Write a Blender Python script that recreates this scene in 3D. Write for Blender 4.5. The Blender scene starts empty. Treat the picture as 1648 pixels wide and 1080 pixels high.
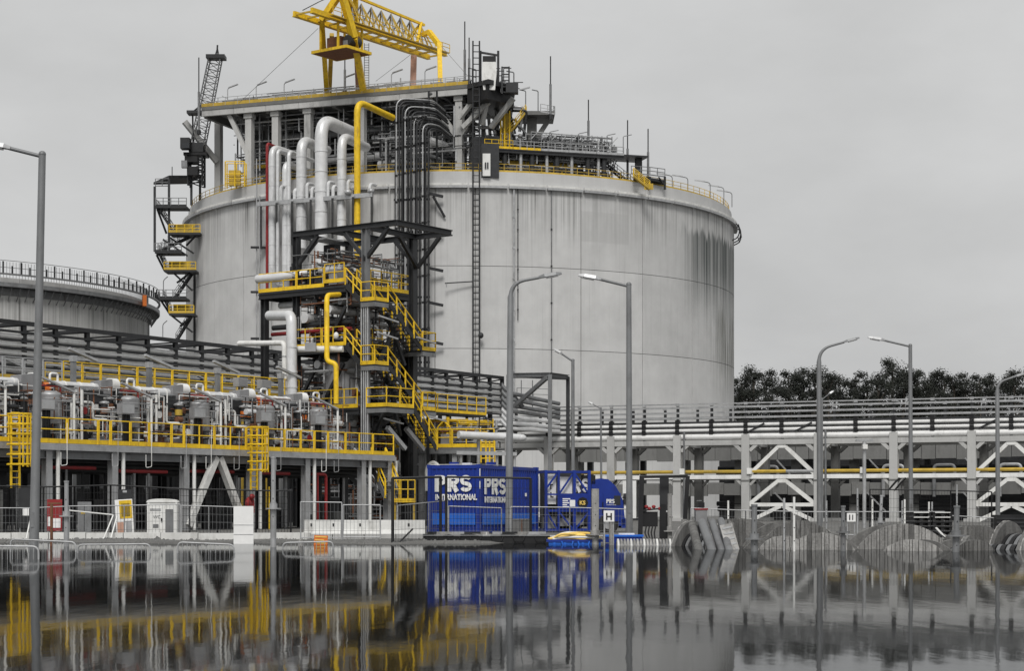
import bpy, bmesh, math, random
from mathutils import Vector, Matrix
random.seed(7)
scene = bpy.context.scene
COL = scene.collection
# ---------------------------------------------------------------- camera
F = 3000.0          # focal length in photograph pixels (1648 wide)
H = 1.08            # eye height above the flooded yard
cam_d = bpy.data.cameras.new('camera'); cam = bpy.data.objects.new('camera', cam_d); COL.objects.link(cam)
cam.location = (0, 0, H); cam.rotation_euler = (math.radians(90), 0, 0)
cam_d.sensor_width = 36.0; cam_d.lens = 36.0 * F / 1648.0
cam_d.shift_y = 280.0 / 1648.0
cam_d.clip_start = 0.1; cam_d.clip_end = 6000
scene.camera = cam
# ---------------------------------------------------------------- sky
SUN_EL, SUN_AZ = math.radians(48), math.radians(182)     # azimuth from +Y clockwise: behind the camera
w = bpy.data.worlds.new('World'); scene.world = w; w.use_nodes = True
nt = w.node_tree; nt.nodes.clear()
out = nt.nodes.new('ShaderNodeOutputWorld'); bg = nt.nodes.new('ShaderNodeBackground')
sky = nt.nodes.new('ShaderNodeTexSky'); sky.sky_type = 'NISHITA'; sky.sun_disc = False
sky.sun_elevation = SUN_EL; sky.sun_rotation = SUN_AZ; sky.air_density = 1.0; sky.dust_density = 6.0; sky.ozone_density = 1.0
hsv = nt.nodes.new('ShaderNodeHueSaturation'); hsv.inputs['Saturation'].default_value = 0.03
tc = nt.nodes.new('ShaderNodeTexCoord')
mp = nt.nodes.new('ShaderNodeMapping'); mp.inputs['Scale'].default_value = (1.0, 1.0, 2.2)
nz = nt.nodes.new('ShaderNodeTexNoise'); nz.inputs['Scale'].default_value = 2.4; nz.inputs['Detail'].default_value = 6; nz.inputs['Roughness'].default_value = .55
rmp = nt.nodes.new('ShaderNodeMapRange'); rmp.inputs['From Min'].default_value = .3; rmp.inputs['From Max'].default_value = .7; rmp.inputs['To Min'].default_value = 0.82; rmp.inputs['To Max'].default_value = 1.16
# overcast layer: even grey cloud over the clear-sky model
mixc = nt.nodes.new('ShaderNodeMix'); mixc.data_type = 'RGBA'; mixc.inputs['Factor'].default_value = 0.86
mixc.inputs['B'].default_value = (6.0, 6.05, 6.05, 1)
mul = nt.nodes.new('ShaderNodeMix'); mul.data_type = 'RGBA'; mul.blend_type = 'MULTIPLY'; mul.inputs['Factor'].default_value = 1
L = nt.links
L.new(sky.outputs['Color'], hsv.inputs['Color']); L.new(hsv.outputs['Color'], mixc.inputs['A'])
L.new(tc.outputs['Generated'], mp.inputs['Vector']); L.new(mp.outputs['Vector'], nz.inputs['Vector'])
L.new(nz.outputs['Fac'], rmp.inputs['Value'])
L.new(mixc.outputs['Result'], mul.inputs['A']); L.new(rmp.outputs['Result'], mul.inputs['B'])
L.new(mul.outputs['Result'], bg.inputs['Color']); L.new(bg.outputs['Background'], out.inputs['Surface'])
bg.inputs['Strength'].default_value = 0.076
sun_d = bpy.data.lights.new('sun', 'SUN'); sun = bpy.data.objects.new('sun', sun_d); COL.objects.link(sun)
sun_d.energy = 1.5; sun_d.angle = math.radians(18); sun_d.color = (1.0, 0.975, 0.94)
sd = Vector((math.sin(SUN_AZ) * math.cos(SUN_EL), math.cos(SUN_AZ) * math.cos(SUN_EL), math.sin(SUN_EL)))
sun.rotation_euler = sd.to_track_quat('Z', 'Y').to_euler()
sun.location = (-40, -60, 80)
scene.view_settings.view_transform = 'Standard'; scene.view_settings.look = 'None'
scene.view_settings.exposure = 0.45; scene.view_settings.gamma = 1.0; scene.view_settings.use_curve_mapping = False
scene.render.engine = 'CYCLES'
scene.cycles.use_denoising = True
scene.cycles.max_bounces = 5; scene.cycles.diffuse_bounces = 2; scene.cycles.glossy_bounces = 3; scene.cycles.transmission_bounces = 2

# ---------------------------------------------------------------- materials
MATS = {}
def mat(name, col, rough=.6, metal=0.0, var=.18, vscale=1.2, bump=0.0, bscale=8.0, spec=.4, streak=0.0, dirt=None, dscale=.6, fine=0.0):
    m = bpy.data.materials.new(name); m.use_nodes = True; MATS[name] = m
    t = m.node_tree; b = t.nodes['Principled BSDF']
    b.inputs['Roughness'].default_value = rough; b.inputs['Metallic'].default_value = metal
    b.inputs['Specular IOR Level'].default_value = spec
    geo = t.nodes.new('ShaderNodeNewGeometry')
    n = t.nodes.new('ShaderNodeTexNoise'); n.inputs['Scale'].default_value = vscale; n.inputs['Detail'].default_value = 5; n.inputs['Roughness'].default_value = .6
    src = geo.outputs['Position']
    if streak:
        mpn = t.nodes.new('ShaderNodeMapping'); mpn.inputs['Scale'].default_value = (1, 1, streak)
        t.links.new(src, mpn.inputs['Vector']); src = mpn.outputs['Vector']
    t.links.new(src, n.inputs['Vector'])
    r = t.nodes.new('ShaderNodeMapRange'); r.inputs['From Min'].default_value = .25; r.inputs['From Max'].default_value = .75
    r.inputs['To Min'].default_value = 1 - var; r.inputs['To Max'].default_value = 1 + var
    t.links.new(n.outputs['Fac'], r.inputs['Value'])
    # each object a slightly different tone
    oi = t.nodes.new('ShaderNodeObjectInfo'); r2 = t.nodes.new('ShaderNodeMapRange')
    r2.inputs['To Min'].default_value = 1 - var * .5; r2.inputs['To Max'].default_value = 1 + var * .5
    t.links.new(oi.outputs['Random'], r2.inputs['Value'])
    mm = t.nodes.new('ShaderNodeMath'); mm.operation = 'MULTIPLY'
    t.links.new(r.outputs['Result'], mm.inputs[0]); t.links.new(r2.outputs['Result'], mm.inputs[1])
    x = t.nodes.new('ShaderNodeMix'); x.data_type = 'RGBA'; x.blend_type = 'MULTIPLY'; x.inputs['Factor'].default_value = 1
    x.inputs['A'].default_value = (*col, 1); t.links.new(mm.outputs[0], x.inputs['B'])
    res = x.outputs['Result']
    if dirt:
        n2 = t.nodes.new('ShaderNodeTexNoise'); n2.inputs['Scale'].default_value = dscale; n2.inputs['Detail'].default_value = 6; n2.inputs['Roughness'].default_value = .7
        mp2 = t.nodes.new('ShaderNodeMapping'); mp2.inputs['Scale'].default_value = (1, 1, .35)
        t.links.new(geo.outputs['Position'], mp2.inputs['Vector']); t.links.new(mp2.outputs['Vector'], n2.inputs['Vector'])
        r3 = t.nodes.new('ShaderNodeMapRange'); r3.inputs['From Min'].default_value = .52; r3.inputs['From Max'].default_value = .72; r3.inputs['To Max'].default_value = .75
        t.links.new(n2.outputs['Fac'], r3.inputs['Value'])
        x2 = t.nodes.new('ShaderNodeMix'); x2.data_type = 'RGBA'; x2.inputs['B'].default_value = (*dirt, 1)
        t.links.new(r3.outputs['Result'], x2.inputs['Factor']); t.links.new(res, x2.inputs['A']); res = x2.outputs['Result']
    t.links.new(res, b.inputs['Base Color'])
    rr = t.nodes.new('ShaderNodeMapRange'); rr.inputs['To Min'].default_value = max(.05, rough - .12); rr.inputs['To Max'].default_value = min(1, rough + .12)
    t.links.new(n.outputs['Fac'], rr.inputs['Value']); t.links.new(rr.outputs['Result'], b.inputs['Roughness'])
    if bump:
        nb = t.nodes.new('ShaderNodeTexNoise'); nb.inputs['Scale'].default_value = bscale; nb.inputs['Detail'].default_value = 6
        t.links.new(geo.outputs['Position'], nb.inputs['Vector'])
        bm_ = t.nodes.new('ShaderNodeBump'); bm_.inputs['Strength'].default_value = bump; bm_.inputs['Distance'].default_value = .05
        t.links.new(nb.outputs['Fac'], bm_.inputs['Height']); t.links.new(bm_.outputs['Normal'], b.inputs['Normal'])
    return m
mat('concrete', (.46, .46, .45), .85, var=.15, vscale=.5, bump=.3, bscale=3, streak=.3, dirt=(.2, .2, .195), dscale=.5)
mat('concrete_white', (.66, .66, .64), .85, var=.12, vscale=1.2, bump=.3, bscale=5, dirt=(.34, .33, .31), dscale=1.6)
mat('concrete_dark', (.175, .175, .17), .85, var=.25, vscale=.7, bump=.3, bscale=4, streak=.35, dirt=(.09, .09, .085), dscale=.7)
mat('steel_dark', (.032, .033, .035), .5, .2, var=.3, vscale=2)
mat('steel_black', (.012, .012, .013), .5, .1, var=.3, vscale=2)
mat('steel_grey', (.20, .205, .21), .5, .3, var=.22, vscale=1.6, dirt=(.1, .09, .085), dscale=1.5)
mat('galvanised', (.42, .425, .43), .45, .45, var=.18, vscale=2, dirt=(.24, .24, .235), dscale=2)
mat('insulation', (.66, .665, .67), .4, .2, var=.12, vscale=1.3, dirt=(.36, .36, .355), dscale=.9)
mat('white_paint', (.76, .76, .74), .5, var=.08, vscale=1.5, dirt=(.46, .45, .42), dscale=1.5)
mat('yellow', (.78, .51, .018), .5, var=.2, vscale=2.2, dirt=(.30, .17, .04), dscale=3.2)
mat('yellow_dull', (.50, .34, .05), .6, var=.22, vscale=1.5, dirt=(.24, .18, .06), dscale=1.0)
mat('red', (.24, .018, .02), .5, var=.2, vscale=2, dirt=(.12, .02, .02), dscale=1.2)
mat('orange', (.62, .16, .025), .5, var=.2, vscale=3)
mat('rust', (.17, .075, .04), .8, var=.35, vscale=3, dirt=(.07, .04, .03), dscale=3)
mat('blue', (.004, .026, .225), .5, var=.2, vscale=1.1, dirt=(.008, .011, .075), dscale=.9)
mat('blue_light', (.012, .12, .55), .42, var=.15, vscale=2)
mat('wood_grey', (.30, .295, .285), .85, var=.45, vscale=6, streak=.2, bump=.5, bscale=18, dirt=(.09, .088, .085), dscale=5)
mat('wood_dark', (.15, .148, .143), .9, var=.5, vscale=5, streak=.2, bump=.5, bscale=18, dirt=(.05, .05, .048), dscale=4)
mat('pale_yellow', (.80, .56, .14), .55, var=.15, vscale=3)
mat('rubber_black', (.012, .012, .013), .6, var=.3, vscale=4)
mat('vessel_grey', (.29, .29, .295), .45, .3, var=.15, vscale=2, dirt=(.17, .165, .16), dscale=2.2)
mat('paper_white', (.8, .8, .79), .8, var=.05, vscale=4)
mat('ink', (.02, .02, .02), .8, var=.1)
mat('pink_steel', (.52, .30, .22), .6, var=.2, vscale=2)
mat('glass_dark', (.02, .022, .025), .12, var=.1, spec=.6)
mat('lamp_lens', (.6, .6, .6), .2, var=.05)
mat('pipe_white', (.82, .82, .81), .45, var=.1, vscale=1.5, dirt=(.55, .55, .54), dscale=1.5)
mat('lamp_grey', (.20, .205, .21), .5, .25, var=.15, vscale=1.5, dirt=(.13, .13, .13), dscale=2)
mat('foliage', (.022, .025, .020), .9, var=.3, vscale=.35)
mat('bark', (.07, .06, .05), .9, var=.3, vscale=3)

# ---------------------------------------------------------------- helpers
W = {}                      # world matrix of every object built
T = [Matrix.Identity(4)]    # current local frame
def V(p): return T[-1] @ Vector(p)
def P(px, py, Y): return Vector(((px - 824) / F * Y, Y, H + (820 - py) / F * Y))
class frame:
    def __init__(self, m): self.m = m
    def __enter__(self): T.append(T[-1] @ self.m); return self
    def __exit__(self, *a): T.pop()
def FM(o, e, z=0):          # frame: origin (x,y), x axis e, y axis left-hand normal pointing away
    ex, ey = e
    return Matrix(((ex, -ey, 0, o[0]), (ey, ex, 0, o[1]), (0, 0, 1, z), (0, 0, 0, 1)))
class Ln:                   # a straight site line seen from the eye point
    def __init__(self, a, b):
        self.o = Vector(a); d = Vector(b) - self.o; self.len = d.length; self.e = d.normalized(); self.n = Vector((-self.e.y, self.e.x))
    def at(self, s, n=0, z=0):
        q = self.o + self.e * s + self.n * n; return Vector((q.x, q.y, z))
    def s(self, px, n=0):
        k = (px - 824) / F; q = self.o + self.n * n
        return (k * q.y - q.x) / (self.e.x - k * self.e.y)
    def M(self, s=0, n=0, z=0):
        q = self.at(s, n); return FM((q.x, q.y), (self.e.x, self.e.y), z)
    def px(self, px, n=0, z=0): return self.at(self.s(px, n), n, z)

def _link(name, data, mtx, parent):
    o = bpy.data.objects.new(name, data); COL.objects.link(o)
    if parent is not None:
        o.parent = parent; o.matrix_parent_inverse = W[parent.name].inverted_safe()
    o.matrix_basis = mtx; W[o.name] = mtx.copy()
    return o
def thing(name, label, cat, base=(0, 0, 0), group=None):
    o = _link(name, None, Matrix.Translation(V(base)), None); o.empty_display_size = .3
    o['label'] = label; o['category'] = cat; o['kind'] = 'thing'
    if group: o['group'] = group
    return o
def tag(o, label=None, cat=None, group=None, kind=None):
    if label: o['label'] = label
    if cat: o['category'] = cat
    if group: o['group'] = group
    if kind: o['kind'] = kind
    return o

MC = {}
def unit(shape, m):
    k = (shape, m)
    if k in MC: return MC[k]
    if shape == 'box':
        v = [(x, y, z) for z in (0, 1) for y in (-.5, .5) for x in (-.5, .5)]
        f = [(0, 2, 3, 1), (4, 5, 7, 6), (0, 1, 5, 4), (2, 6, 7, 3), (1, 3, 7, 5), (0, 4, 6, 2)]; sm = [0] * 6
    elif shape[:3] == 'cyl':
        n = int(shape[3:]); v = []; f = []; sm = []
        for z in (0, 1): v += [(math.cos(6.2832 * i / n), math.sin(6.2832 * i / n), z) for i in range(n)]
        for i in range(n): f.append((i, (i + 1) % n, n + (i + 1) % n, n + i)); sm.append(1)
        f += [tuple(range(n - 1, -1, -1)), tuple(range(n, 2 * n))]; sm += [0, 0]
    elif shape == 'ibeam':
        t_, w_ = .12, .09
        pr = [(-.5, -.5), (.5, -.5), (.5, -.5 + t_), (w_, -.5 + t_), (w_, .5 - t_), (.5, .5 - t_), (.5, .5), (-.5, .5), (-.5, .5 - t_), (-w_, .5 - t_), (-w_, -.5 + t_), (-.5, -.5 + t_)]
        n = 12; v = [(x, y, z) for z in (0, 1) for x, y in pr]
        f = [(i, (i + 1) % n, n + (i + 1) % n, n + i) for i in range(n)] + [tuple(range(n - 1, -1, -1)), tuple(range(n, 2 * n))]; sm = [0] * len(f)
    elif shape == 'sph':
        v = [(0, 0, -1)]; f = []; R_, S_ = 6, 10
        for i in range(1, R_):
            a = -math.pi / 2 + math.pi * i / R_
            v += [(math.cos(a) * math.cos(6.2832 * j / S_), math.cos(a) * math.sin(6.2832 * j / S_), math.sin(a)) for j in range(S_)]
        v.append((0, 0, 1)); top = len(v) - 1
        for j in range(S_): f.append((0, 1 + (j + 1) % S_, 1 + j)); f.append((top, top - S_ + j, top - S_ + (j + 1) % S_))
        for i in range(R_ - 2):
            for j in range(S_): a = 1 + i * S_; f.append((a + j, a + (j + 1) % S_, a + S_ + (j + 1) % S_, a + S_ + j))
        sm = [1] * len(f)
    me = bpy.data.meshes.new(shape); me.from_pydata(v, [], f); me.polygons.foreach_set('use_smooth', [bool(s) for s in sm]); me.materials.append(MATS[m]); me.update()
    if any(sm) and shape != 'sph': me.set_sharp_from_angle(angle=1.1)
    MC[k] = me; return me
def seg_m(a, b, sx, sy, up=None):
    a = Vector(a); b = Vector(b); d = b - a; l = d.length or 1e-6; z = d / l
    u = Vector(up) if up else (Vector((0, 0, 1)) if abs(z.z) < .95 else Vector((T[-1][0][1], T[-1][1][1], 0)))
    x = u.cross(z)
    if x.length < 1e-5: x = Vector((1, 0, 0)).cross(z)
    x.normalize(); y = z.cross(x)
    m = Matrix.Identity(4)
    for i in range(3): m[i][0] = x[i] * sx; m[i][1] = y[i] * sy; m[i][2] = z[i] * l; m[i][3] = a[i]
    return m
def bar(name, a, b, r, m, parent, n=8):                 # round bar a-b
    return _link(name, unit('cyl%d' % n, m), seg_m(V(a), V(b), r, r), parent)
def beam(name, a, b, wx, wy, m, parent, shape='box'):   # box or I-beam along a-b: wx across, wy in the up direction
    return _link(name, unit(shape, m), seg_m(V(a), V(b), wx, wy), parent)
def box(name, c, s, m, parent, rz=0):                   # c = centre of base
    M_ = T[-1] @ Matrix.Translation(c) @ Matrix.Rotation(rz, 4, 'Z') @ Matrix.Diagonal((s[0], s[1], s[2], 1))
    return _link(name, unit('box', m), M_, parent)
def ball(name, c, s, m, parent):
    M_ = T[-1] @ Matrix.Translation(c) @ Matrix.Diagonal((s[0], s[1], s[2], 1))
    return _link(name, unit('sph', m), M_, parent)
def mesh_obj(name, v, f, m, parent=None, smooth=False, ms=None):
    me = bpy.data.meshes.new(name); me.from_pydata([tuple(p) for p in v], [], f)
    for k in (m if isinstance(m, (list, tuple)) else [m]): me.materials.append(MATS[k] if isinstance(k, str) else k)
    if ms: me.polygons.foreach_set('material_index', ms)
    if smooth is True: me.polygons.foreach_set('use_smooth', [True] * len(f))
    elif smooth: me.polygons.foreach_set('use_smooth', smooth)
    me.update()
    if smooth and smooth is not True: me.set_sharp_from_angle(angle=.7)
    return _link(name, me, Matrix.Identity(4), parent)
class MB:                                               # several boxes/bars that make ONE part
    def __init__(s): s.v = []; s.f = []; s.sm = []
    def add(s, v, f, sm=0):
        o = len(s.v); s.v += [Vector(p) for p in v]; s.f += [tuple(i + o for i in q) for q in f]; s.sm += [bool(sm)] * len(f)
    def _unit(s, shape, M_):
        me = unit(shape, 'steel_dark'); s.add([M_ @ x.co for x in me.vertices], [tuple(p.vertices) for p in me.polygons])
    def bar(s, a, b, r, n=6):
        M_ = seg_m(V(a), V(b), r, r); me = unit('cyl%d' % n, 'steel_dark')
        o = len(s.v); s.v += [M_ @ x.co for x in me.vertices]
        for p in me.polygons: s.f.append(tuple(i + o for i in p.vertices)); s.sm.append(p.use_smooth)
        return s
    def beam(s, a, b, wx, wy, shape='box'): s._unit(shape, seg_m(V(a), V(b), wx, wy)); return s
    def box(s, c, z, rz=0): s._unit('box', T[-1] @ Matrix.Translation(c) @ Matrix.Rotation(rz, 4, 'Z') @ Matrix.Diagonal((z[0], z[1], z[2], 1))); return s
    def out(s, name, m, parent=None): return mesh_obj(name, s.v, s.f, m, parent, smooth=s.sm)
def fillet(pts, br, k=5):
    pts = [Vector(p) for p in pts]; o = [pts[0]]
    for i in range(1, len(pts) - 1):
        a, b, c = pts[i - 1], pts[i], pts[i + 1]; d1 = (a - b); d2 = (c - b); r = min(br, d1.length * .49, d2.length * .49)
        p0 = b + d1.normalized() * r; p1 = b + d2.normalized() * r
        for j in range(k + 1):
            t = j / k; o.append(p0 * (1 - t) ** 2 + b * 2 * t * (1 - t) + p1 * t * t)
    o.append(pts[-1]); return o
def sweep(pts, r, n=10):
    v = []; f = []; sm = []; m = len(pts); px = None
    for i, p in enumerate(pts):
        d = (pts[min(i + 1, m - 1)] - pts[max(i - 1, 0)]).normalized()
        if px is None: px = d.orthogonal().normalized()
        else: px = (px - d * px.dot(d)).normalized()
        py = d.cross(px)
        rr = r[i] if isinstance(r, list) else r
        v += [p + (px * math.cos(6.2832 * j / n) + py * math.sin(6.2832 * j / n)) * rr for j in range(n)]
    for i in range(m - 1):
        for j in range(n): f.append((i * n + j, i * n + (j + 1) % n, (i + 1) * n + (j + 1) % n, (i + 1) * n + j)); sm.append(True)
    f += [tuple(range(n - 1, -1, -1)), tuple(range((m - 1) * n, m * n))]; sm += [False, False]
    return v, f, sm
def tube(name, pts, r, m, parent=None, br=None, n=10, k=5):
    pts = fillet([V(p) for p in pts], br if br is not None else r * 2.5, k) if len(pts) > 2 else [V(p) for p in pts]
    v, f, sm = sweep(pts, r, n); return mesh_obj(name, v, f, m, parent, smooth=sm)
def slab(name, poly, z0, z1, m, parent=None):           # extruded polygon (x,y) list
    n = len(poly); v = [V((x, y, z0)) for x, y in poly] + [V((x, y, z1)) for x, y in poly]
    f = [tuple(range(n - 1, -1, -1)), tuple(range(n, 2 * n))] + [(i, (i + 1) % n, n + (i + 1) % n, n + i) for i in range(n)]
    return mesh_obj(name, v, f, m, parent)
def flange_bands(name, a, b, r, m, parent, step):       # jacket bands on an insulated pipe
    a = Vector(a); b = Vector(b); l = (b - a).length; d = (b - a) / l; t = step * .6
    while t < l: bar(name, a + d * (t - .05), a + d * (t + .05), r * 1.06, m, parent, 12); t += step
def railing(parent, pts, m='yellow', h=1.1, sp=1.3, r=.028, kick=True, posts=True, name='railing', kickm=None, kh=.16):
    pts = [Vector(p) for p in pts]; mb = MB(); r = r * 1.05
    for a, b in zip(pts, pts[1:]):
        for q in (h, h * .55): mb.bar(a + Vector((0, 0, q)), b + Vector((0, 0, q)), r, 6)
        if not posts:
            k = max(1, round((b - a).length / sp))
            for i in range(k): p = a.lerp(b, i / k); mb.bar(p, p + Vector((0, 0, h)), r * 1.1, 5)
    if not posts: mb.bar(pts[-1], pts[-1] + Vector((0, 0, h)), r * 1.1, 5)
    o = mb.out(name, m, parent)
    if posts:
        for a, b in zip(pts, pts[1:]):
            k = max(1, round((b - a).length / sp))
            for i in range(k + 1): p = a.lerp(b, i / k); bar('post', p, p + Vector((0, 0, h)), r * 1.25, m, o, 6)
    if kick:
        for a, b in zip(pts, pts[1:]): beam('kick_plate', a + Vector((0, 0, kh / 2)), b + Vector((0, 0, kh / 2)), .03, kh, kickm or m, o)
    return o
def flight(parent, a, b, w, side, m='steel_dark', rm='yellow', treads=True, posts=True):   # stair a(top)-b(bottom); side = unit vector across
    a = Vector(a); b = Vector(b); sv = Vector(side) * w; up = Vector((0, 0, 1))
    fl = beam('stringer', a, b, .05, .28, m, parent); beam('stringer', a + sv, b + sv, .05, .28, m, parent)
    n = max(2, int(abs(a.z - b.z) / .2))
    for i in range(1, n):
        p = a.lerp(b, i / n); beam('tread', p, p + sv, .26, .035, m, parent)
    for q in (Vector((0, 0, 0)), sv):
        mb = MB()
        for hh in (1.0, .55): mb.bar(a + q + up * hh, b + q + up * hh, .04, 6)
        o = mb.out('handrail', rm, parent)
        k = max(2, round((b - a).length / 1.1))
        for i in range(k + 1): p = a.lerp(b, i / k) + q; bar('post', p, p + up, .055, rm, o, 6)
def text(name, s, size, M_, m, parent, bold=.0, sx=1.0, align='LEFT'):
    c = bpy.data.curves.new(name, 'FONT'); c.body = s; c.size = size; c.offset = bold; c.extrude = .004; c.align_x = align; c.resolution_u = 3
    o = bpy.data.objects.new(name, c); COL.objects.link(o); dg = bpy.context.evaluated_depsgraph_get()
    me = bpy.data.meshes.new_from_object(o.evaluated_get(dg)); bpy.data.objects.remove(o); bpy.data.curves.remove(c)
    me.materials.clear(); me.materials.append(MATS[m])
    return _link(name, me, T[-1] @ M_ @ Matrix.Diagonal((sx, 1, 1, 1)), parent)
def wall_text(name, s, size, pos, m, parent, bold=0, sx=1, align='LEFT', rz=0):   # upright lettering in the local xz plane facing -y
    return text(name, s, size, Matrix.Translation(pos) @ Matrix.Rotation(rz, 4, 'Z') @ Matrix.Rotation(math.radians(90), 4, 'X'), m, parent, bold, sx, align)
def harness(parent, box_, n, mats, seed, r=(.015, .035), name='tubing'):      # thin runs of small-bore tubing, one mesh per finish
    rk = random.Random(seed); (x0, x1), (y0, y1), (z0, z1) = box_
    for m in mats:
        mb = MB()
        for i in range(n):
            p = Vector((rk.uniform(x0, x1), rk.uniform(y0, y1), rk.uniform(z0, z1))); rr = rk.uniform(*r)
            for j in range(rk.randint(1, 3)):
                q = p.copy(); ax = rk.choice((0, 0, 2, 2, 1)); lim = ((x0, x1), (y0, y1), (z0, z1))[ax]
                q[ax] = min(lim[1], max(lim[0], q[ax] + rk.choice((-1, 1)) * rk.uniform(.15, .5) * (lim[1] - lim[0]))); mb.bar(p, q, rr, 5); p = q
        tag(mb.out(name, m, parent), kind='stuff')
def glyph(name, ch, hgt, M_, m, parent, wd=.78, tk=.27):   # heavy grotesque capital built from strokes, lying in the local xz plane facing -y
    w_ = hgt * wd; t_ = hgt * tk; mb_v = []; mb_f = []
    def strip(pts, tt, cap=0):
        pts = [Vector((p[0], p[1])) for p in pts]; o = len(mb_v); n = len(pts)
        for i, p in enumerate(pts):
            d = (pts[min(i + 1, n - 1)] - pts[max(i - 1, 0)]).normalized(); q = Vector((-d.y, d.x)) * (tt / 2)
            for k in (q, -q):
                for y in (-.006, .0): mb_v.append((p.x + k.x, y, p.y + k.y))
        for i in range(n - 1):
            a = o + i * 4; b = a + 4
            mb_f.extend([(a, b, b + 2, a + 2), (a + 1, a + 3, b + 3, b + 1), (a, a + 1, b + 1, b), (a + 2, b + 2, b + 3, a + 3)])
        mb_f.extend([(o, o + 2, o + 3, o + 1), (o + (n - 1) * 4, o + (n - 1) * 4 + 1, o + (n - 1) * 4 + 3, o + (n - 1) * 4 + 2)])
    def arc(cx, cz, rx, rz, a0, a1, k=10): return [(cx + rx * math.cos(math.radians(a0 + (a1 - a0) * i / k)), cz + rz * math.sin(math.radians(a0 + (a1 - a0) * i / k))) for i in range(k + 1)]
    h_ = hgt; s_ = t_ * .86
    if ch in 'PR':
        strip([(t_ / 2, 0), (t_ / 2, h_)], t_); rz = (h_ * .58 - s_) / 2; cz = h_ - s_ / 2 - rz; cx = w_ - s_ / 2 - rz * 1.05
        strip([(t_ * .9, h_ - s_ / 2), (cx, h_ - s_ / 2)] + arc(cx, cz, rz * 1.05, rz, 90, -90)[1:] + [(t_ * .9, cz - rz)], s_)
        if ch == 'R': strip([(w_ * .46, h_ * .46), (w_ - t_ * .5, 0)], t_ * 1.08)
    else:
        rz = (h_ - s_) / 4; rx = w_ / 2 - s_ / 2; cx = w_ / 2
        strip(arc(cx, h_ - s_ / 2 - rz, rx, rz, 20, 90) + arc(cx, h_ - s_ / 2 - rz, rx, rz, 90, 250)[1:] + [(cx, h_ / 2)] + arc(cx, s_ / 2 + rz, rx, rz, 70, -90)[1:] + arc(cx, s_ / 2 + rz, rx, rz, -90, -160)[1:], s_)
    o = mesh_obj(name, [T[-1] @ M_ @ Vector(p) for p in mb_v], mb_f, m, parent); return o
def logo(word, hgt, pos, parent, rz=0, sx=1.0, m='white_paint', gap=.06):
    x = 0
    for ch in word:
        M_ = Matrix.Translation(pos) @ Matrix.Rotation(rz, 4, 'Z') @ Matrix.Diagonal((sx, 1, 1, 1)) @ Matrix.Translation((x, 0, 0)); glyph('letter', ch, hgt, M_, m, parent); x += hgt * (.78 + gap)
def lattice(mb, a, b, wd, n, r, rb, taper=1.0, up=None):    # four-chord lattice boom
    a = V(a); b = V(b); d = (b - a).normalized(); u = Vector(up or (0, 1, 0)); x = d.cross(u).normalized(); y = d.cross(x)
    def c(i, q): w_ = wd * .5 * (1 + (taper - 1) * i / n); return a.lerp(b, i / n) + x * (w_ * q[0]) + y * (w_ * q[1])
    Q = [(-1, -1), (1, -1), (1, 1), (-1, 1)]; T.append(Matrix.Identity(4))
    for q in Q: mb.bar(c(0, q), c(n, q), r, 5)
    for i in range(n):
        for j in range(4):
            q0, q1 = Q[j], Q[(j + 1) % 4]
            mb.bar(c(i, q0), c(i + 1, q1) if i % 2 else c(i + 1, q1), rb, 4); mb.bar(c(i + 1, q0), c(i + 1, q1), rb, 4)
    T.pop()
# ================================================================ THE SETTING
def noise_mat_ground():
    m = mat('ground', (.13, .128, .122), .9, var=.3, vscale=.25, bump=.6, bscale=2.5, dirt=(.06, .06, .057), dscale=.2); return m
noise_mat_ground()
def smooth(a, b, x):
    t = min(1, max(0, (x - a) / (b - a))); return t * t * (3 - 2 * t)
def bank(x):        # far edge of the standing water (y of the shoreline)
    return 59.4 + 1.1 * math.sin(x * .31) + .7 * math.sin(x * .83 + 1) + .5 * math.sin(x * 1.9) - .6 * smooth(3.2, 5.5, x)
def ground_z(x, y):
    e = min(bank(x) - y, y + 60, 90 - abs(x))           # distance inside the pond
    heap = .06 * smooth(4.2, 7, x) * math.exp(-((y - bank(x) - 1.6) / 1.5) ** 2) * (.55 + .3 * math.sin(x * 1.1) + .25 * math.sin(x * 2.7 + 1)) if x > 4 and y < 66 else 0
    return .07 + heap - .85 * smooth(-.8, 5.0, e) + .02 * math.sin(x * 1.3 + y * .7)
xs = [-3000, -1200, -500, -250, -160, -120] + [-100 + i * 2.5 for i in range(25)] + [-37.5 + i * .75 for i in range(101)] + [40 + i * 2.5 for i in range(25)] + [120, 160, 250, 500, 1200, 3000]
ys = [-1500, -500, -200, -120, -90, -70, -62, -58, -54, -40, -20, 0, 20, 40, 48, 50, 52, 53] + [54 + i * .5 for i in range(22)] + [67, 70, 80, 100, 130, 160, 200, 260, 320, 420, 600, 1000, 1800, 4500]
v = [(x, y, ground_z(x, y) if y < 100 else .07) for y in ys for x in xs]; nx = len(xs)
f = [(j * nx + i, j * nx + i + 1, (j + 1) * nx + i + 1, (j + 1) * nx + i) for j in range(len(ys) - 1) for i in range(nx - 1)]
tag(mesh_obj('ground', v, f, 'ground', smooth=True), kind='structure')
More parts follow.
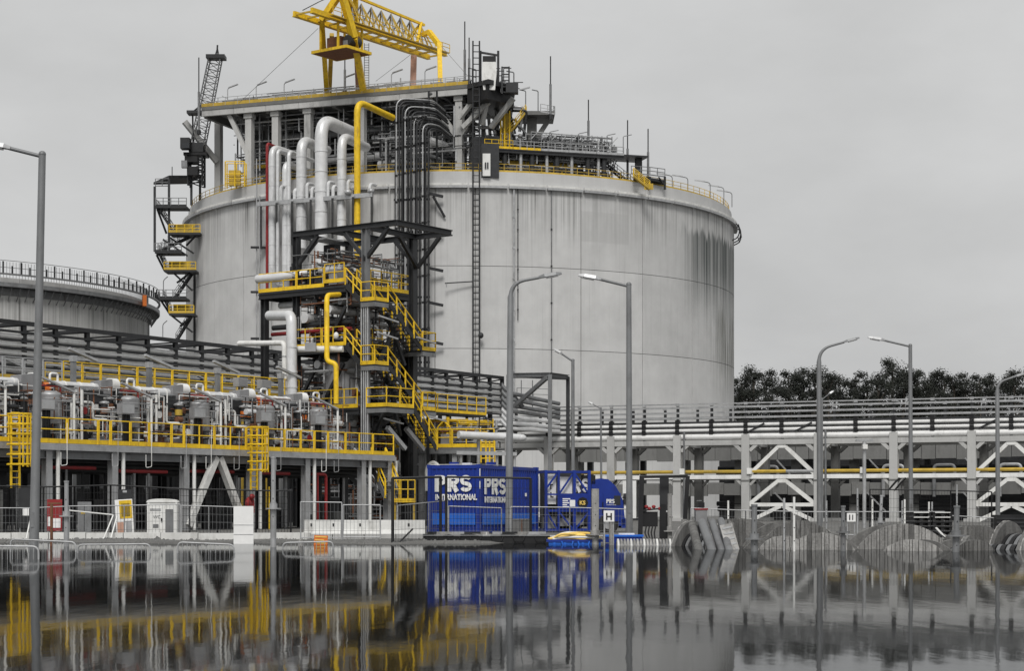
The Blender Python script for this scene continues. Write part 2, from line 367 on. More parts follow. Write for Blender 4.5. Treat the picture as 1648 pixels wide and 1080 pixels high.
# water: still flood water, faint ripples
wm = bpy.data.materials.new('water'); wm.use_nodes = True; MATS['water'] = wm
t = wm.node_tree; b = t.nodes['Principled BSDF']
b.inputs['Base Color'].default_value = (.012, .013, .014, 1); b.inputs['Roughness'].default_value = .022; b.inputs['IOR'].default_value = 1.33
geo = t.nodes.new('ShaderNodeNewGeometry'); mpn = t.nodes.new('ShaderNodeMapping'); mpn.inputs['Scale'].default_value = (1.6, .45, 1)
n1 = t.nodes.new('ShaderNodeTexNoise'); n1.inputs['Scale'].default_value = 1.4; n1.inputs['Detail'].default_value = 4
bp = t.nodes.new('ShaderNodeBump'); bp.inputs['Strength'].default_value = .09; bp.inputs['Distance'].default_value = .02
t.links.new(geo.outputs['Position'], mpn.inputs['Vector']); t.links.new(mpn.outputs['Vector'], n1.inputs['Vector'])
t.links.new(n1.outputs['Fac'], bp.inputs['Height'])
# murky water: dark body, mirror tinted grey to dim reflections, weighted by Fresnel
t.nodes.remove(b); fr_ = t.nodes.new('ShaderNodeFresnel'); fr_.inputs['IOR'].default_value = 1.33
df = t.nodes.new('ShaderNodeBsdfDiffuse'); df.inputs['Color'].default_value = (.012, .013, .013, 1)
gl_ = t.nodes.new('ShaderNodeBsdfGlossy'); gl_.inputs['Color'].default_value = (.74, .745, .75, 1); gl_.inputs['Roughness'].default_value = .038
mx = t.nodes.new('ShaderNodeMixShader'); t.links.new(fr_.outputs[0], mx.inputs['Fac']); t.links.new(df.outputs[0], mx.inputs[1]); t.links.new(gl_.outputs[0], mx.inputs[2])
t.links.new(bp.outputs['Normal'], gl_.inputs['Normal']); t.links.new(bp.outputs['Normal'], fr_.inputs['Normal'])
t.links.new(mx.outputs[0], t.nodes['Material Output'].inputs['Surface'])
tag(mesh_obj('water', [(-95, -65, 0), (95, -65, 0), (95, 66, 0), (-95, 66, 0)], [(0, 1, 2, 3)], 'water'), kind='structure')

# ---- pines behind the yard
def pine_mesh(seed):
    rnd = random.Random(seed); v = []; f = []
    clumps = []
    for i in range(34):
        z = .30 + .70 * (i / 33) ** .9; rad = .33 * (1 - .80 * ((z - .30) / .70) ** 1.6) * rnd.uniform(.75, 1.2)
        a = rnd.uniform(0, 6.283); q = rnd.uniform(.25, 1) * rad
        clumps.append((q * math.cos(a), q * math.sin(a), z - rnd.uniform(0, .05), rnd.uniform(.05, .115) * (1.15 - .45 * z)))
    for cx, cy, cz, cr in clumps:
        for j in range(300):
            d = Vector((rnd.gauss(0, 1), rnd.gauss(0, 1), rnd.gauss(0, .6))).normalized() * (cr * rnd.uniform(.15, 1.08) ** .8)
            p = Vector((cx, cy, cz)) + d; s = rnd.uniform(.003, .0085)
            n = (d.normalized() + Vector((rnd.uniform(-.7, .7), rnd.uniform(-.7, .7), rnd.uniform(-.2, .9)))).normalized(); x = n.orthogonal().normalized() * s; y = n.cross(x)
            ang = rnd.uniform(0, 3.1); x2 = x * math.cos(ang) + y * math.sin(ang); y2 = (y * math.cos(ang) - x * math.sin(ang)) * .6
            o = len(v); v += [p - x2, p + y2, p + x2, p - y2]; f.append((o, o + 1, o + 2, o + 3))
    crown = bpy.data.meshes.new('crown'); crown.from_pydata(v, [], f); crown.materials.append(MATS['foliage'])
    tv, tf, sm = sweep([Vector((0, 0, 0)), Vector((.01, 0, .3)), Vector((-.005, .01, .6)), Vector((.01, 0, .95))], [.018, .014, .009, .003], 7)
    for cx, cy, cz, cr in clumps[::2]:
        lv, lf, _ = sweep([Vector((0, 0, cz - .1)), Vector((cx * .5, cy * .5, cz - .05)), Vector((cx, cy, cz))], [.006, .004, .0015], 4)
        o = len(tv); tv += lv; tf += [tuple(i + o for i in q) for q in lf]
    trunk = bpy.data.meshes.new('trunk'); trunk.from_pydata(tv, [], tf); trunk.materials.append(MATS['bark'])
    return crown, trunk
PINES = [pine_mesh(s) for s in range(5)]
pine_no = 0
def pine(px, top, Y, sz, label):
    global pine_no
    b = P(px, 0, Y); b.z = 0.05; hgt = (820 - top) / F * Y + H; c, tr = PINES[pine_no % 5]; pine_no += 1
    t = thing('pine_tree', label, 'tree', b, 'pine trees beyond the pipe racks')
    M_ = Matrix.Translation(b) @ Matrix.Rotation(pine_no * 1.7, 4, 'Z') @ Matrix.Diagonal((hgt * sz, hgt * sz, hgt, 1))
    _link('crown', c, M_, t); _link('trunk', tr, M_, t)
pr = random.Random(3)
prof = [(1180, 612), (1196, 606), (1212, 600), (1232, 604), (1252, 612), (1270, 602), (1291, 596), (1312, 600), (1334, 606), (1352, 604), (1374, 603), (1396, 597), (1414, 594), (1436, 586), (1455, 588), (1476, 596), (1495, 602), (1518, 588), (1536, 600), (1556, 596), (1576, 597), (1598, 604), (1616, 598), (1634, 592), (1655, 598), (1680, 594)]
words = ['leftmost dark pine, right beside the big tank wall', ]
for i, (px, top) in enumerate(prof):
    if i == 0: lb = 'dark pine half hidden behind the right edge of the big tank'
    elif px in (1436,): lb = 'tallest dark pine of the row beyond the pipe rack'
    elif px > 1648: lb = 'dark pine just cut by the right edge of the picture, number %d from the edge' % (2 - (i - len(prof) + 2))
    else: lb = 'dark pine, %s in the row of pines counted from the big tank' % ['', 'second', 'third', 'fourth', 'fifth', 'sixth', 'seventh', 'eighth', 'ninth', 'tenth', 'eleventh', 'twelfth', 'thirteenth', 'fourteenth', 'fifteenth', 'sixteenth', 'seventeenth', 'eighteenth', 'nineteenth', 'twentieth', 'twenty-first', 'twenty-second', 'twenty-third', 'twenty-fourth', 'twenty-fifth'][i]
    if px > 1648: lb = 'dark pine at the far right end of the row of pines' if px < 1670 else None
    if lb: pine(px, top + pr.uniform(-9, 11), 345 + pr.uniform(-12, 16), pr.uniform(.8, 1.15), lb)
# the wood behind them reads as one dark mass
rnd = random.Random(5); v = []; f = []
for i in range(40000):
    x = rnd.uniform(34, 128); y = rnd.uniform(372, 392); tp = 20.0 + 2.2 * math.sin(x * .23) + 1.5 * math.sin(x * .61 + 2)
    z = rnd.uniform(.2, tp); s = rnd.uniform(.25, .55)
    n = Vector((rnd.uniform(-1, 1), rnd.uniform(-1, .2), rnd.uniform(-.3, 1))).normalized(); a = n.orthogonal().normalized() * s; c = n.cross(a) * .8; p = Vector((x, y, z))
    o = len(v); v += [p - a, p + c, p + a, p - c]; f.append((o, o + 1, o + 2, o + 3))
tag(mesh_obj('distant_wood', v, f, 'foliage'), 'dense dark mass of far trees behind the row of pines', 'woodland', kind='stuff')

# loose stones and grit along the water edge
rnd = random.Random(14); v = []; f = []
for i in range(9000):
    x = rnd.uniform(-24, 22) if i % 2 else rnd.uniform(4, 20); y = bank(x) + rnd.gauss(.9, 1.5)
    if y < bank(x) - 1.6 or y > 72: continue
    z = ground_z(x, y); s = rnd.uniform(.015, .06) * (2.2 if rnd.random() < .04 else 1); a = rnd.uniform(0, 3)
    o = len(v); q = [(math.cos(a + k * 1.57) * s * rnd.uniform(.7, 1.2), math.sin(a + k * 1.57) * s * rnd.uniform(.7, 1.2)) for k in range(4)]
    v += [(x + p[0], y + p[1], z - .01) for p in q] + [(x + q[0][0] * .3, y + q[1][1] * .3, z + s * rnd.uniform(.5, 1.0)), (x - q[0][0] * .3, y - q[1][1] * .2, z + s * rnd.uniform(.4, .9))]
    f += [(o, o + 1, o + 4), (o + 1, o + 2, o + 5, o + 4), (o + 2, o + 3, o + 5), (o + 3, o, o + 4, o + 5)]
tag(mesh_obj('gravel', v, f, 'concrete_dark'), 'loose grey stones scattered along the water edge', 'gravel', kind='stuff')
# ================================================================ BIG TANK
TC = Vector((-7.7, 282)); TR = 41.0; RIM = 43.4
def tank_mat(name, cx, cy, base, stain=True, ztop=43):
    m = mat(name, base, .88, var=.10, vscale=.35, bump=.25, bscale=1.2)
    t = m.node_tree; b = t.nodes['Principled BSDF']; prev = b.inputs['Base Color'].links[0].from_socket
    N = t.nodes.new; K = t.links.new
    geo = N('ShaderNodeNewGeometry'); sep = N('ShaderNodeSeparateXYZ'); K(geo.outputs['Position'], sep.inputs[0])
    def mth(op, a, b_=None, c=None):
        n = N('ShaderNodeMath'); n.operation = op
        for i, q in enumerate((a, b_, c)):
            if q is None: continue
            if isinstance(q, (int, float)): n.inputs[i].default_value = q
            else: K(q, n.inputs[i])
        return n.outputs[0]
    ang = mth('ARCTAN2', mth('SUBTRACT', sep.outputs[0], cx), mth('SUBTRACT', cy, sep.outputs[1]))
    z0_ = sep.outputs[2]
    cz = N('ShaderNodeCombineXYZ'); K(mth('MULTIPLY', ang, 34), cz.inputs[0]); nzz = N('ShaderNodeTexNoise'); nzz.inputs['Scale'].default_value = 1; nzz.inputs['Detail'].default_value = 4; K(cz.outputs[0], nzz.inputs['Vector'])
    z = mth('ADD', z0_, mth('MULTIPLY', mth('SUBTRACT', nzz.outputs['Fac'], .5), 7.0 if stain else 3.0))
    def strk(fa, fz, lo, hi, amt):      # vertical run-down streaks
        cmb = N('ShaderNodeCombineXYZ'); K(mth('MULTIPLY', ang, fa), cmb.inputs[0]); K(mth('MULTIPLY', z, fz), cmb.inputs[1])
        n = N('ShaderNodeTexNoise'); n.inputs['Scale'].default_value = 1; n.inputs['Detail'].default_value = 6; n.inputs['Roughness'].default_value = .65; K(cmb.outputs[0], n.inputs['Vector'])
        r = N('ShaderNodeMapRange'); r.inputs['From Min'].default_value = lo; r.inputs['From Max'].default_value = hi; r.inputs['To Max'].default_value = amt; K(n.outputs['Fac'], r.inputs['Value']); return r.outputs[0]
    def zmask(z0, z1):
        r = N('ShaderNodeMapRange'); r.interpolation_type = 'SMOOTHSTEP'; r.inputs['From Min'].default_value = z0; r.inputs['From Max'].default_value = z1; K(z, r.inputs['Value']); return r.outputs[0]
    def zsharp(z0, z1):
        r = N('ShaderNodeMapRange'); r.inputs['From Min'].default_value = z0; r.inputs['From Max'].default_value = z1; K(z0_, r.inputs['Value']); return r.outputs[0]
    def amask(a0, a1):
        r = N('ShaderNodeMapRange'); r.interpolation_type = 'SMOOTHSTEP'; r.inputs['From Min'].default_value = a0; r.inputs['From Max'].default_value = a1; K(ang, r.inputs['Value']); return r.outputs[0]
    def dark(prev, fac, col):
        x = N('ShaderNodeMix'); x.data_type = 'RGBA'; x.inputs['B'].default_value = (*col, 1); K(fac, x.inputs['Factor']); K(prev, x.inputs['A']); return x.outputs['Result']
    prev = dark(prev, strk(30, .06, .48, .82, .2), tuple(c * .6 for c in base)); prev = dark(prev, strk(140, .05, .55, .75, .35), tuple(c * .55 for c in base))
    prev = dark(prev, mth('MULTIPLY', mth('MULTIPLY', strk(120, .010, .40, .64, 1.0), strk(9, .03, .35, .65, 1.0)), mth('MULTIPLY', zmask(ztop - 9, ztop - 1), mth('SUBTRACT', 1, zsharp(ztop - .6, ztop)))), (.12, .12, .115))
    if stain:
        # old dark run-off on the right-hand flank
        prev = dark(prev, mth('MULTIPLY', mth('MULTIPLY', strk(130, .012, .27, .57, .95), mth('MULTIPLY', zmask(25, 36.5), mth('SUBTRACT', 1, zmask(39, 40.2)))), amask(.80, 1.0)), (.035, .045, .043))
        prev = dark(prev, mth('MULTIPLY', mth('MULTIPLY', strk(70, .05, .40, .58, .85), mth('MULTIPLY', zmask(15, 24), mth('SUBTRACT', 1, zmask(27, 31)))), amask(1.0, 1.2)), (.09, .092, .075))
        # greyer patch of render under the rim
        prev = dark(prev, mth('MULTIPLY', mth('MULTIPLY', mth('MULTIPLY', zsharp(36.2, 36.4), mth('SUBTRACT', 1, zsharp(40.2, 40.4))), mth('MULTIPLY', amask(.42, .425), mth('SUBTRACT', 1, amask(.60, .605)))), .3), (.36, .36, .355))
    K(prev, b.inputs['Base Color'])
tank_mat('tank_concrete', TC.x, TC.y, (.535, .535, .53))
def TP(a, r, z, c=TC): return Vector((c.x + r * math.sin(a), c.y - r * math.cos(a), z))
def TA(px, r=TR, c=TC):         # angle on the circle of radius r where the sight line through px meets its near side
    k = (px - 824) / F; A = k * k + 1; B = -2 * (k * c.x + c.y); C_ = c.length_squared - r * r; D = max(0, B * B - 4 * A * C_)
    Y = (-B - math.sqrt(D)) / (2 * A); return math.atan2(k * Y - c.x, c.y - Y)
def curved_panel(name, a0, a1, r0, r1, z0, z1, m, parent, k=4, c=TC):
    v = []; f = []
    for i in range(k + 1):
        a = a0 + (a1 - a0) * i / k; v += [TP(a, r0, z0, c), TP(a, r1, z0, c), TP(a, r1, z1, c), TP(a, r0, z1, c)]
    for i in range(k):
        o = i * 4
        for j in range(4): f.append((o + j, o + 4 + j, o + 4 + (j + 1) % 4, o + (j + 1) % 4))
    f += [(0, 1, 2, 3), (k * 4 + 3, k * 4 + 2, k * 4 + 1, k * 4)]
    sm = [j % 4 in (1, 3) for j in range(k * 4)] + [False, False]
    return mesh_obj(name, v, f, m, parent, smooth=sm)
tank = thing('storage_tank', 'huge pale grey concrete gas storage tank with streaked wall', 'storage tank', (TC.x, TC.y, 0))
# panels bounded by the joints that show
joints = [-math.pi * .62, -1.35, -1.05] + [TA(q) for q in (345, 392, 437, 520, 600, 700, 765, 828, 888, 935, 1034, 1114, 1162)] + [1.45, math.pi * .62]
rows = [(0, 21.9), (21.9, 32.6), (32.6, RIM)]
for a0, a1 in zip(joints, joints[1:]):
    g = .0012
    for z0, z1 in rows: curved_panel('wall_panel', a0 + g, a1 - g, TR - .5, TR, z0 + .035, z1 - .035, 'tank_concrete', tank, max(3, int((a1 - a0) / .05)))
curved_panel('wall_core', -math.pi, math.pi, TR - 1.2, TR - .09, 0, RIM - .1, 'concrete_dark', tank, 72)
# back of the tank
curved_panel('rear_wall', math.pi * .62, math.pi * 1.38, TR - .5, TR, 0, RIM, 'tank_concrete', tank, 20)
curved_panel('parapet', -math.pi, math.pi, TR - 1.4, TR - .35, RIM - .1, RIM + 1.5, 'tank_concrete', tank, 96)
# gutter of separate plates under the parapet
ga = -1.45
while ga < 1.45:
    curved_panel('gutter_plate', ga + .003, ga + .122, TR + .02, TR + .55, RIM - .75, RIM - .45, 'galvanised', tank, 3)
    curved_panel('gutter_upstand', ga + .003, ga + .122, TR + .45, TR + .56, RIM - .447, RIM - .15, 'concrete_white', tank, 3)
    ga += .125
# dome
v = []; f = []; rr = [i / 8 * (TR - 1.2) for i in range(9)]; Rc = 150.0; zc = RIM + 1.0 - math.sqrt(Rc * Rc - (TR - 1.2) ** 2)
for r in rr: v += [TP(6.2832 * j / 64, r, zc + math.sqrt(Rc * Rc - r * r)) for j in range(64)]
for i in range(8):
    for j in range(64): f.append((i * 64 + j, i * 64 + (j + 1) % 64, (i + 1) * 64 + (j + 1) % 64, (i + 1) * 64 + j))
mesh_obj('dome_roof', v, f, 'tank_concrete', tank, smooth=True)
# rim railing in runs, yellow left and centre, weathered grey right
for i in range(24):
    a0 = -1.5 + i * .125; pts = [TP(a0 + .125 * j / 3, TR - .75, RIM + 1.5) for j in range(4)]
    railing(tank, pts, 'yellow_dull' if a0 < 1.0 else 'yellow', sp=2.0, r=.035, posts=False, kickm='yellow_dull', kh=.3)
# ladder of cable tray running up the wall
lad = thing('cable_ladder', 'dark steel ladder tray running up the face of the big tank', 'cable ladder', TP(TA(766), TR + .5, 0))
a = TA(766); lt = Vector((math.cos(a), math.sin(a), 0))
pl = TP(a, TR + .55, 0) - lt * .42; prr = TP(a, TR + .55, 0) + lt * .42; ZT = 61.6
bar('side_rail', pl, pl + Vector((0, 0, ZT)), .10, 'steel_dark', lad); bar('side_rail', prr, prr + Vector((0, 0, ZT)), .10, 'steel_dark', lad)
for i in range(76): z = 1 + i * .8; beam('rung', pl + Vector((0, 0, z)), prr + Vector((0, 0, z)), .10, .10, 'steel_dark', lad)
for z in (16.2, 30.5): beam('bracket', pl + Vector((0, 0, z)), pl + Vector((-3.6, -.6, z - .3)), .14, .14, 'steel_dark', lad); bar('dropper', pl + Vector((-3.4, -.6, z - .3)), pl + Vector((-3.4, -.6, z - (8 if z < 20 else .8))), .06, 'galvanised', lad)
ball('bell', prr + Vector((.2, -.4, 23.5)), (.35, .35, .4), 'steel_dark', lad)
# down-pipes on the wall
a = TA(827, TR + .2); dp = thing('drain_pipe', 'thin pale drain pipe down the tank wall beside the curved lamp', 'pipe', TP(a, TR + .25, 0))
bar('pipe', TP(a, TR + .25, 0), TP(a, TR + .25, RIM - .8), .13, 'galvanised', dp, 10)
for i in range(10): z = 3 + i * 4; bar('clamp', TP(a, TR + .02, z), TP(a, TR + .45, z), .16, 'galvanised', dp, 6)
a = TA(833.5, TR + .2); dp = thing('conduit', 'short dark conduit clipped to the upper tank wall beside the drain pipe', 'pipe', TP(a, TR + .2, 22))
bar('pipe', TP(a, TR + .2, 25.6), TP(a, TR + .2, RIM - .8), .06, 'steel_dark', dp, 8)
for i in range(6): z = 27 + i * 2.6; ball('clip', TP(a, TR + .2, z), (.12, .12, .12), 'steel_black', dp)
a = TA(888, TR + .2); dp = thing('conduit', 'long thin grey conduit down the whole tank wall, third line right of the ladder', 'pipe', TP(a, TR + .15, 0))
bar('pipe', TP(a, TR + .12, 0), TP(a, TR + .12, RIM - .8), .07, 'steel_grey', dp, 8)
for i in range(8): ball('clip', TP(a, TR + .12, 4 + i * 4.8), (.13, .13, .16), 'steel_dark', dp)
# guard hoop on the right rim
a = TA(1181, TR); hp = thing('rim_hoop', 'small dark hooped bracket on the right shoulder of the big tank', 'bracket', TP(1.36, TR, RIM - 3))
for q in (1.34, 1.40, 1.46):
    pts = [TP(q, TR, RIM - .3), TP(q, TR + .9, RIM - .7), TP(q, TR + 1.1, RIM - 1.7), TP(q, TR + .8, RIM - 2.6), TP(q, TR - .1, RIM - 3.0)]
    tube('hoop', pts, .09, 'steel_dark', hp, br=.5, n=6)
for z_, r_ in ((RIM - .7, .95), (RIM - 1.7, 1.12), (RIM - 2.5, .85)): bar('tie', TP(1.33, TR + r_, z_), TP(1.47, TR + r_, z_), .07, 'steel_dark', hp, 6)

# ================================================================ TANK UNDER CONSTRUCTION (left)
C2 = Vector((-100, 300)); Z2 = 34.6
tank_mat('tank2_concrete', C2.x, C2.y, (.53, .53, .52), stain=False, ztop=32)
t2 = thing('unfinished_tank', 'round concrete tank under construction with dark formwork ring, far left', 'storage tank', (C2.x, C2.y, 0))
n2 = 22
for i in range(n2):
    a0 = -.25 + i * .085
    for z0, z1 in ((0, 26.5), (26.5, Z2)): curved_panel('wall_panel', a0 + .001, a0 + .084, TR - .6, TR, z0 + .03, z1 - .03, 'tank2_concrete', t2, 3, C2)
curved_panel('wall_core', -math.pi, math.pi, TR - 1.3, TR - .1, 0, Z2 - .1, 'concrete_dark', t2, 64, C2)
curved_panel('formwork_deck', -.4, 1.9, TR + .1, TR + 1.5, Z2 - 1.6, Z2 - 1.3, 'steel_dark', t2, 40, C2)
curved_panel('formwork_skirt', -.4, 1.9, TR + .05, TR + .25, Z2 - 2.6, Z2 - 1.6, 'steel_grey', t2, 40, C2)
curved_panel('formwork_fascia', -.4, 1.9, TR + 1.45, TR + 1.6, Z2 - 1.5, Z2 - .9, 'steel_grey', t2, 40, C2)
curved_panel('walkway_edge', -.4, 1.9, TR + 1.35, TR + 1.7, Z2 + .2, Z2 + .42, 'steel_grey', t2, 40, C2)
for i in range(64):
    a = -.3 + i * .033
    beam('formwork_bracket', TP(a, TR + .12, Z2 - 3.4, C2), TP(a, TR + 1.35, Z2 - 1.6, C2), .1, .13, 'steel_grey', t2)
    bar('formwork_post', TP(a, TR + 1.5, Z2 + .4, C2), TP(a, TR + 1.5, Z2 + (1.5 if i % 2 else 2.1), C2), .13, 'steel_dark', t2, 5)
mb = MB()
for i in range(180):
    a = -.35 + i * .0122; mb.bar(TP(a, TR - .3, Z2 - .2, C2), TP(a, TR - .3, Z2 + 2.3, C2), .035, 4)
mb.out('starter_bars', 'steel_grey', t2)
for hh in (1.2, 2.2): curved_panel('guard_rail', -.4, 1.9, TR + 1.5, TR + 1.6, Z2 + hh, Z2 + hh + .07, 'steel_grey', t2, 40, C2)
q = TA(258, TR + 3.4, C2)
box('warning_flag', TP(1.40, TR + 1.9, Z2 - 1.6, C2), (.6, 1.0, 1.7), 'orange', t2, .3)
# ================================================================ ROOF PLATFORM on the big tank
RL = Ln((-43.0, 258.0), (-5.6, 244.0)); ZD = 56.8; UP = Vector((0, 0, 1))
up = thing('roof_platform', 'large concrete pump platform on columns above the big tank, yellow kerb', 'platform', RL.at(18, 4, RIM))
with frame(RL.M(0, 0, 0)):
    LN = RL.len
    slab('deck', [(0, 0), (LN, 0), (LN, 16), (0, 16)], ZD - .45, ZD, 'concrete_dark', up)
    for i in range(8):           # edge beam in bays
        x0 = LN * i / 8; x1 = LN * (i + 1) / 8
        beam('edge_beam', (x0 + .02, .35, ZD - .85), (x1 - .02, .35, ZD - .85), .5, .8, 'concrete', up)
        beam('edge_beam', (x0 + .02, 15.5, ZD - .85), (x1 - .02, 15.5, ZD - .85), .5, .8, 'concrete', up)
    for i in range(9):
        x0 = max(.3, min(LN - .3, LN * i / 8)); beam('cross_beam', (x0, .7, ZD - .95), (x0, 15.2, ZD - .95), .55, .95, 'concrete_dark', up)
    railing(up, [(0, 0, ZD), (LN * .33, 0, ZD), (LN * .66, 0, ZD), (LN, 0, ZD)], 'galvanised', sp=1.8, r=.035, posts=False, kickm='yellow_dull', kh=.45)
    railing(up, [(0, 0, ZD), (0, 16, ZD)], 'galvanised', sp=1.8, r=.035, posts=False, kickm='yellow_dull', kh=.4)
    for px in (402, 445, 497, 583, 740):
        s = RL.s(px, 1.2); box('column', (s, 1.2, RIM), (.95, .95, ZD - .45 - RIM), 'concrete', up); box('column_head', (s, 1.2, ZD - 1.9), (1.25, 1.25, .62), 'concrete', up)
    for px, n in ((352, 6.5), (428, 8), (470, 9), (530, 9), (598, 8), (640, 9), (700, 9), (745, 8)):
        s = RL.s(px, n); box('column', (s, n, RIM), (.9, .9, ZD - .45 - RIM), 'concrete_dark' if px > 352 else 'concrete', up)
    s = RL.s(352, 6.5); beam('brace', (s, 6.0, ZD - 6.5), (s - 3.2, 2.5, ZD - 1.2), .7, .7, 'concrete', up)
    s = RL.s(402, 1.2); beam('brace', (s - .3, 1.2, ZD - 6.8), (s - 3.0, .9, ZD - 1.2), .6, .6, 'concrete', up)
    s = RL.s(740, 1.2)
    for dx, z0 in ((-4.4, -6), (4.3, -5.6)): beam('brace', (s, 1.2, ZD + z0 - 1), (s + dx, 1.0, ZD - 1.0), .65, .65, 'concrete', up)
    # stair hung below the deck at the left
    a_ = (RL.s(375, 4), 4, ZD - 1.2); b_ = (RL.s(398, 4), 4, ZD - 6.2)
    flight(up, a_, b_, 1.0, (0, 1, 0), 'steel_dark', 'galvanised')
    # dim pump gear hung between the columns
    for k, (px, n, z, l, r, m) in enumerate([(455, 6, 53, 22, .5, 'steel_grey'), (455, 7, 51.2, 25, .4, 'steel_dark'), (520, 5, 49.4, 18, .55, 'insulation'), (520, 8, 47.2, 20, .5, 'steel_grey'), (440, 9, 46, 26, .45, 'steel_dark'), (600, 5.5, 51.8, 11, .45, 'insulation'), (610, 5, 48.0, 10, .6, 'insulation')]):
        s = RL.s(px, n); tube('header_pipe', [(s, n, z), (s + l, n, z)], r, m, up, n=10)
    for px, n, z, sx, sz in ((462, 8, 44.5, 3, 5), (510, 9, 44.5, 4, 6.5), (560, 9, 44.5, 3, 7), (625, 9, 44.5, 5, 6), (675, 9, 44.5, 5, 7.5), (720, 9, 46, 3, 5), (600, 11, 51, 6, 4), (690, 11, 52, 7, 3.5), (480, 12, 50, 8, 5), (560, 13, 48, 9, 7.5), (640, 13, 48, 9, 7.5), (440, 13, 47, 6, 8)):
        box('pump_cabinet', (RL.s(px, n), n, z), (sx, 2.2, sz), 'steel_dark', up)
    for px in (418, 460, 520, 545, 615, 628):
        s = RL.s(px, 3.5); bar('riser', (s, 3.5, RIM + 1), (s, 3.5, ZD - .5), .13, 'galvanised', up, 8)
    harness(up, ((4, LN - 1), (2, 9), (RIM + 1, ZD - 1)), 70, ('steel_grey', 'steel_dark', 'galvanised'), 61, (.04, .12), 'small_pipework')
    harness(up, ((LN * .66, LN), (.6, 6), (RIM + 3, ZD - 1)), 60, ('steel_grey', 'steel_dark', 'galvanised'), 62, (.05, .16), 'small_pipework')
    harness(up, ((1, LN - 1), (1, 10), (ZD + .1, ZD + 1.6)), 45, ('steel_grey', 'galvanised', 'steel_dark'), 63, (.03, .06), 'deck_pipework')
    # yellow landing below deck
    railing(up, [(RL.s(408, 7), 7, 49.2), (RL.s(440, 7), 7, 49.2)], 'yellow', sp=1.2, r=.05, posts=False, kh=.5)
    # kit on top of the deck
    for k, px in enumerate((372, 418, 463, 560, 636, 690)):
        s = RL.s(px, .4)
        lt = thing('deck_light', 'strip light on a bent post on the roof platform edge, %s from the left' % ['first', 'second', 'third', 'fourth', 'fifth', 'sixth'][k], 'light', (s, .4, ZD), 'strip lights along the roof platform')
        tube('post', [(s - .55, .4, ZD), (s - .55, .4, ZD + 2.3), (s - .2, .4, ZD + 2.5)], .07, 'galvanised', lt, n=6)
        beam('lamp_head', (s - .3, .3, ZD + 2.45), (s + 1.2, .1, ZD + 2.75), .25, .14, 'galvanised', lt)
    for k, (px, n, w_, h_, m) in enumerate([(395, 3, 2.6, .7, 'rust'), (440, 4, 1.6, 1.0, 'galvanised'), (480, 3, 1.4, .9, 'steel_grey'), (505, 3, 1.0, 1.2, 'galvanised'), (545, 5, 2.2, 1.3, 'vessel_grey'), (605, 3, 1.2, 1.2, 'galvanised'), (622, 4, 1.4, 1.0, 'white_paint'), (642, 3, 1.1, 1.7, 'insulation'), (668, 4, 2, .8, 'steel_grey'), (705, 3, 1.6, 1.2, 'galvanised'), (728, 4, 1.2, 1.4, 'vessel_grey')]):
        s = RL.s(px, n); tb = thing('deck_unit', '%s %s on the roof platform, %s counted from the left end' % (['low rusty', 'squat zinc', 'small grey', 'narrow zinc', 'broad grey', 'slim zinc', 'white', 'round silver', 'flat grey', 'upright zinc', 'tall grey'][k], 'pump unit' if k % 2 else 'valve unit', ['first', 'second', 'third', 'fourth', 'fifth', 'sixth', 'seventh', 'eighth', 'ninth', 'tenth', 'eleventh'][k]), 'pump unit', (s, n, ZD), 'pump units on the roof platform')
        if k == 7: bar('body', (s, n, ZD + .25), (s, n, ZD + h_), w_ / 2, m, tb, 14)
        else: box('body', (s, n, ZD + .2), (w_, 1.2, h_ - .2), m, tb)
        for q in (-.4, .4): box('foot', (s + q * w_, n, ZD), (.18, 1.0, .2), 'steel_dark', tb)
        bar('pipe_stub', (s + w_ * .3, n - .2, ZD + h_), (s + w_ * .3, n - .2, ZD + h_ + .6), .1, 'galvanised', tb, 6)
        tube('pipe_bend', [(s - w_ * .3, n - .3, ZD + h_ * .6), (s - w_ * .3 - .7, n - .3, ZD + h_ * .6), (s - w_ * .3 - .7, n - .3, ZD)], .09, 'steel_grey', tb, n=6)
# lightning rods
for k, (px, y0, y1, Y, where) in enumerate([(320, 92, 215, 256, 'beside the dark lattice crane on the left'), (555, 80, 150, 256, 'under the yellow gantry crane'), (748, 34, 135, 247, 'left of the cable ladder top, the tallest rod'), (755, 60, 135, 248, 'the shorter of two beside the cable ladder top'), (886, 90, 190, 246, 'on the small bracket platform'), (947, 160, 235, 250, 'over the grey pipe deck'), (1010, 193, 295, 252, 'left of the pair right of the grey pipe deck'), (1043, 207, 290, 254, 'right of the pair, beside the small yellow stair')]):
    p0 = P(px, y1, Y); p1 = P(px, y0, Y); rd = thing('lightning_rod', 'thin upright lightning rod ' + where, 'lightning rod', p0, 'lightning rods on the big tank')
    bar('lower_tube', p0, p0.lerp(p1, .55), .16, 'steel_grey', rd, 8); bar('upper_tube', p0.lerp(p1, .55), p1, .08, 'steel_dark', rd, 6); bar('base', p0 - UP * .1, p0 + UP * .5, .3, 'steel_dark', rd, 8)
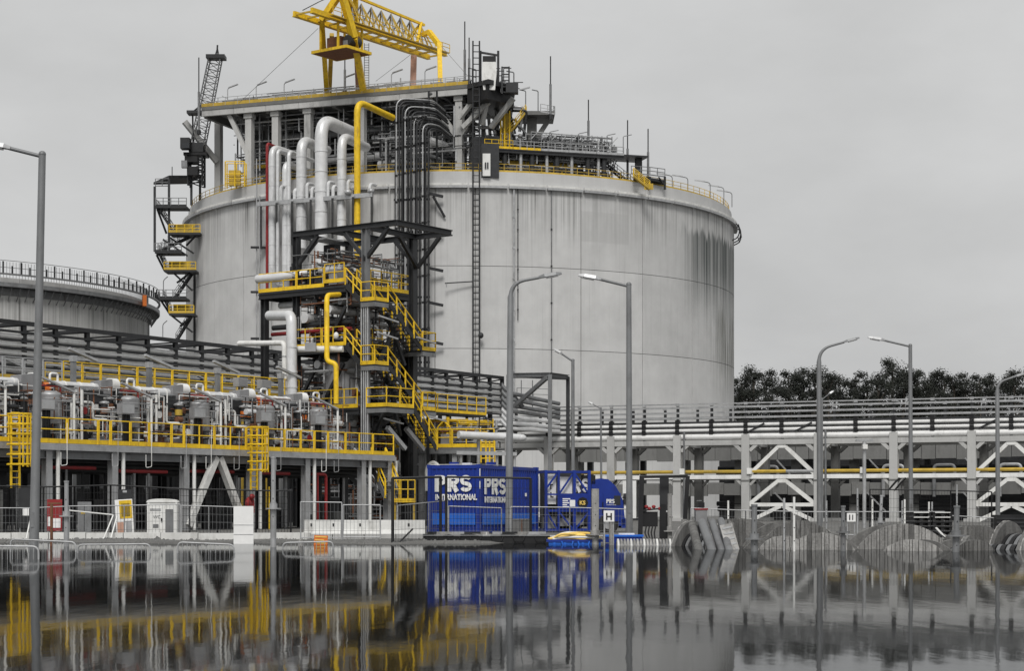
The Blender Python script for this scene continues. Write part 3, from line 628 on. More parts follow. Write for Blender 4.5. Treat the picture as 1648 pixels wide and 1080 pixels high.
# ---- yellow gantry crane
gc = thing('gantry_crane', 'yellow gantry crane with lattice girder on top of the roof platform', 'crane', RL.at(20, 5, ZD))
GA = P(487, 18, 239.0); GB = P(704, 84, 262.0); GA.z = GB.z = H + (820 - 18) / F * 239
gd = (GB - GA); gd.z = 0; gl = gd.length; ge = gd / gl; gn = Vector((-ge.y, ge.x, 0))
with frame(FM((GA.x, GA.y), (ge.x, ge.y), GA.z)):
    for q in (-1.5, 1.5):
        beam('girder_rail', (0, q, 0), (gl, q, 0), .35, .6, 'yellow', gc)
        beam('girder_flange', (0, q, -.36), (gl, q, -.36), .6, .1, 'yellow', gc)
    for i in range(14): x = .3 + i * (gl - .6) / 13; beam('girder_tie', (x, -1.4, -.1), (x, 1.4, -.1), .2, .2, 'yellow_dull', gc)
    slab('walkway', [(3, -2.6), (gl - .5, -2.6), (gl - .5, -1.9), (3, -1.9)], -.2, -.1, 'yellow_dull', gc)
    railing(gc, [(3, -2.55, -.1), (gl - .5, -2.55, -.1)], 'yellow', sp=1.7, r=.045, posts=False, kick=False)
    # lattice truss above the girder
    x0, x1, zt = 8.5, gl - 3.0, 3.6
    beam('top_chord', (x0 - 3.5, 0, zt + .9), (x1, 0, zt), .32, .32, 'yellow', gc)
    n = 8
    for i in range(n):
        xa = x0 + (x1 - x0) * i / n; xb = x0 + (x1 - x0) * (i + 1) / n; xm = (xa + xb) / 2
        for q in (-1.4, 1.4):
            bar('truss_diagonal', (xa, q, .4), (xm, 0, zt - .1), .11, 'steel_grey', gc, 6); bar('truss_diagonal', (xm, 0, zt - .1), (xb, q, .4), .11, 'yellow_dull', gc, 6)
        bar('truss_post', (xm, -1.4, .4), (xm, 0, zt), .09, 'yellow_dull', gc, 6)
    # right head frame
    for q in (-1.3, 1.3): beam('head_leg', (x1 - 3.2, q, .4), (x1 - .6, 0, zt + .2), .35, .35, 'yellow', gc)
    # hoist cab
    slab('hoist_deck', [(5.1, -3.0), (9.9, -3.0), (9.9, 2.8), (5.1, 2.8)], -4.0, -3.75, 'rust', gc)
    for a_, b_ in (((5, -3.1), (10, -3.1)), ((5, 2.9), (10, 2.9)), ((5, -3.1), (5, 2.9)), ((10, -3.1), (10, 2.9))): beam('deck_edge', (*a_, -3.85), (*b_, -3.85), .16, .36, 'yellow', gc)
    box('hoist_body', (7.2, 0, -3.7), (2.2, 2.4, 1.7), 'rust', gc); box('hoist_motor', (6.6, -1.9, -3.7), (.9, .8, 1.0), 'steel_grey', gc); box('hoist_drum_box', (9.2, .2, -3.7), (1.2, 2.6, 1.8), 'pink_steel', gc)
    bar('hoist_drum', (6.2, -2.2, -2.7), (8.4, -2.2, -2.7), .7, 'steel_dark', gc, 14)
    for x in (5.2, 10.0):
        for q in (-1.5, 1.5): beam('hoist_hanger', (x, q, -3.7), (x, q, -.5), .25, .25, 'yellow', gc)
# legs down to the deck
def crane_leg(a, b, w0, m='yellow', name='leg'): return beam(name, a, b, w0, w0, m, gc)
def onD(px, n, z): return RL.px(px, n, z)
crane_leg(onD(527, 3.5, ZD), P(518, 30, 243), .62)
crane_leg(onD(529, 8.5, ZD), P(534, 55, 249), .58, 'yellow_dull')
crane_leg(onD(586, 1.0, ZD), P(570, 60, 243), .8)
crane_leg(P(570, 60, 243), P(549, -14, 241.5), .8)
crane_leg(onD(578, 8.0, ZD), P(573, 58, 250), .7, 'pink_steel')
crane_leg(P(573, 58, 250), P(572, -16, 249), .7)
crane_leg(P(549, -14, 241.5), P(572, -16, 249), .7, name='head_tie')
crane_leg(P(518, 32, 243), P(545, -8, 242), .75, name='head_tie')
crane_leg(P(572, 20, 248), P(555, -10, 244), .6, name='head_tie')
crane_leg(onD(709, 4, ZD), P(707, 70, 254), .62); crane_leg(P(707, 72, 254), P(690, 50, 256), .62); crane_leg(P(690, 51, 256), P(680, 56, 258), .55)
crane_leg(onD(664, 9, ZD), P(666, 90, 258), .8, 'pink_steel')
for px, n in ((527, 3.5), (529, 8.5), (586, 1.0), (578, 8.0), (709, 4), (664, 9)):
    p = onD(px, n, ZD); beam('bogie', p + Vector((-1.1, .4, .35)), p + Vector((1.1, -.4, .35)), .6, .7, 'yellow_dull', gc)
mb = MB()       # caged access ladder beside the leg
la = onD(590, 1.2, ZD); lb = la + Vector((0, 0, 7.0))
for q in (-.3, .3): mb.bar(la + Vector((q, 0, 0)), lb + Vector((q, 0, 0)), .05, 5)
for i in range(20): z = .3 + i * .34; mb.bar(la + Vector((-.3, 0, z)), la + Vector((.3, 0, z)), .035, 4)
mb.out('ladder', 'steel_grey', gc)
mb = MB(); mb.bar(P(487, 16, 239), P(512, 3, 240), .06, 5).bar(P(512, 3, 240), P(540, -10, 243), .06, 5); mb.out('stay_cable', 'steel_dark', gc)
for k, (a_, b_) in enumerate(((P(512, 45, 243), P(385, 165, 254)), (P(700, 62, 256), P(760, 130, 247)), (P(660, 88, 256), P(605, 130, 247)))):
    g = thing('guy_wire', ['long thin guy wire from the gantry leg down to the left deck edge', 'thin guy wire from the gantry end down towards the cable ladder', 'thin guy wire below the middle of the gantry girder'][k], 'wire', b_); bar('strand', a_, b_, .03, 'steel_grey', g, 5)

# ---- pedestal lattice crane, left
pc = thing('pedestal_crane', 'dark pedestal crane with raised lattice boom at the left of the roof', 'crane', P(313, 300, 262))
mb = MB(); lattice(mb, P(319, 232, 262), P(347, 92, 260), 1.8, 14, .09, .045, .9, up=(0, 1, 0)); mb.out('boom', 'steel_grey', pc)
mb = MB(); mb.box(P(348, 95, 260), (2.6, 2.0, .5)); mb.bar(P(349, 90, 260), P(350, 72, 260), .12).bar(P(345, 92, 260), P(350, 76, 260), .06).bar(P(353, 92, 260), P(350, 76, 260), .06); mb.out('boom_head', 'steel_dark', pc)
mb = MB(); lattice(mb, P(316, 300, 262), P(316, 250, 262), 2.0, 6, .16, .08); mb.out('pedestal', 'steel_dark', pc)
box('slew_deck', P(316, 252, 262), (3.2, 2.6, .4), 'steel_black', pc); box('machine_house', P(317, 246, 262), (2.0, 2.0, 1.3), 'steel_dark', pc)
box('cab', P(299, 240, 260), (1.3, 1.6, 1.5), 'steel_dark', pc); box('cab_window', P(299, 238, 259.1), (1.0, .1, .8), 'glass_dark', pc)
box('counterweight', P(309, 262, 261), (1.8, 1.6, .8), 'steel_black', pc); box('switch_box', P(297, 270, 260), (.8, .7, 1.0), 'steel_grey', pc)
box('ballast', P(311, 283, 261), (1.5, 1.6, 1.2), 'steel_black', pc)
bar('stay', P(311, 246, 262), P(310, 180, 262), .12, 'steel_dark', pc); bar('stay', P(310, 180, 262), P(325, 168, 261), .12, 'steel_dark', pc)
box('rest_platform', P(316, 184, 261), (2.4, 2.0, .4), 'steel_dark', pc)
bar('hook_rope', P(330, 208, 261), P(331, 240, 261), .05, 'steel_dark', pc, 5)

# ---- cantilever platform with hoist cabinet, right of the roof platform
hp = thing('hoist_tower', 'dark steel hoist platform with white cabinet at the right roof corner', 'hoist tower', P(790, 280, 243))
def pl(px, py, Y): return P(px, py, Y)
v = [P(752, 138, 242), P(786, 144, 239), P(830, 152, 243), P(826, 150, 251), P(756, 134, 250)]; zz = sum(q.z for q in v) / 5
slab('deck', [(q.x, q.y) for q in v], zz - .6, zz, 'steel_dark', hp)
for a_, b_ in (((745, 205), (800, 150)), ((790, 205), (826, 158)), ((740, 190), (770, 150)), ((776, 200), (786, 150))): beam('bracket', P(a_[0], a_[1], 244), P(b_[0], b_[1], 242), .5, .6, 'concrete', hp)
slab('bracket_web', [(q.x * .97 - .2, q.y + .5) for q in v], zz - 2.4, zz - .62, 'steel_black', hp)
for px in (758, 778, 800): beam('hanger_column', P(px, 160, 247), P(px, 290, 247), .6, .6, 'concrete_dark', hp)
box('shaft', P(782, 284, 246), (3.6, 3.0, 5), 'steel_dark', hp)
M0 = P(783, 146, 240.5)
with frame(Matrix.Translation(M0)):
    b = bmesh.new()
    prf = [(-.75, 0), (.75, 0), (.95, 2.2), (.85, 3.6), (-.85, 3.6), (-.95, 2.2)]
    v = [V((x + .35, y, z)) for y in (-.7, .8) for x, z in prf]; n = 6
    f = [tuple(range(n - 1, -1, -1)), tuple(range(n, 2 * n))] + [(i, n + i, n + (i + 1) % n, (i + 1) % n)[::-1] for i in range(n)]
    mesh_obj('cabinet', v, f, 'white_paint', hp)
    for x in (-.8, 1.5): beam('mast', (x, .9, 0), (x, .9, 5.4), .3, .3, 'steel_dark', hp)
    box('winch', (.35, .9, 3.7), (1.7, 1.2, .9), 'steel_black', hp); beam('top_frame', (-.8, .9, 5.2), (1.6, .9, 4.8), .25, .25, 'steel_dark', hp)
    for x in (2.0, 2.9): beam('gate_post', (x, .2, -.3), (x, .2, 3.2), .2, .2, 'steel_dark', hp)
    for z in (.6, 1.4, 2.2, 3.1): beam('gate_rail', (2.0, .2, z), (2.9, .2, z), .14, .14, 'steel_dark', hp)
    box('motor', (3.3, .6, -.2), (1.6, 1.5, 1.3), 'steel_dark', hp)
rk = random.Random(19)
for i in range(16):
    px = rk.uniform(796, 828); y = 150; Yq = rk.uniform(242, 248); b0 = P(px, y, Yq); h_ = rk.uniform(1.0, 3.6) * (1 if px < 815 else .6)
    if i % 2: beam('frame_post', b0, b0 + UP * h_, .13, .13, rk.choice(['steel_dark', 'steel_grey']), hp); beam('frame_rail', b0 + UP * h_, b0 + UP * h_ + Vector((rk.uniform(.6, 1.4), 0, 0)), .1, .1, 'steel_dark', hp)
    else: box('winch_gear', b0, (rk.uniform(.4, .9), .7, h_ * .5), rk.choice(['steel_dark', 'steel_grey', 'vessel_grey']), hp)
for i in range(14):
    px = rk.uniform(758, 826); y = rk.uniform(165, 225); a_ = P(px, y, 246); tube('hung_pipe', [a_, a_ + Vector((rk.uniform(1, 3), 0, 0)), a_ + Vector((rk.uniform(1.5, 3), .5, -rk.uniform(1, 4)))], rk.uniform(.1, .25), rk.choice(['steel_dark', 'steel_grey', 'galvanised']), hp, n=8)
railing(hp, [P(806, 148, 241), P(829, 151, 243), P(827, 150, 250)], 'steel_grey', sp=1.2, r=.05, posts=False)
railing(hp, [P(754, 136, 243), P(766, 139, 242)], 'steel_dark', h=2.2, sp=.9, r=.06, posts=False)
tube('lamp_arm', [P(827, 150, 244), P(827, 116, 244), P(815, 114, 244)], .08, 'steel_grey', hp, n=6)
box('door', P(783, 283, 241.2), (1.0, .2, 2.9), 'white_paint', hp)
box('kiosk', P(789, 288, 242.6), (2.3, 2.2, 4.4), 'steel_dark', hp)
for dx in (-.12, .14): box('door_window', P(783 + dx * 14, 271, 241.0), (.18, .1, .8), 'glass_dark', hp)

# ---- yellow pipe deck on the right of the roof
ydk = thing('pipe_deck', 'steel pipe deck with yellow kerb and legs on the tank roof, right of the hoist', 'platform', P(890, 300, 246))
DL = Ln((P(780, 236, 243).x, 243), (P(1004, 250, 248.5).x, 248.5)); ZY = H + (820 - 237) / F * 243
with frame(DL.M()):
    L_ = DL.len
    slab('deck', [(0, 0), (L_, 0), (L_, 6.4), (0, 6.4)], ZY - .12, ZY, 'steel_dark', ydk)
    beam('edge_beam', (0, .1, ZY - .32), (L_, .1, ZY - .32), .2, .38, 'steel_dark', ydk, 'ibeam')
    for i in range(5): x0 = L_ * i / 5; x1 = L_ * (i + 1) / 5; railing(ydk, [(x0, 0, ZY), (x1, 0, ZY)], 'yellow' if i == 0 else 'galvanised', sp=1.1, r=.045, posts=False, kickm='yellow' if i < 2 else 'galvanised', kh=.3)
    railing(ydk, [(0, 6.3, ZY), (L_, 6.3, ZY)], 'galvanised', sp=1.2, r=.045, posts=False)
    for i, px in enumerate((812, 838, 856, 880, 896, 920, 946, 963, 972)):
        for n in (.6, 6): s = DL.s(px, n); bar('leg', (s, n, RIM + .5), (s, n, ZY - .3), .24 if i % 2 else .36, 'galvanised' if i % 2 else 'steel_dark', ydk, 10)
    for px0, px1 in ((946, 963), (955, 972), (900, 915)): beam('brace', (DL.s(px0), 1, RIM + 1.6), (DL.s(px1), 1, ZY - .5), .2, .2, 'steel_dark', ydk)
    for n, z, r, m in ((3, 46.3, .4, 'insulation'), (4.2, 45.2, .5, 'insulation'), (2.2, 47.0, .25, 'yellow_dull'), (5, 46.8, .35, 'steel_dark')): tube('header_pipe', [(1, n, z), (L_ * .7, n, z)], r, m, ydk, n=10)
    rk = random.Random(11)
    for i in range(26):     # dense valves on the deck
        x = 1.0 + i * (L_ - 2) / 25; q = rk.uniform(.8, 3.5); hh = rk.uniform(.8, 2.6)
        bar('valve_stem', (x, q, ZY), (x, q, ZY + hh), rk.uniform(.08, .2), rk.choice(['galvanised', 'steel_dark', 'insulation', 'steel_grey']), ydk, 8)
        if i % 2: box('valve_body', (x, q, ZY + hh * .45), (rk.uniform(.5, .9), .6, rk.uniform(.4, .8)), rk.choice(['steel_dark', 'vessel_grey', 'steel_grey']), ydk)
        if i % 3 == 0: ball('actuator', (x, q, ZY + hh), (.35, .35, .3), rk.choice(['steel_dark', 'vessel_grey']), ydk)
    harness(ydk, ((.5, L_ - 1), (.6, 5.5), (ZY + .1, ZY + 2.3)), 80, ('steel_grey', 'galvanised', 'steel_dark'), 71, (.03, .09), 'deck_pipework')
    harness(ydk, ((.5, L_ - 1), (.6, 5.5), (RIM + 1.5, ZY - .4)), 60, ('steel_grey', 'galvanised', 'steel_dark'), 72, (.04, .12), 'deck_pipework')
    # tall pipe frame and kit standing on the deck
    for i in range(9):
        x = 6.5 + i * (L_ - 8) / 8; bar('frame_post', (x, .5, ZY), (x, .5, ZY + 2.5), .07, 'steel_grey', ydk, 6); bar('frame_post', (x, 5, ZY), (x, 5, ZY + 2.6), .07, 'steel_dark', ydk, 6)
        beam('frame_knee', (x, .5, ZY + 1.6), (x + .8, .5, ZY + 2.45), .1, .1, 'galvanised', ydk)
    bar('frame_rail', (6.5, .5, ZY + 2.5), (L_ - 1.5, .5, ZY + 2.3), .08, 'galvanised', ydk, 6); bar('frame_rail', (6.5, 5, ZY + 2.6), (L_ - 1.5, 5, ZY + 2.4), .08, 'steel_dark', ydk, 6)
    for i in range(34):
        x = rk.uniform(1.5, L_ - 1); q = rk.uniform(1, 6); z = rk.uniform(.3, 2.0)
        k_ = i % 4
        if k_ == 0: bar('motor', (x, q, ZY + z), (x + rk.uniform(.5, 1.3), q, ZY + z), rk.uniform(.14, .3), rk.choice(['steel_dark', 'vessel_grey', 'galvanised']), ydk, 10)
        elif k_ == 1: tube('small_pipe', [(x, q, ZY), (x, q, ZY + z + .4), (x + .8, q, ZY + z + .4), (x + .8, q, ZY + .2)], .07, rk.choice(['galvanised', 'steel_grey']), ydk, n=6)
        elif k_ == 2: box('panel', (x, q, ZY + .2), (rk.uniform(.3, .8), .3, rk.uniform(.7, 1.6)), rk.choice(['steel_dark', 'white_paint', 'vessel_grey']), ydk)
        else: bar('stand', (x, q, ZY), (x, q, ZY + z + .5), .06, 'yellow_dull' if i % 8 == 3 else 'steel_dark', ydk, 6)
    for i in range(20):     # gear in the shade between deck and roof
        x = 1 + i * (L_ - 3) / 19; q = rk.uniform(1.5, 5); z = rk.uniform(.8, 2.0)
        if i % 3 == 0: bar('pump', (x, q, RIM + 1.6), (x, q, RIM + 1.6 + z), rk.uniform(.25, .5), rk.choice(['insulation', 'vessel_grey', 'steel_dark']), ydk, 12)
        elif i % 3 == 1: beam('cross_brace', (x, 1.2, RIM + 1.2), (x + 1.4, 1.2, ZY - .5), .12, .12, 'steel_dark', ydk)
        else: tube('loop_pipe', [(x, q, RIM + 1.5), (x, q, ZY - 1.0), (x + 1.2, q, ZY - 1.0), (x + 1.2, q, RIM + 1.5)], .16, rk.choice(['galvanised', 'insulation', 'steel_dark']), ydk, n=8)
    for x0, x1, z in ((5, 12, 1.5), (8, 17, 1.9), (12, 19, 1.2)): tube('branch_pipe', [(x0, 2.4, ZY + .1), (x0, 2.4, ZY + z), (x1, 2.4, ZY + z), (x1, 2.4, ZY + .1)], .14, 'galvanised', ydk, n=8)
    for x in (9, 13, 17, 19.3): tube('lamp_post', [(x, .3, ZY), (x, .3, ZY + 2.6), (x + 1.2, .3, ZY + 2.9)], .06, 'steel_grey', ydk, n=6)
    flight(ydk, (L_ - 3.2, 1.5, ZY), (L_ + 2.4, 1.5, RIM + .9), 1.0, (0, 1, 0), 'steel_dark', 'steel_grey')
    box('canopy', (L_ + 1.2, 2, ZY - .1), (4.5, 4, .25), 'steel_dark', ydk); box('canopy_post', (L_ + 2.6, 1.4, RIM), (.8, .7, ZY - .1 - RIM), 'steel_dark', ydk)
# bracket platform with rod
bp_ = thing('bracket_platform', 'small concrete bracket platform with grey railing behind the yellow stair', 'platform', P(870, 240, 250))
v = [P(838, 178, 246), P(893, 184, 246), P(890, 182, 252), P(838, 176, 252)]; zz = v[0].z
slab('deck', [(q.x, q.y) for q in v], zz - .5, zz, 'concrete_dark', bp_)
box('column', P(856, 240, 248.5), (1.3, 1.3, 4.6), 'concrete_dark', bp_); beam('brace', P(862, 225, 248), P(886, 188, 248), .6, .6, 'concrete_dark', bp_); beam('brace', P(842, 232, 248), P(812, 250, 248), .5, .5, 'concrete_dark', bp_)
railing(bp_, [P(870, 180, 246), P(893, 184, 246), P(891, 183, 252)], 'galvanised', sp=1.2, r=.045, posts=False)
for px in (846, 866): tube('lamp_post', [P(px, 178, 247), P(px, 146, 247), P(px - 10, 144, 247)], .07, 'steel_grey', bp_, n=6)
beam('lamp_head', P(838, 144, 247), P(853, 140, 247), .3, .16, 'galvanised', bp_)
ys = thing('roof_stair', 'yellow steel stair and cabinet between hoist tower and bracket platform', 'stair', P(825, 236, 245))
box('tower_box', P(815, 232, 246), (1.1, 1.0, 4.0), 'yellow_dull', ys)
flight(ys, P(846, 180, 246), P(814, 222, 245), 1.0, (0.1, 1, 0), 'yellow_dull', 'yellow')
for px in (806, 812, 820): bar('frame_post', P(px, 236, 244.5), P(px, 178, 244.5), .1, 'yellow', ys, 6)
# yellow stair and small deck at the right end
rs = thing('rim_stair', 'small yellow stair with grey lookout deck near the right end of the roof', 'stair', P(1045, 305, 250))
v = [P(1020, 281, 248), P(1070, 284, 252), P(1066, 282, 258), P(1018, 280, 254)]; zz = v[0].z
slab('deck', [(q.x, q.y) for q in v], zz - .35, zz, 'steel_dark', rs)
railing(rs, [P(1016, 280, 249), P(1046, 282, 250), P(1070, 285, 252)], 'steel_grey', sp=1.3, r=.05, posts=False)
for px, Y in ((1070, 252), (1046, 250)): bar('leg', P(px, 305, Y), P(px, 284, Y), .16, 'steel_dark', rs, 6)
beam('brace', P(1060, 285, 251), P(1070, 298, 252), .15, .15, 'steel_dark', rs)
flight(rs, P(1020, 282, 247.5), P(1046, 303, 246.5), 1.0, (0, 1, 0), 'yellow_dull', 'yellow'); box('side_panel', P(1044, 305, 247), (1.2, .12, .8), 'yellow_dull', rs)
mb = MB()
for k, px in enumerate((1028, 1083)): pass
for k, (x, top, d) in enumerate(((1082, 283, -1), (1107, 286, -1), (1143, 294, -1), (1165, 302, -1), (1178, 310, -1), (1030, 254, -1))):
    Y = 282 - math.sqrt(max(0, (TR - 1) ** 2 - ((x - 824) / F * 262 + 7.7) ** 2)); Y = min(Y, 270)
    p0 = P(x, top, Y); p0 = Vector((p0.x, Y, RIM + 1.5)); p1 = P(x, top, Y)
    l = thing('rim_lamp', 'thin bent lamp post on the tank rim, %s' % ['first right of the lookout deck', 'second right of the lookout deck', 'third right of the lookout deck', 'fourth right of the lookout deck', 'last before the right shoulder', 'between the pair of lightning rods'][k], 'lamp', p0, 'lamp posts along the right tank rim')
    tube('post', [p0, p1, p1 + Vector((-1.4, 0, .25))], .06, 'steel_grey', l, br=.4, n=6); beam('lamp_head', p1 + Vector((-2.2, 0, .38)), p1 + Vector((-.7, 0, .18)), .28, .14, 'galvanised', l)
# yellow cabin and gear on the rim, left
for k, (px, y0, w_, hgt) in enumerate(((378, 300, 2.6, 3.4), (885, 296, 3.2, 1.8))):
    Y = 247 if k else 252; yc = thing('rim_cage', ['yellow caged stair head on the left tank rim below the roof platform', 'yellow caged valve station on the rim below the pipe deck'][k], 'cage', P(px, y0, Y))
    for dx in (-.5, 0, .5):
        for dy in (0, 1.6): b0 = P(px, y0, Y) + Vector((dx * w_, dy, 0)); bar('post', b0, b0 + UP * hgt, .09, 'yellow', yc, 6)
    for z in (.5, 1.1, 1.7, hgt):
        for dy in (0, 1.6): b0 = P(px, y0, Y) + Vector((0, dy, min(z, hgt))); bar('rail', b0 - Vector((w_ / 2, 0, 0)), b0 + Vector((w_ / 2, 0, 0)), .07, 'yellow', yc, 6)
    box('unit', P(px, y0, Y + .8) + UP * .1, (w_ * .6, .9, hgt * .6), 'yellow_dull', yc)

# ================================================================ LEFT STAIR TOWER hung on the tank flank
st = thing('stair_tower', 'dark zigzag escape stair with yellow landings on the left flank of the tank', 'stair', P(290, 560, 268))
YS = 262.0
def S(px, py, dy=0): return P(px, py, YS + dy)
for px, y0, y1, dy in ((249, 300, 405, 0), (272, 288, 410, 0), (272, 288, 330, 6), (322, 285, 330, 5), (313, 430, 560, 3), (308, 285, 330, 0)): beam('post', S(px, y1, dy), S(px, y0, dy), .3, .3, 'steel_dark', st)
a_ = [S(246, 299), S(274, 285), S(322, 284, 2), S(322, 288, 9), S(250, 300, 9)]
v = [S(247, 297), S(272, 286), S(324, 286, 4), S(300, 296, 4)]
mesh_obj('canopy', v + [p + UP * .35 for p in v], [(3, 2, 1, 0), (4, 5, 6, 7), (0, 1, 5, 4), (1, 2, 6, 5), (2, 3, 7, 6), (3, 0, 4, 7)], 'steel_dark', st)
zig = [(252, 332, 278, 372), (318, 374, 254, 404), (254, 404, 268, 434), (312, 434, 280, 480), (262, 478, 274, 502), (310, 504, 283, 548)]
lands = [(250, 331, 300), (272, 374, 322), (249, 404, 292), (264, 434, 315), (256, 479, 300), (272, 504, 312)]
for i, (xa, y, xb) in enumerate(lands):
    A_ = S(xa, y, -1); B_ = S(xb, y, -1); slab('landing', [(A_.x, A_.y), (B_.x, B_.y), (B_.x, B_.y + 3), (A_.x, A_.y + 3)], A_.z - .3, A_.z, 'steel_dark', st)
    railing(st, [A_, B_], 'yellow' if i % 2 else 'steel_grey', sp=1.0, r=.05, posts=False, kh=.35 if i % 2 else .2, kickm='yellow_dull' if i % 2 else 'steel_dark')
    if i % 2: box('screen', ((A_.x * .6 + B_.x * .4), A_.y + 2.4, A_.z), ((B_.x - A_.x) * .7, .12, 1.5), 'yellow_dull', st)
for i, (xa, ya, xb, yb) in enumerate(zig): flight(st, S(xa, ya, i % 2), S(xb, yb, i % 2), 1.1, (0, 1, 0), 'steel_dark', 'steel_grey')
for xa, ya, xb, yb in ((270, 380, 312, 408), (262, 385, 302, 412), (300, 380, 318, 374), (280, 440, 310, 468), (276, 508, 310, 535), (253, 336, 268, 376), (252, 410, 265, 436), (258, 482, 273, 505), (305, 440, 285, 455), (308, 510, 290, 525), (316, 378, 300, 395)): beam('brace', S(xa, ya), S(xb, yb, 1), .22, .22, 'steel_dark', st)
for k, (px, y) in enumerate(((263, 475), (262, 546))): tube('lamp_post', [S(px, y), S(px, y - 24), S(px + 7, y - 30)], .07, 'steel_grey', st, br=.3, n=6)
railing(st, [S(250, 300), S(272, 300)], 'steel_grey', sp=1, r=.05, posts=False); bar('aerial', S(277, 286), S(277, 268), .06, 'steel_dark', st, 6)

# ================================================================ PIPES ON THE TANK FACE
def wallp(px, off, z): return TP(TA(px, TR + off), TR + off, z)
def zat(py, Y): return H + (820 - py) / F * Y
def face_pipe(name, label, px, top, bot, r, m, run, off=2.2, cat='pipe', bands=2.6, br=None):
    b0 = wallp(px, off, 0); zt = zat(top, b0.y); zb = zat(bot, b0.y); br = br or r * 3
    t_ = thing(name, label, cat, Vector((b0.x, b0.y, zb)))
    pts = [Vector((b0.x, b0.y, zb)), Vector((b0.x, b0.y, zt - r)), Vector((b0.x, b0.y, zt - r)) + Vector(run)]
    tube('pipe', pts, r, m, t_, br=br, n=16, k=7)
    if bands:
        z = zb + 1.5
        while z < zt - br - .5: bar('jacket_band', (b0.x, b0.y, z), (b0.x, b0.y, z + .12), r * 1.07, m, t_, 16); z += bands
    return t_
run = (2.6, 7.5, 0)
face_pipe('insulated_pipe', 'slim silver pipe with a short bend, leftmost of the silver risers', 438, 231, 445, .48, 'insulation', (2.5, 5, -.1))
face_pipe('insulated_pipe', 'thin silver riser paired with the leftmost silver pipe', 447, 238, 445, .24, 'insulation', (2.5, 5, -.1))
face_pipe('insulated_pipe', 'silver riser with its bend lowest of the row, third from left', 459, 257, 445, .42, 'insulation', (2.5, 6, -.1))
face_pipe('insulated_pipe', 'thin silver riser just right of the lowest bend', 465, 240, 445, .28, 'insulation', (2.5, 6, -.1))
face_pipe('insulated_pipe', 'thick silver riser left of the tallest silver bend', 485, 216, 400, .68, 'insulation', run, off=2.6)
face_pipe('insulated_pipe', 'thickest and tallest silver riser with a big hooked bend', 517, 181, 425, .84, 'insulation', (3.5, 7.5, -.3), off=3.0)
face_pipe('insulated_pipe', 'thick silver riser beside the yellow pipe', 550, 211, 470, .62, 'insulation', run, off=2.6)
face_pipe('yellow_riser', 'tall bright yellow gas pipe rising up the tank with a bend', 575, 157, 440, .42, 'yellow', (4.2, 6.0, -.9), off=3.2, bands=0, br=1.6)
face_pipe('fire_main', 'thin dark red fire water pipe down the left of the tank face', 430, 228, 548, .2, 'red', (1, 3, 0), bands=6)
for k, px in enumerate((413, 418)):
    p = wallp(px, 1.2, 0); t_ = thing('conduit', ['left of two thin grey conduits left of the red pipe', 'right of two thin grey conduits left of the red pipe'][k], 'pipe', p)
    bar('pipe', Vector((p.x, p.y, 20)), Vector((p.x, p.y, zat(255 + k * 60, p.y))), .09, 'galvanised', t_, 8)
    for y in (398, 470, 545): z = zat(y, p.y); beam('bracket', (p.x - .8, p.y, z), (p.x + 2.2, p.y + .6, z), .2, .3, 'steel_dark', t_)
# support frame carrying the risers
sf = thing('pipe_bracket', 'pale steel bracket frame carrying the silver risers on the tank face', 'bracket')
A_ = wallp(415, 4.2, 0); B_ = wallp(600, 4.2, 0); za = zat(325, 243)
beam('front_beam', Vector((A_.x, A_.y, za)), Vector((B_.x, B_.y, za + .1)), .35, .55, 'galvanised', sf)
for i, px in enumerate((420, 445, 470, 500, 535, 568, 598)):
    a0 = wallp(px, 4.2, za); a1 = wallp(px, .1, za - 5.0); beam('strut', a0, a1, .28, .3, 'steel_grey', sf); beam('arm', a0, wallp(px, .1, za), .28, .3, 'galvanised', sf)
for i, px in enumerate((452, 474, 494, 502, 528, 536, 560, 595)):
    a0 = wallp(px, 3.2, za + .1); tube('spring_hanger', [a0, a0 + UP * (1.6 if i % 2 else 2.2), a0 + UP * (1.6 if i % 2 else 2.2) + Vector((.7, 1, 0))], .22, 'insulation', sf, n=8)
for px in (560, 597): ball('valve', wallp(px, 4, za + .6), (.5, .5, .4), 'galvanised', sf)
# bundle of dark instrument pipes bending under the roof platform
rk = random.Random(4)
for k in range(12):
    px = 638 + k * 4.7; off = 2.4 + (k % 2) * .4; p = wallp(px, off, 0); top = 158 + k * 4.2 if k < 6 else 186 + (k - 6) * 4
    lb = 'dark instrument riser, %s of the dense bundle left of the ladder' % ['leftmost', 'second', 'third', 'fourth', 'fifth', 'sixth', 'seventh', 'eighth', 'ninth', 'tenth', 'eleventh', 'rightmost'][k]
    t_ = thing('instrument_pipe', lb, 'pipe', Vector((p.x, p.y, 18)), 'bundle of dark risers on the tank face'); zt = zat(top, p.y)
    tube('pipe', [(p.x, p.y, 18), (p.x, p.y, zt), (p.x + 4.6 - k * .3, p.y + 1.6, zt + .1), (p.x + 6.0 - k * .3, p.y + 6.5, zt - .2)], .10 + (k % 3) * .02, 'steel_dark' if k % 3 else 'galvanised', t_, br=1.3, n=10)
    for j in range(10): z = 20 + j * 3.4 + k * .07; bar('clamp', (p.x, p.y, z), (p.x, p.y, z + .25), .17, 'steel_black', t_, 8)
bk = thing('pipe_rails', 'black rail frame holding the bundle of dark risers', 'bracket', wallp(660, 1.5, 18))
for px in (636, 643, 650, 656, 662, 669, 676, 683, 690):
    p = wallp(px, 1.7, 0); beam('rail', Vector((p.x, p.y, 18)), Vector((p.x, p.y, zat(192, p.y))), .14, .2, 'steel_black', bk)
for j in range(9):
    z = 20 + j * 4.2; beam('cross_arm', wallp(634, 1.4, z), wallp(692, 1.4, z), .2, .25, 'steel_black', bk)
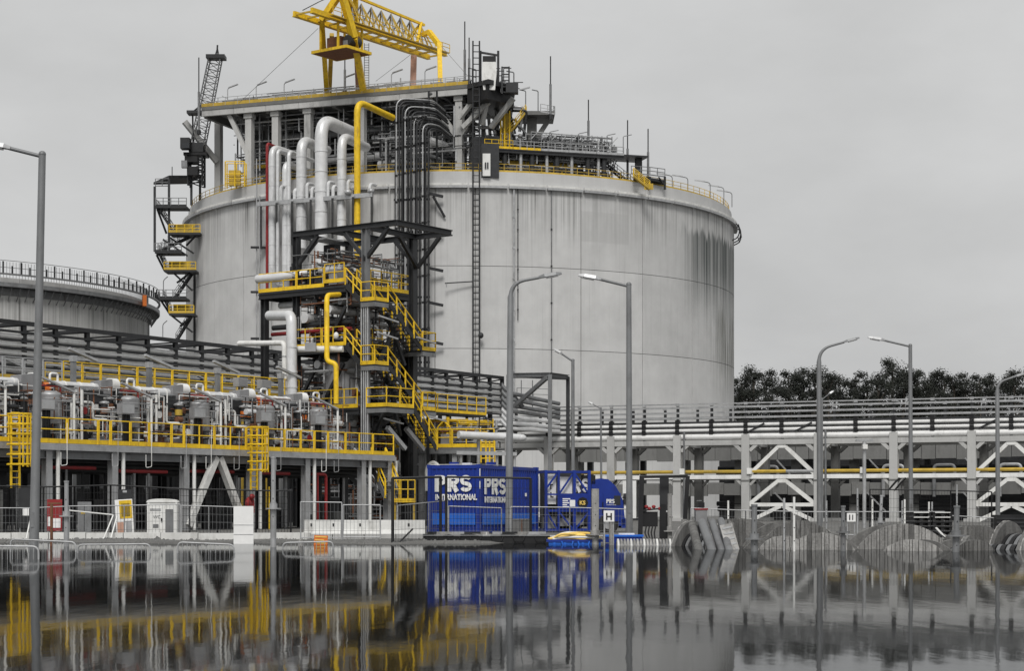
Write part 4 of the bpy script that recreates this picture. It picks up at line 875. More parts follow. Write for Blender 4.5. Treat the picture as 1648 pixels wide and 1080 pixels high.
for k, y in enumerate((316, 372, 435, 490, 552)):
    a0 = wallp(690, 1.5, zat(y, 242)); beam('side_arm', a0, wallp(713, .8, zat(y + 4, 242)), .25, .35, 'steel_dark', bk)
beam('side_strut', wallp(697, 1.2, zat(320, 242)), wallp(716, .3, zat(352, 242)), .2, .25, 'steel_dark', bk)
for y in (150, 176, 200, 226, 250, 268):
    a0 = P(692, y, 246); tube('bend_pipe', [a0, a0 + Vector((2.6, 1.0, -.6)), a0 + Vector((3.6, 3, -2.0))], .2 if y != 226 else .5, 'steel_grey' if y != 226 else 'insulation', bk, br=1.2, n=8)
for px in (703, 690): bar('hanger', P(px, 268, 243.5), P(px, 146, 243.5), .14, 'steel_dark', bk, 6)
# ================================================================ RIGHT CONCRETE PIPE RACK
q0 = Vector((19.5, 155.0)); e0 = Vector((.92, -.39)).normalized()
RR = Ln(q0 - e0 * 20, q0 + e0 * 20)
rr_ = thing('concrete_pipe_rack', 'long pale concrete pipe rack with pipes on top, right of the tank', 'pipe rack', RR.at(20, 3, 0))
colpx = [883, 984.5, 1091, 1201, 1317.5, 1439, 1564.5]; S0 = [RR.s(p) for p in colpx]; S0 = [S0[0] - 6.1] + S0 + [S0[-1] + 6.1, S0[-1] + 12.2]
with frame(RR.M()):
    SA, SB = S0[0] - 1, S0[-1] + 1
    for n in (0, 6.0):
        for i, s in enumerate(S0):
            if i == 0 and n == 0: continue
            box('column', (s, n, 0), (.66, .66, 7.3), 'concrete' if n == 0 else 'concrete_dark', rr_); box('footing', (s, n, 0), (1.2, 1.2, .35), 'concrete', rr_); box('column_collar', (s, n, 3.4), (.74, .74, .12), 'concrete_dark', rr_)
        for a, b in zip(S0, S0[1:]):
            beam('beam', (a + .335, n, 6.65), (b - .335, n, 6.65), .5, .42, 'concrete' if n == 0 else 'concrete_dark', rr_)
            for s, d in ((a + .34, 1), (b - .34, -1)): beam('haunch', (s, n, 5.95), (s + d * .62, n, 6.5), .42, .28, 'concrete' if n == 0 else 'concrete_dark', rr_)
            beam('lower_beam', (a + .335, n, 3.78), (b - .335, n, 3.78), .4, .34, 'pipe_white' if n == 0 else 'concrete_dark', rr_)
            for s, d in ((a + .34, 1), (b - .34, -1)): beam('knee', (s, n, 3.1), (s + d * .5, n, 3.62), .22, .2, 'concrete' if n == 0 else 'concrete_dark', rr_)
    for s in S0: beam('cross_beam', (s, .33, 6.65), (s, 5.67, 6.65), .5, .5, 'concrete', rr_)
    for k in (4, 7):        # braced bays
        a, b = S0[k] + .33, S0[k + 1] - .33; m_ = (a + b) / 2
        for z0, z1 in ((4.0, 6.45), (1.55, 3.6), (.1, 1.35)):
            beam('brace', (a, 0, z0), (m_ - .1, 0, z1), .3, .3, 'white_paint', rr_); beam('brace', (b, 0, z0), (m_ + .1, 0, z1), .3, .3, 'white_paint', rr_)
        beam('brace_tie', (a, 0, 1.46), (b, 0, 1.46), .32, .3, 'white_paint', rr_); box('gusset', (m_, 0, 6.15), (.7, .36, .3), 'white_paint', rr_); box('gusset', (m_, 0, 3.28), (.7, .36, .3), 'white_paint', rr_)
    # steel trays and pipes above
    posts = []
    for a, b in zip(S0, S0[1:]): posts += [a, (a + b) / 2]
    for n in (0, 5.6):
        for s in posts: beam('stanchion', (s, n, 6.86), (s, n, 9.75), .2, .2, 'steel_dark', rr_, 'ibeam'); box('cleat', (s, n - .12, 9.78), (.3, .2, .22), 'galvanised', rr_)
    for z, m_, h_ in ((9.62, 'galvanised', .16), (9.92, 'galvanised', .1), (9.18, 'galvanised', .16), (8.74, 'galvanised', .16), (8.36, 'steel_dark', .1), (7.93, 'steel_dark', .08), (7.50, 'steel_dark', .08)):
        for a, b in zip(S0, S0[1:]): beam('tray_rail', (a + .01, -.14, z), (b - .01, -.14, z), .1, h_, m_, rr_)
    for i, s in enumerate(posts):
        for z in (7.42, 7.84, 8.24): box('pipe_shoe', (s, -.03, z - .02), (.34, .46, .36), 'steel_black', rr_)
    for z, r, n in ((7.16, .27, .04), (7.71, .19, .0), (8.14, .19, .0), (7.15, .3, 1.6), (7.7, .22, 1.7), (8.1, .2, 1.8)):
        tube('rack_pipe', [(SA, n, z), (SB, n, z)], r, 'pipe_white', rr_, n=12)
    for z, n, r in ((8.5, 3, .1), (8.9, 3, .1), (8.2, 4.5, .2), (7.4, 4.4, .25)): tube('rack_pipe', [(SA, n, z), (SB, n, z)], r, 'steel_dark', rr_, n=8)
    # yellow gas line and its pale twin on the lower beam
    for i, (a, b) in enumerate(zip(S0, S0[1:])):
        if i < 1: continue
        c = b if i not in (4,) else a + 3.4
        bar('gas_line', (a, -.05, 4.22), (c, -.05, 4.22), .15, 'yellow_dull', rr_, 10)
        if c != b: bar('gas_line_end', (c, -.05, 4.22), (b, -.05, 4.22), .14, 'galvanised', rr_, 10)
    for s in (RR.s(1208), RR.s(1390), RR.s(1100)): box('valve_box', (s, -.3, 4.0), (.4, .35, .5), 'white_paint', rr_)
    for s in (S0[2] + .6, S0[6] + .5, S0[6] + 1.0): tube('drain_hose', [(s, -.3, 3.6), (s - .4, -.35, 3.2), (s - .9, -.3, 2.6)], .08, 'steel_black', rr_, br=.3, n=6)
    for k in (3, 5): bar('down_pipe', (S0[k] + .62, -.2, .1), (S0[k] + .62, -.2, 7.6), .1, 'steel_grey', rr_, 8)
    for s0_, s1_ in ((S0[4] + .2, S0[4] + 1.6), (S0[4] + 4.2, S0[4] + 5.6), (S0[7] + .6, S0[7] + 2)): beam('tray_brace', (s0_, -.2, 7.5), (s1_, -.2, 8.2), .1, .14, 'steel_dark', rr_)
# ---- second trestle with plank-faced girders, further back
TR2 = Ln(RR.at(2, 17, 0).xy, RR.at(52, 17, 0).xy)
tr = thing('rear_trestle', 'grey concrete trestle with plank-faced girders seen through the pipe rack', 'trestle', TR2.at(20, 1, 0))
rk = random.Random(21)
with frame(TR2.M()):
    for za, zb in ((5.6, 7.1), (2.4, 3.5)):
        s = -6.0
        while s < 46:
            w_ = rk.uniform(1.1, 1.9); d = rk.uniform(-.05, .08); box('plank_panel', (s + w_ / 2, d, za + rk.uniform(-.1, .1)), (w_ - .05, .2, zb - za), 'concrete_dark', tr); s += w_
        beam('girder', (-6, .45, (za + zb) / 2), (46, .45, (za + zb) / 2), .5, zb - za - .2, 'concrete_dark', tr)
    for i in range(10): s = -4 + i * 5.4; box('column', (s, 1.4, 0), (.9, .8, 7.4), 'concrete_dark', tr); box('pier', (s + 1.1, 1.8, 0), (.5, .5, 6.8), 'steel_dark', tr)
    for i in range(11): s = 11 + i * 3.2; box('dark_backing', (s, 4, 0), (3.16, .3, 7.6), 'steel_dark', tr)  # dark sheets added behind the girders to darken the gaps
    for z, n in ((4.4, 1.1), (4.9, 1.6), (1.6, 1.2), (1.1, 1.5)): tube('pipe', [(10, n, z), (46, n, z)], .22, 'steel_dark', tr, n=8)
    for k, s in enumerate((14.5, 26, 30.5, 36.2, 40)): tube('bent_pipe', [(s, -.6, 2.2), (s, -.6, 5.0), (s + 1.8, -.6, 5.0), (s + 1.8, -.6, 3.8)], .16, 'galvanised' if k % 2 else 'steel_grey', tr, n=8)
    for k, s in enumerate((16, 24.5, 33)): beam('strut', (s, -.5, 2.6), (s + 1.7, -.5, .9), .12, .12, 'galvanised', tr); beam('strut', (s + .2, -.5, 5.6), (s + 1.5, -.5, 4.2), .12, .12, 'galvanised', tr)
# ================================================================ LEFT STEEL PIPE RACK
LR = Ln((-30.2, 110.0), (-.7, 158.0))
lr = thing('steel_pipe_rack', 'long dark steel pipe rack of stacked trays crossing behind the left platform', 'pipe rack', LR.at(25, 2, 0))
PX = [-65, -14, 38, 89, 140, 191, 237, 282, 324, 366, 405, 443, 480, 515, 548, 580, 610, 640, 668, 695, 718, 742, 766, 788, 808]
with frame(LR.M()):
    SS = [LR.s(p) for p in PX]; a0, b0 = SS[0], SS[-1]
    for n in (0, 5.0):
        for i, s in enumerate(SS):
            beam('stanchion', (s, n, 0 if (n and i % 2) else 11.1), (s, n, 12.3), .26, .26, 'steel_dark', lr, 'ibeam')
            if n == 0 and i % 3 == 0: beam('column', (s, 1.2, 0), (s, 1.2, 11.6), .3, .3, 'steel_dark', lr, 'ibeam')
        if n == 0:
          for z in (12.2, 11.65, 11.15, 10.65, 10.15, 9.65, 9.1):
            for k in range(0, len(SS) - 1, 3): beam('tray_rail', (SS[k] + .005, n - .16, z), (SS[min(k + 3, len(SS) - 1)] - .005, n - .16, z), .1, .14 if z < 12 else .26, 'steel_dark', lr)
    for i in range(len(SS) - 1):
        beam('truss_diagonal', (SS[i], 0, 11.75), (SS[i + 1], 0, 12.1), .08, .1, 'steel_dark', lr)
        if i % 2 == 0: beam('cross_beam', (SS[i], .1, 9.4), (SS[i], 4.9, 9.4), .2, .2, 'steel_dark', lr); beam('cross_beam', (SS[i], .1, 12.2), (SS[i], 4.9, 12.2), .2, .2, 'steel_dark', lr)
        for z in (11.22, 10.72, 10.22, 9.72):
            beam('cross_arm', (SS[i], -.02, z), (SS[i], 5, z), .3, .1, 'steel_black', lr); box('pipe_shoe', (SS[i], .1, z + .05), (.4, .34, .3), 'steel_black', lr)
    for z, r, n in ((11.40, .16, .06), (10.9, .16, .06), (10.4, .16, .06), (9.9, .16, .06), (9.38, .16, .06), (11.36, .16, 1.9), (10.86, .16, 2.1), (10.36, .17, 2.2), (9.86, .2, 1.9), (9.3, .2, 2.4), (11.4, .15, 3.4), (10.9, .15, 3.6), (10.4, .15, 3.5), (9.9, .15, 3.7), (9.2, .2, 3.8)): tube('rack_pipe', [(a0, n, z), (b0 + (.0 if n > 1 else 0), n, z)], r, 'pipe_white' if n < 2.6 else 'steel_grey', lr, n=10)
    for z in (8.2, 7.4, 6.6, 5.6, 4.6, 3.4, 2.4): tube('rack_pipe', [(a0, .8 + (z % 1), z), (b0, .8 + (z % 1), z)], .16, 'steel_dark' if z < 7 else 'steel_grey', lr, n=8)
    # strip lights slung along the rack
    for k, px in enumerate((20, 120, 228, 330, 420)): s = LR.s(px, -1); beam('strip_light', (s - .8, -1.0, 9.95), (s + 1.2, -.6, 9.55), .18, .12, 'galvanised', lr); bar('light_post', (s + 1.3, -.6, 7.0), (s + 1.3, -.6, 9.6), .05, 'steel_grey', lr, 6)
# added dark backdrop standing in for the black shade under the rack
ph = thing('shade_backdrop', 'dark backdrop added to stand in for the shade behind the valve platform', 'wall', LR.at(20, 8, 0))
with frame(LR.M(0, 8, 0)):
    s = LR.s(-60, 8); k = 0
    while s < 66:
        box('backdrop_panel', (s + .75, .06 * (k % 2), 0), (1.46, .12, 8.6), 'steel_black' if k % 3 else 'steel_dark', ph); s += 1.5; k += 1
# portal frame where the pipes drop to the right rack
pf = thing('portal_frame', 'dark steel portal frame with one diagonal brace beside the tank foot', 'frame', P(865, 830, 160))
A_, B_, C_ = P(818, 604, 158), P(885, 603, 154), P(914, 607, 160)
for p in (A_, B_, C_): beam('post', Vector((p.x, p.y, 0)), p, .32, .32, 'steel_grey' if p is B_ else 'steel_dark', pf, 'ibeam')
beam('top_beam', A_, B_, .3, .35, 'steel_grey', pf, 'ibeam'); beam('top_beam', B_, C_, .3, .35, 'steel_dark', pf, 'ibeam'); D_ = P(845, 606, 165); beam('top_beam', A_ + Vector((0, 0, -.1)), D_, .3, .3, 'steel_dark', pf); beam('top_beam', C_ + Vector((0, 0, -.1)), D_, .3, .3, 'steel_dark', pf)
beam('diagonal', P(828, 654, 157), P(880, 608, 154), .3, .3, 'steel_grey', pf); beam('diagonal', P(820, 630, 158), P(842, 655, 158), .3, .3, 'steel_dark', pf)
railing(pf, [P(832, 645, 160), P(884, 647, 160)], 'steel_grey', sp=1.4, r=.03, posts=False); bar('rod', P(839, 612, 160), P(839, 655, 160), .04, 'steel_grey', pf, 6); bar('rod', P(857, 612, 160), P(857, 655, 160), .04, 'steel_grey', pf, 6)
for k, y in enumerate((632, 642, 652, 661, 671, 681, 690)): tube('pipe_drop', [P(806, y - 14, 157.5), P(818, y, 157.5), P(900, y + 18 - k * 2.2, 161)], .18, 'insulation' if k > 3 else 'steel_grey', pf, br=.8, n=8)
# ================================================================ VALVE PLATFORM (left, near)
PLN = Ln((-21.97, 79.6), (-6.5, 100.7)); ZP = 4.0; E = PLN.e; N = PLN.n
pf_ = thing('valve_platform', 'long raised steel platform with yellow railing carrying the valve skids', 'platform', PLN.at(13, 3, 0))
with frame(PLN.M()):
    s0 = PLN.s(-45); s1 = PLN.s(636)
    slab('deck', [(s0, 0), (s1, 0), (s1, 7), (s0, 7)], ZP - .08, ZP, 'galvanised', pf_)
    beam('edge_channel', (s0, -.04, ZP - .2), (s1, -.04, ZP - .2), .1, .22, 'galvanised', pf_)
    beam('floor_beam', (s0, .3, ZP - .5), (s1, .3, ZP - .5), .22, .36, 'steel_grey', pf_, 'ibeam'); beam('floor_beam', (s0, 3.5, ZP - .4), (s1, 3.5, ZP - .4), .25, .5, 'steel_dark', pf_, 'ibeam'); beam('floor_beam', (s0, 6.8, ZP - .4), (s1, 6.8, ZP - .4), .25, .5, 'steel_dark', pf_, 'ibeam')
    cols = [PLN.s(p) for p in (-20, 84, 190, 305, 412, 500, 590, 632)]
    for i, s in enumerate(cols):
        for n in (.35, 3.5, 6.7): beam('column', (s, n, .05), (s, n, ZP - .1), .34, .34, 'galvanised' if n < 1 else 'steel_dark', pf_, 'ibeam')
        bar('down_pipe', (s + .45, .15, .1), (s + .45, .15, ZP - .3), .09, 'white_paint', pf_, 10)
        beam('cross_beam', (s, .4, ZP - .35), (s, 6.7, ZP - .35), .22, .3, 'steel_dark', pf_)
    # railing in bays with gaps for the cable posts
    bays = [-40, 15, 60, 108, 158, 178, 210, 240, 276, 296, 345, 396, 428, 458, 484, 506, 528, 556, 600, 634]
    for a, b in zip(bays, bays[1:]):
        sa, sb = PLN.s(a), PLN.s(b); railing(pf_, [(sa + .04, 0, ZP), (sb - .04, 0, ZP)], 'yellow', sp=1.15, r=.03, kh=.2)
    # inverted V brace
    a_ = PLN.s(355); beam('v_brace', (PLN.s(307), .2, .3), (a_ - .1, .2, ZP - .4), .3, .3, 'concrete_white', pf_); beam('v_brace', (PLN.s(398), .2, .3), (a_ + .1, .2, ZP - .4), .3, .3, 'concrete_white', pf_)
    # thin white drain legs that dip below the deck
    for k, px in enumerate((50, 108, 190, 244, 300, 340, 385, 430, 452, 525, 545)):
        s = PLN.s(px, -.2); tube('drain_leg', [(s, -.2, ZP + .9), (s, -.2, ZP - .95), (s - .35, -.2, ZP - 1.0), (s - .35, -.2, ZP - .4)], .018, 'white_paint' if k % 2 else 'galvanised', pf_, br=.08, n=6)
    # dark piping slung under the deck
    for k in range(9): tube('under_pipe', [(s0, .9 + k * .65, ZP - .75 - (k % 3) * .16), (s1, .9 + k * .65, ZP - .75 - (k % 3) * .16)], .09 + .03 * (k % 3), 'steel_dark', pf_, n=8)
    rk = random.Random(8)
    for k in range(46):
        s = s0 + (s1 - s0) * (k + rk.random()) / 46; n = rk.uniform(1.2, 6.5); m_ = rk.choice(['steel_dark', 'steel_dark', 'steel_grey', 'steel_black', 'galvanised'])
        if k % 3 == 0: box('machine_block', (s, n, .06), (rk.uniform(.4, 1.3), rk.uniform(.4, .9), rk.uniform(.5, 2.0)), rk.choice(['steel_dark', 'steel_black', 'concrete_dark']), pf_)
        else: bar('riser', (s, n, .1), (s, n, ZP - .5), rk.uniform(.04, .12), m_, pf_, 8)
# red fire line under the platform
fr = thing('fire_line', 'dark red fire water line slung under the valve platform with drops', 'pipe', PLN.at(12, 1, 2))
with frame(PLN.M()):
    for a, b, z in ((70, 170, 2.95), (196, 285, 2.85), (310, 392, 2.92), (420, 482, 2.9)): tube('run', [(PLN.s(a), .7, z), (PLN.s(b), .7, z)], .085, 'red', fr, n=8)
    s = PLN.s(530); tube('drop', [(s - .8, .5, 2.9), (s + .3, .5, 2.9), (s + .3, .5, .4)], .08, 'red', fr, n=8); tube('drop', [(s - .35, .5, 2.9), (s - .35, .5, .4)], .06, 'red', fr, n=8)
    s = PLN.s(388); tube('hydrant_pipe', [(s, -.4, .1), (s, -.4, 1.6), (s + .4, -.4, 1.6), (s + .4, -.4, .9)], .09, 'red', fr, n=8); ball('hydrant_wheel', (s, -.5, 1.35), (.22, .1, .22), 'red', fr); ball('hydrant_cap', (s + .25, -.5, 1.7), (.16, .12, .14), 'red', fr)
# ---- the valve skids
def skid(k, px, lb):
    s = PLN.s(px, 1.5)
    with frame(PLN.M(s, 1.5, ZP)):
        t = thing('valve_skid', lb, 'valve skid', (0, 0, 0), 'valve skids along the platform'); rk = random.Random(k * 3 + 1)
        # cylinder vessel with sloped canopy
        bar('vessel', (.2, -.35, .9), (.2, -.35, 2.2), .5, 'vessel_grey', t, 18); ball('vessel_dome', (.2, -.35, 2.2), (.5, .5, .2), 'galvanised', t)
        for z in (1.1, 1.55, 2.0): bar('vessel_band', (.2, -.35, z), (.2, -.35, z + .05), .515, 'galvanised', t, 18)
        for q in (-.3, .3): beam('vessel_leg', (q + .2, -.35, 0), (q + .2, -.35, .95), .1, .1, 'steel_grey', t)
        beam('canopy_light', (-.5, -.6, 2.95), (1.05, -.95, 2.35), .2, .08, 'galvanised', t); bar('canopy_post', (1.05, -.95, 0), (1.05, -.95, 2.36), .06, 'white_paint', t, 8)
        # thick insulated header
        tube('header', [(-3.2, 1.0, 2.75), (-.6, 1.0, 2.75)], .22, 'insulation', t, n=14)
        for x in (-2.6, -1.7, -.9): bar('header_band', (x, 1.0, 2.75), (x + .08, 1.0, 2.75), .24, 'white_paint', t, 14)
        mesh_obj('transition', [V(p) for p in ((-.62, .62, 2.35), (-.62, 1.38, 2.35), (-.62, 1.38, 3.1), (-.62, .62, 3.1), (.12, .7, 2.45), (.12, 1.3, 2.45), (.12, 1.3, 3.2), (.12, .7, 3.2))], [(0, 3, 2, 1), (4, 5, 6, 7), (0, 1, 5, 4), (3, 7, 6, 2), (0, 4, 7, 3), (1, 2, 6, 5)], 'vessel_grey', t)
        bar('valve_bonnet', (.15, 1.0, 2.95), (.6, 1.0, 2.95), .32, 'white_paint', t, 14); bar('valve_body', (.4, .9, 2.55), (1.35, .9, 2.55), .27, 'steel_dark', t, 14)
        bar('orange_collar', (.72, .85, 2.55), (1.0, .85, 2.55), .31, 'orange' if k % 3 == 1 else 'rust', t, 14); bar('rust_flange', (1.3, .9, 2.5), (1.42, .9, 2.5), .36, 'rust', t, 14)
        tube('relief_pipe', [(1.75, 1.0, 2.5), (1.75, 1.0, 3.3), (1.3, 1.0, 3.3), (1.3, 1.0, 2.8)], .055, 'white_paint', t, n=8)
        # junction box on its cable post
        box('junction_box', (-.75, -1.2, 1.45), (.82, .3, .5), 'vessel_grey', t); box('cable_post', (-.72, -1.15, -.2), (.3, .14, 1.65), 'steel_dark', t)
        for q in (-.1, .05, .15): bar('cable', (-.72 + q, -1.25, -.4), (-.72 + q, -1.25, 1.45), .025, 'rubber_black', t, 5)
        box('box_lid', (-.75, -1.365, 1.5), (.7, .03, .4), 'galvanised', t)
        # instrument cabinet, actuators and hand wheels
        box('dark_cabinet', (-1.55, .1, 1.8), (.75, .5, .75), 'steel_dark', t); ball('cabinet_hood', (-1.55, .1, 2.55), (.42, .3, .12), 'steel_grey', t)
        for x, y, z in ((-1.25 + rk.uniform(-.25, .2), -.4, 1.5 + rk.uniform(-.2, .2)), (-.55, -.2 + rk.uniform(0, .5), 1.6), (-2.2 + rk.uniform(-.3, .3), .1, 1.25 + rk.uniform(-.2, .3))):
            bar('actuator', (x, y, z), (x, y, z + .55), .17, 'steel_dark', t, 10); bar('orange_cap', (x, y - .02, z + .12), (x, y - .02, z + .4), .185, 'orange' if rk.random() < .3 else rk.choice(['rust', 'steel_dark', 'yellow_dull']), t, 10); ball('actuator_hat', (x, y, z + .62), (.25, .25, .1), 'galvanised', t)
        for x, y, z in ((-2.0, -.3, 1.0), (-1.0, -.5, .75), (-2.6, -.2, 1.55)):
            bar('flanged_valve', (x - .3, y, z), (x + .3, y, z), .14, rk.choice(['steel_dark', 'galvanised', 'rust']), t, 10)
            for q in (-.3, .28): bar('flange', (x + q, y, z), (x + q + .05, y, z), .24, 'galvanised', t, 12)
            bar('hand_wheel', (x, y - .35, z + .02), (x, y - .31, z + .02), .17, rk.choice(['steel_black', 'white_paint', 'red']), t, 12)
        # extra fittings, different on every skid
        for i in range(12):
            x, y, z = rk.uniform(-3, 1.7), rk.uniform(-.9, .9), rk.uniform(.3, 2.3)
            if i % 3 == 0: ball('fitting', (x, y, z), (rk.uniform(.1, .22), .14, rk.uniform(.1, .2)), rk.choice(['white_paint', 'galvanised', 'steel_dark']), t)
            elif i % 3 == 1: bar('spool_piece', (x, y, z), (x + rk.uniform(.3, .7), y, z), rk.uniform(.07, .16), rk.choice(['galvanised', 'rust', 'steel_dark', 'insulation']), t, 10)
            else: box('instrument', (x, y, z), (rk.uniform(.14, .3), .16, rk.uniform(.16, .4)), rk.choice(['vessel_grey', 'white_paint', 'steel_dark', 'rust']), t)
        harness(t, ((-3.2, 1.9), (-1.0, 1.2), (.1, 2.7)), 34, ('white_paint', 'steel_dark', 'galvanised', 'rust'), k * 7 + 3, (.014, .034))
        # pipework
        for x, y, h_, r, m_ in ((-2.85, -.6, 2.5, .065, 'white_paint'), (-3.1, .4, 2.3, .09, 'galvanised'), (1.2, .2, 2.2, .08, 'galvanised'), (1.45, -.3, 1.9, .06, 'white_paint'), (-.45, -.5, 1.4, .07, 'white_paint'), (-1.9, .9, 2.6, .14, 'insulation'), (.75, 1.4, 2.6, .13, 'insulation')): bar('standpipe', (x, y, 0), (x, y, h_), r, m_, t, 8)
        tube('loop_pipe', [(-2.85, -.6, 1.95), (-2.2, -.6, 1.95), (-2.2, -.6, 1.2), (-1.4, -.6, 1.2)], .06, 'white_paint', t, n=8); tube('loop_pipe', [(-1.9, -.2, .4), (-.2, -.2, .4), (-.2, -.2, 1.0), (.8, -.2, 1.0), (.8, -.2, .2)], .1, 'galvanised', t, n=8)
        tube('red_line', [(-.2, -.2, 2.62), (.9, -.2, 2.62), (.9, -.2, 2.0)], .045, 'red', t, n=6)
        for q in (0, .22, .45): bar('rust_column', (1.55 + q, .6, 0), (1.55 + q, .6, 1.3), .09, 'rust' if q != .22 else 'orange' if k % 3 == 0 else 'rust', t, 8)
        for q in range(5): bar('tubing', (-.9 + q * .45, -.75, .0), (-.9 + q * .45, -.75, rk.uniform(.7, 1.3)), .03, 'white_paint' if q % 2 else 'rust', t, 6)
        box('name_plate', (.3, -1.45, .45), (.35, .02, .25), 'paper_white', t); ball('gauge', (.35, -.7, 1.35), (.14, .06, .14), 'white_paint', t)
        box('lower_block', (-1.6, .3, 0), (1.0, .8, .55), 'rust' if k % 2 else 'steel_dark', t); box('lower_block', (.4, .2, 0), (1.2, .7, .5), 'steel_dark', t)
for k, (px, lb) in enumerate(((-46, 'valve skid cut by the left picture edge'), (67, 'valve skid with grey vessel directly behind the left lamp post'), (194, 'valve skid with grey vessel, second complete one from the left'), (308, 'valve skid above the concrete inverted V brace'), (414, 'valve skid behind the right yellow caged ladder'), (500, 'valve skid nearest the stair tower, in front of the tall silver pipe'))): skid(k, px, lb)
# caged ladders
def caged(px, z0, z1, lb):
    s = PLN.s(px, -.45)
    with frame(PLN.M(s, -.45, 0)):
        t = thing('caged_ladder', lb, 'ladder', (0, 0, z0), 'yellow caged ladders on the platform front')
        for x in (-.22, .22): beam('stile', (x, .1, z0), (x, .1, z1 - .05), .07, .07, 'yellow', t)
        z = z0 + .15
        while z < z1: bar('rung', (-.22, .1, z), (.22, .1, z), .025, 'yellow', t, 6); z += .28
        for i in range(6):
            z = z0 + 1.0 + i * (z1 - z0 - 1.1) / 5
            tube('hoop', [(-.42, .1, z), (-.48, -.35, z), (-.2, -.68, z), (.2, -.68, z), (.48, -.35, z), (.42, .1, z)], .045, 'yellow', t, br=.2, n=6, k=3)
        for x, y in ((-.44, -.2), (-.2, -.66), (.2, -.66), (.44, -.2), (0, -.68)): beam('cage_strap', (x, y, z0 + .9), (x, y, z1 - .05), .05, .05, 'yellow', t)
caged(27, 2.0, 5.25, 'yellow caged ladder near the left edge, left of the lamp post')
caged(411, 2.0, 5.2, 'yellow caged ladder in the middle of the platform front')
s = PLN.s(411); bar('ladder_pole', PLN.at(s + .45, -.5, .05), PLN.at(s + .45, -.5, 2.2), .04, 'yellow', bpy.data.objects['caged_ladder.001'], 6)
# raised walkway behind the skids
wk = thing('raised_walkway', 'raised walkway with yellow railing behind the valve skids', 'walkway', PLN.at(15, 10, 0))
with frame(PLN.M(0, 9.5, 0)):
    sa, sb = PLN.s(-30, 9.5), PLN.s(482, 9.5)
    slab('deck', [(sa, 0), (sb, 0), (sb, 1.4), (sa, 1.4)], 7.4, 7.5, 'steel_dark', wk)
    n = 9
    for i in range(n): a = sa + (sb - sa) * i / n; b = sa + (sb - sa) * (i + 1) / n; railing(wk, [(a + .04, 0, 7.5), (b - .04, 0, 7.5)], 'yellow' if i > 1 else 'galvanised', sp=1.25, r=.03, kh=.24, kickm='yellow_dull'); railing(wk, [(a + .04, 1.4, 7.5), (b - .04, 1.4, 7.5)], 'yellow_dull' if i > 1 else 'galvanised', sp=1.25, r=.03, posts=False, kick=False)
    for i in range(10): s = sa + .3 + (sb - sa - .6) * i / 9; beam('post', (s, .7, 0), (s, .7, 7.4), .2, .2, 'steel_dark', wk, 'ibeam')
for k, px in enumerate((118, 240, 350, 452)):
    s = PLN.s(px, 8.3)
    with frame(PLN.M(s, 8.3, 0)):
        t = thing('flood_light', 'slanted strip light on a grey post behind the skids, %s from the left' % ['first', 'second', 'third', 'fourth'][k], 'light', (0, 0, 4), 'strip lights behind the valve skids')
        beam('post', (0, 0, 0), (0, 0, 8.6), .22, .22, 'steel_grey', t); beam('lamp_head', (-.3, 0, 9.15), (1.3, -.3, 8.6), .26, .12, 'galvanised', t); box('bracket', (0, 0, 8.5), (.3, .3, .3), 'galvanised', t)
for k, (px, y) in enumerate(((387, 608), (425, 611))):
    s = PLN.s(px, 8.8)
    with frame(PLN.M(s, 8.8, 0)): t = thing('control_box', ['left', 'right'][k] + ' of two grey control boxes on posts above the skids', 'control box', (0, 0, 4)); box('body', (0, 0, 7.9), (.75, .4, .5), 'galvanised', t); beam('post', (-.1, 0, 0), (-.1, 0, 7.9), .1, .1, 'steel_grey', t); beam('post', (.15, 0, 0), (.15, 0, 7.9), .1, .1, 'yellow_dull', t); box('lid', (0, -.22, 7.95), (.6, .03, .4), 'vessel_grey', t)

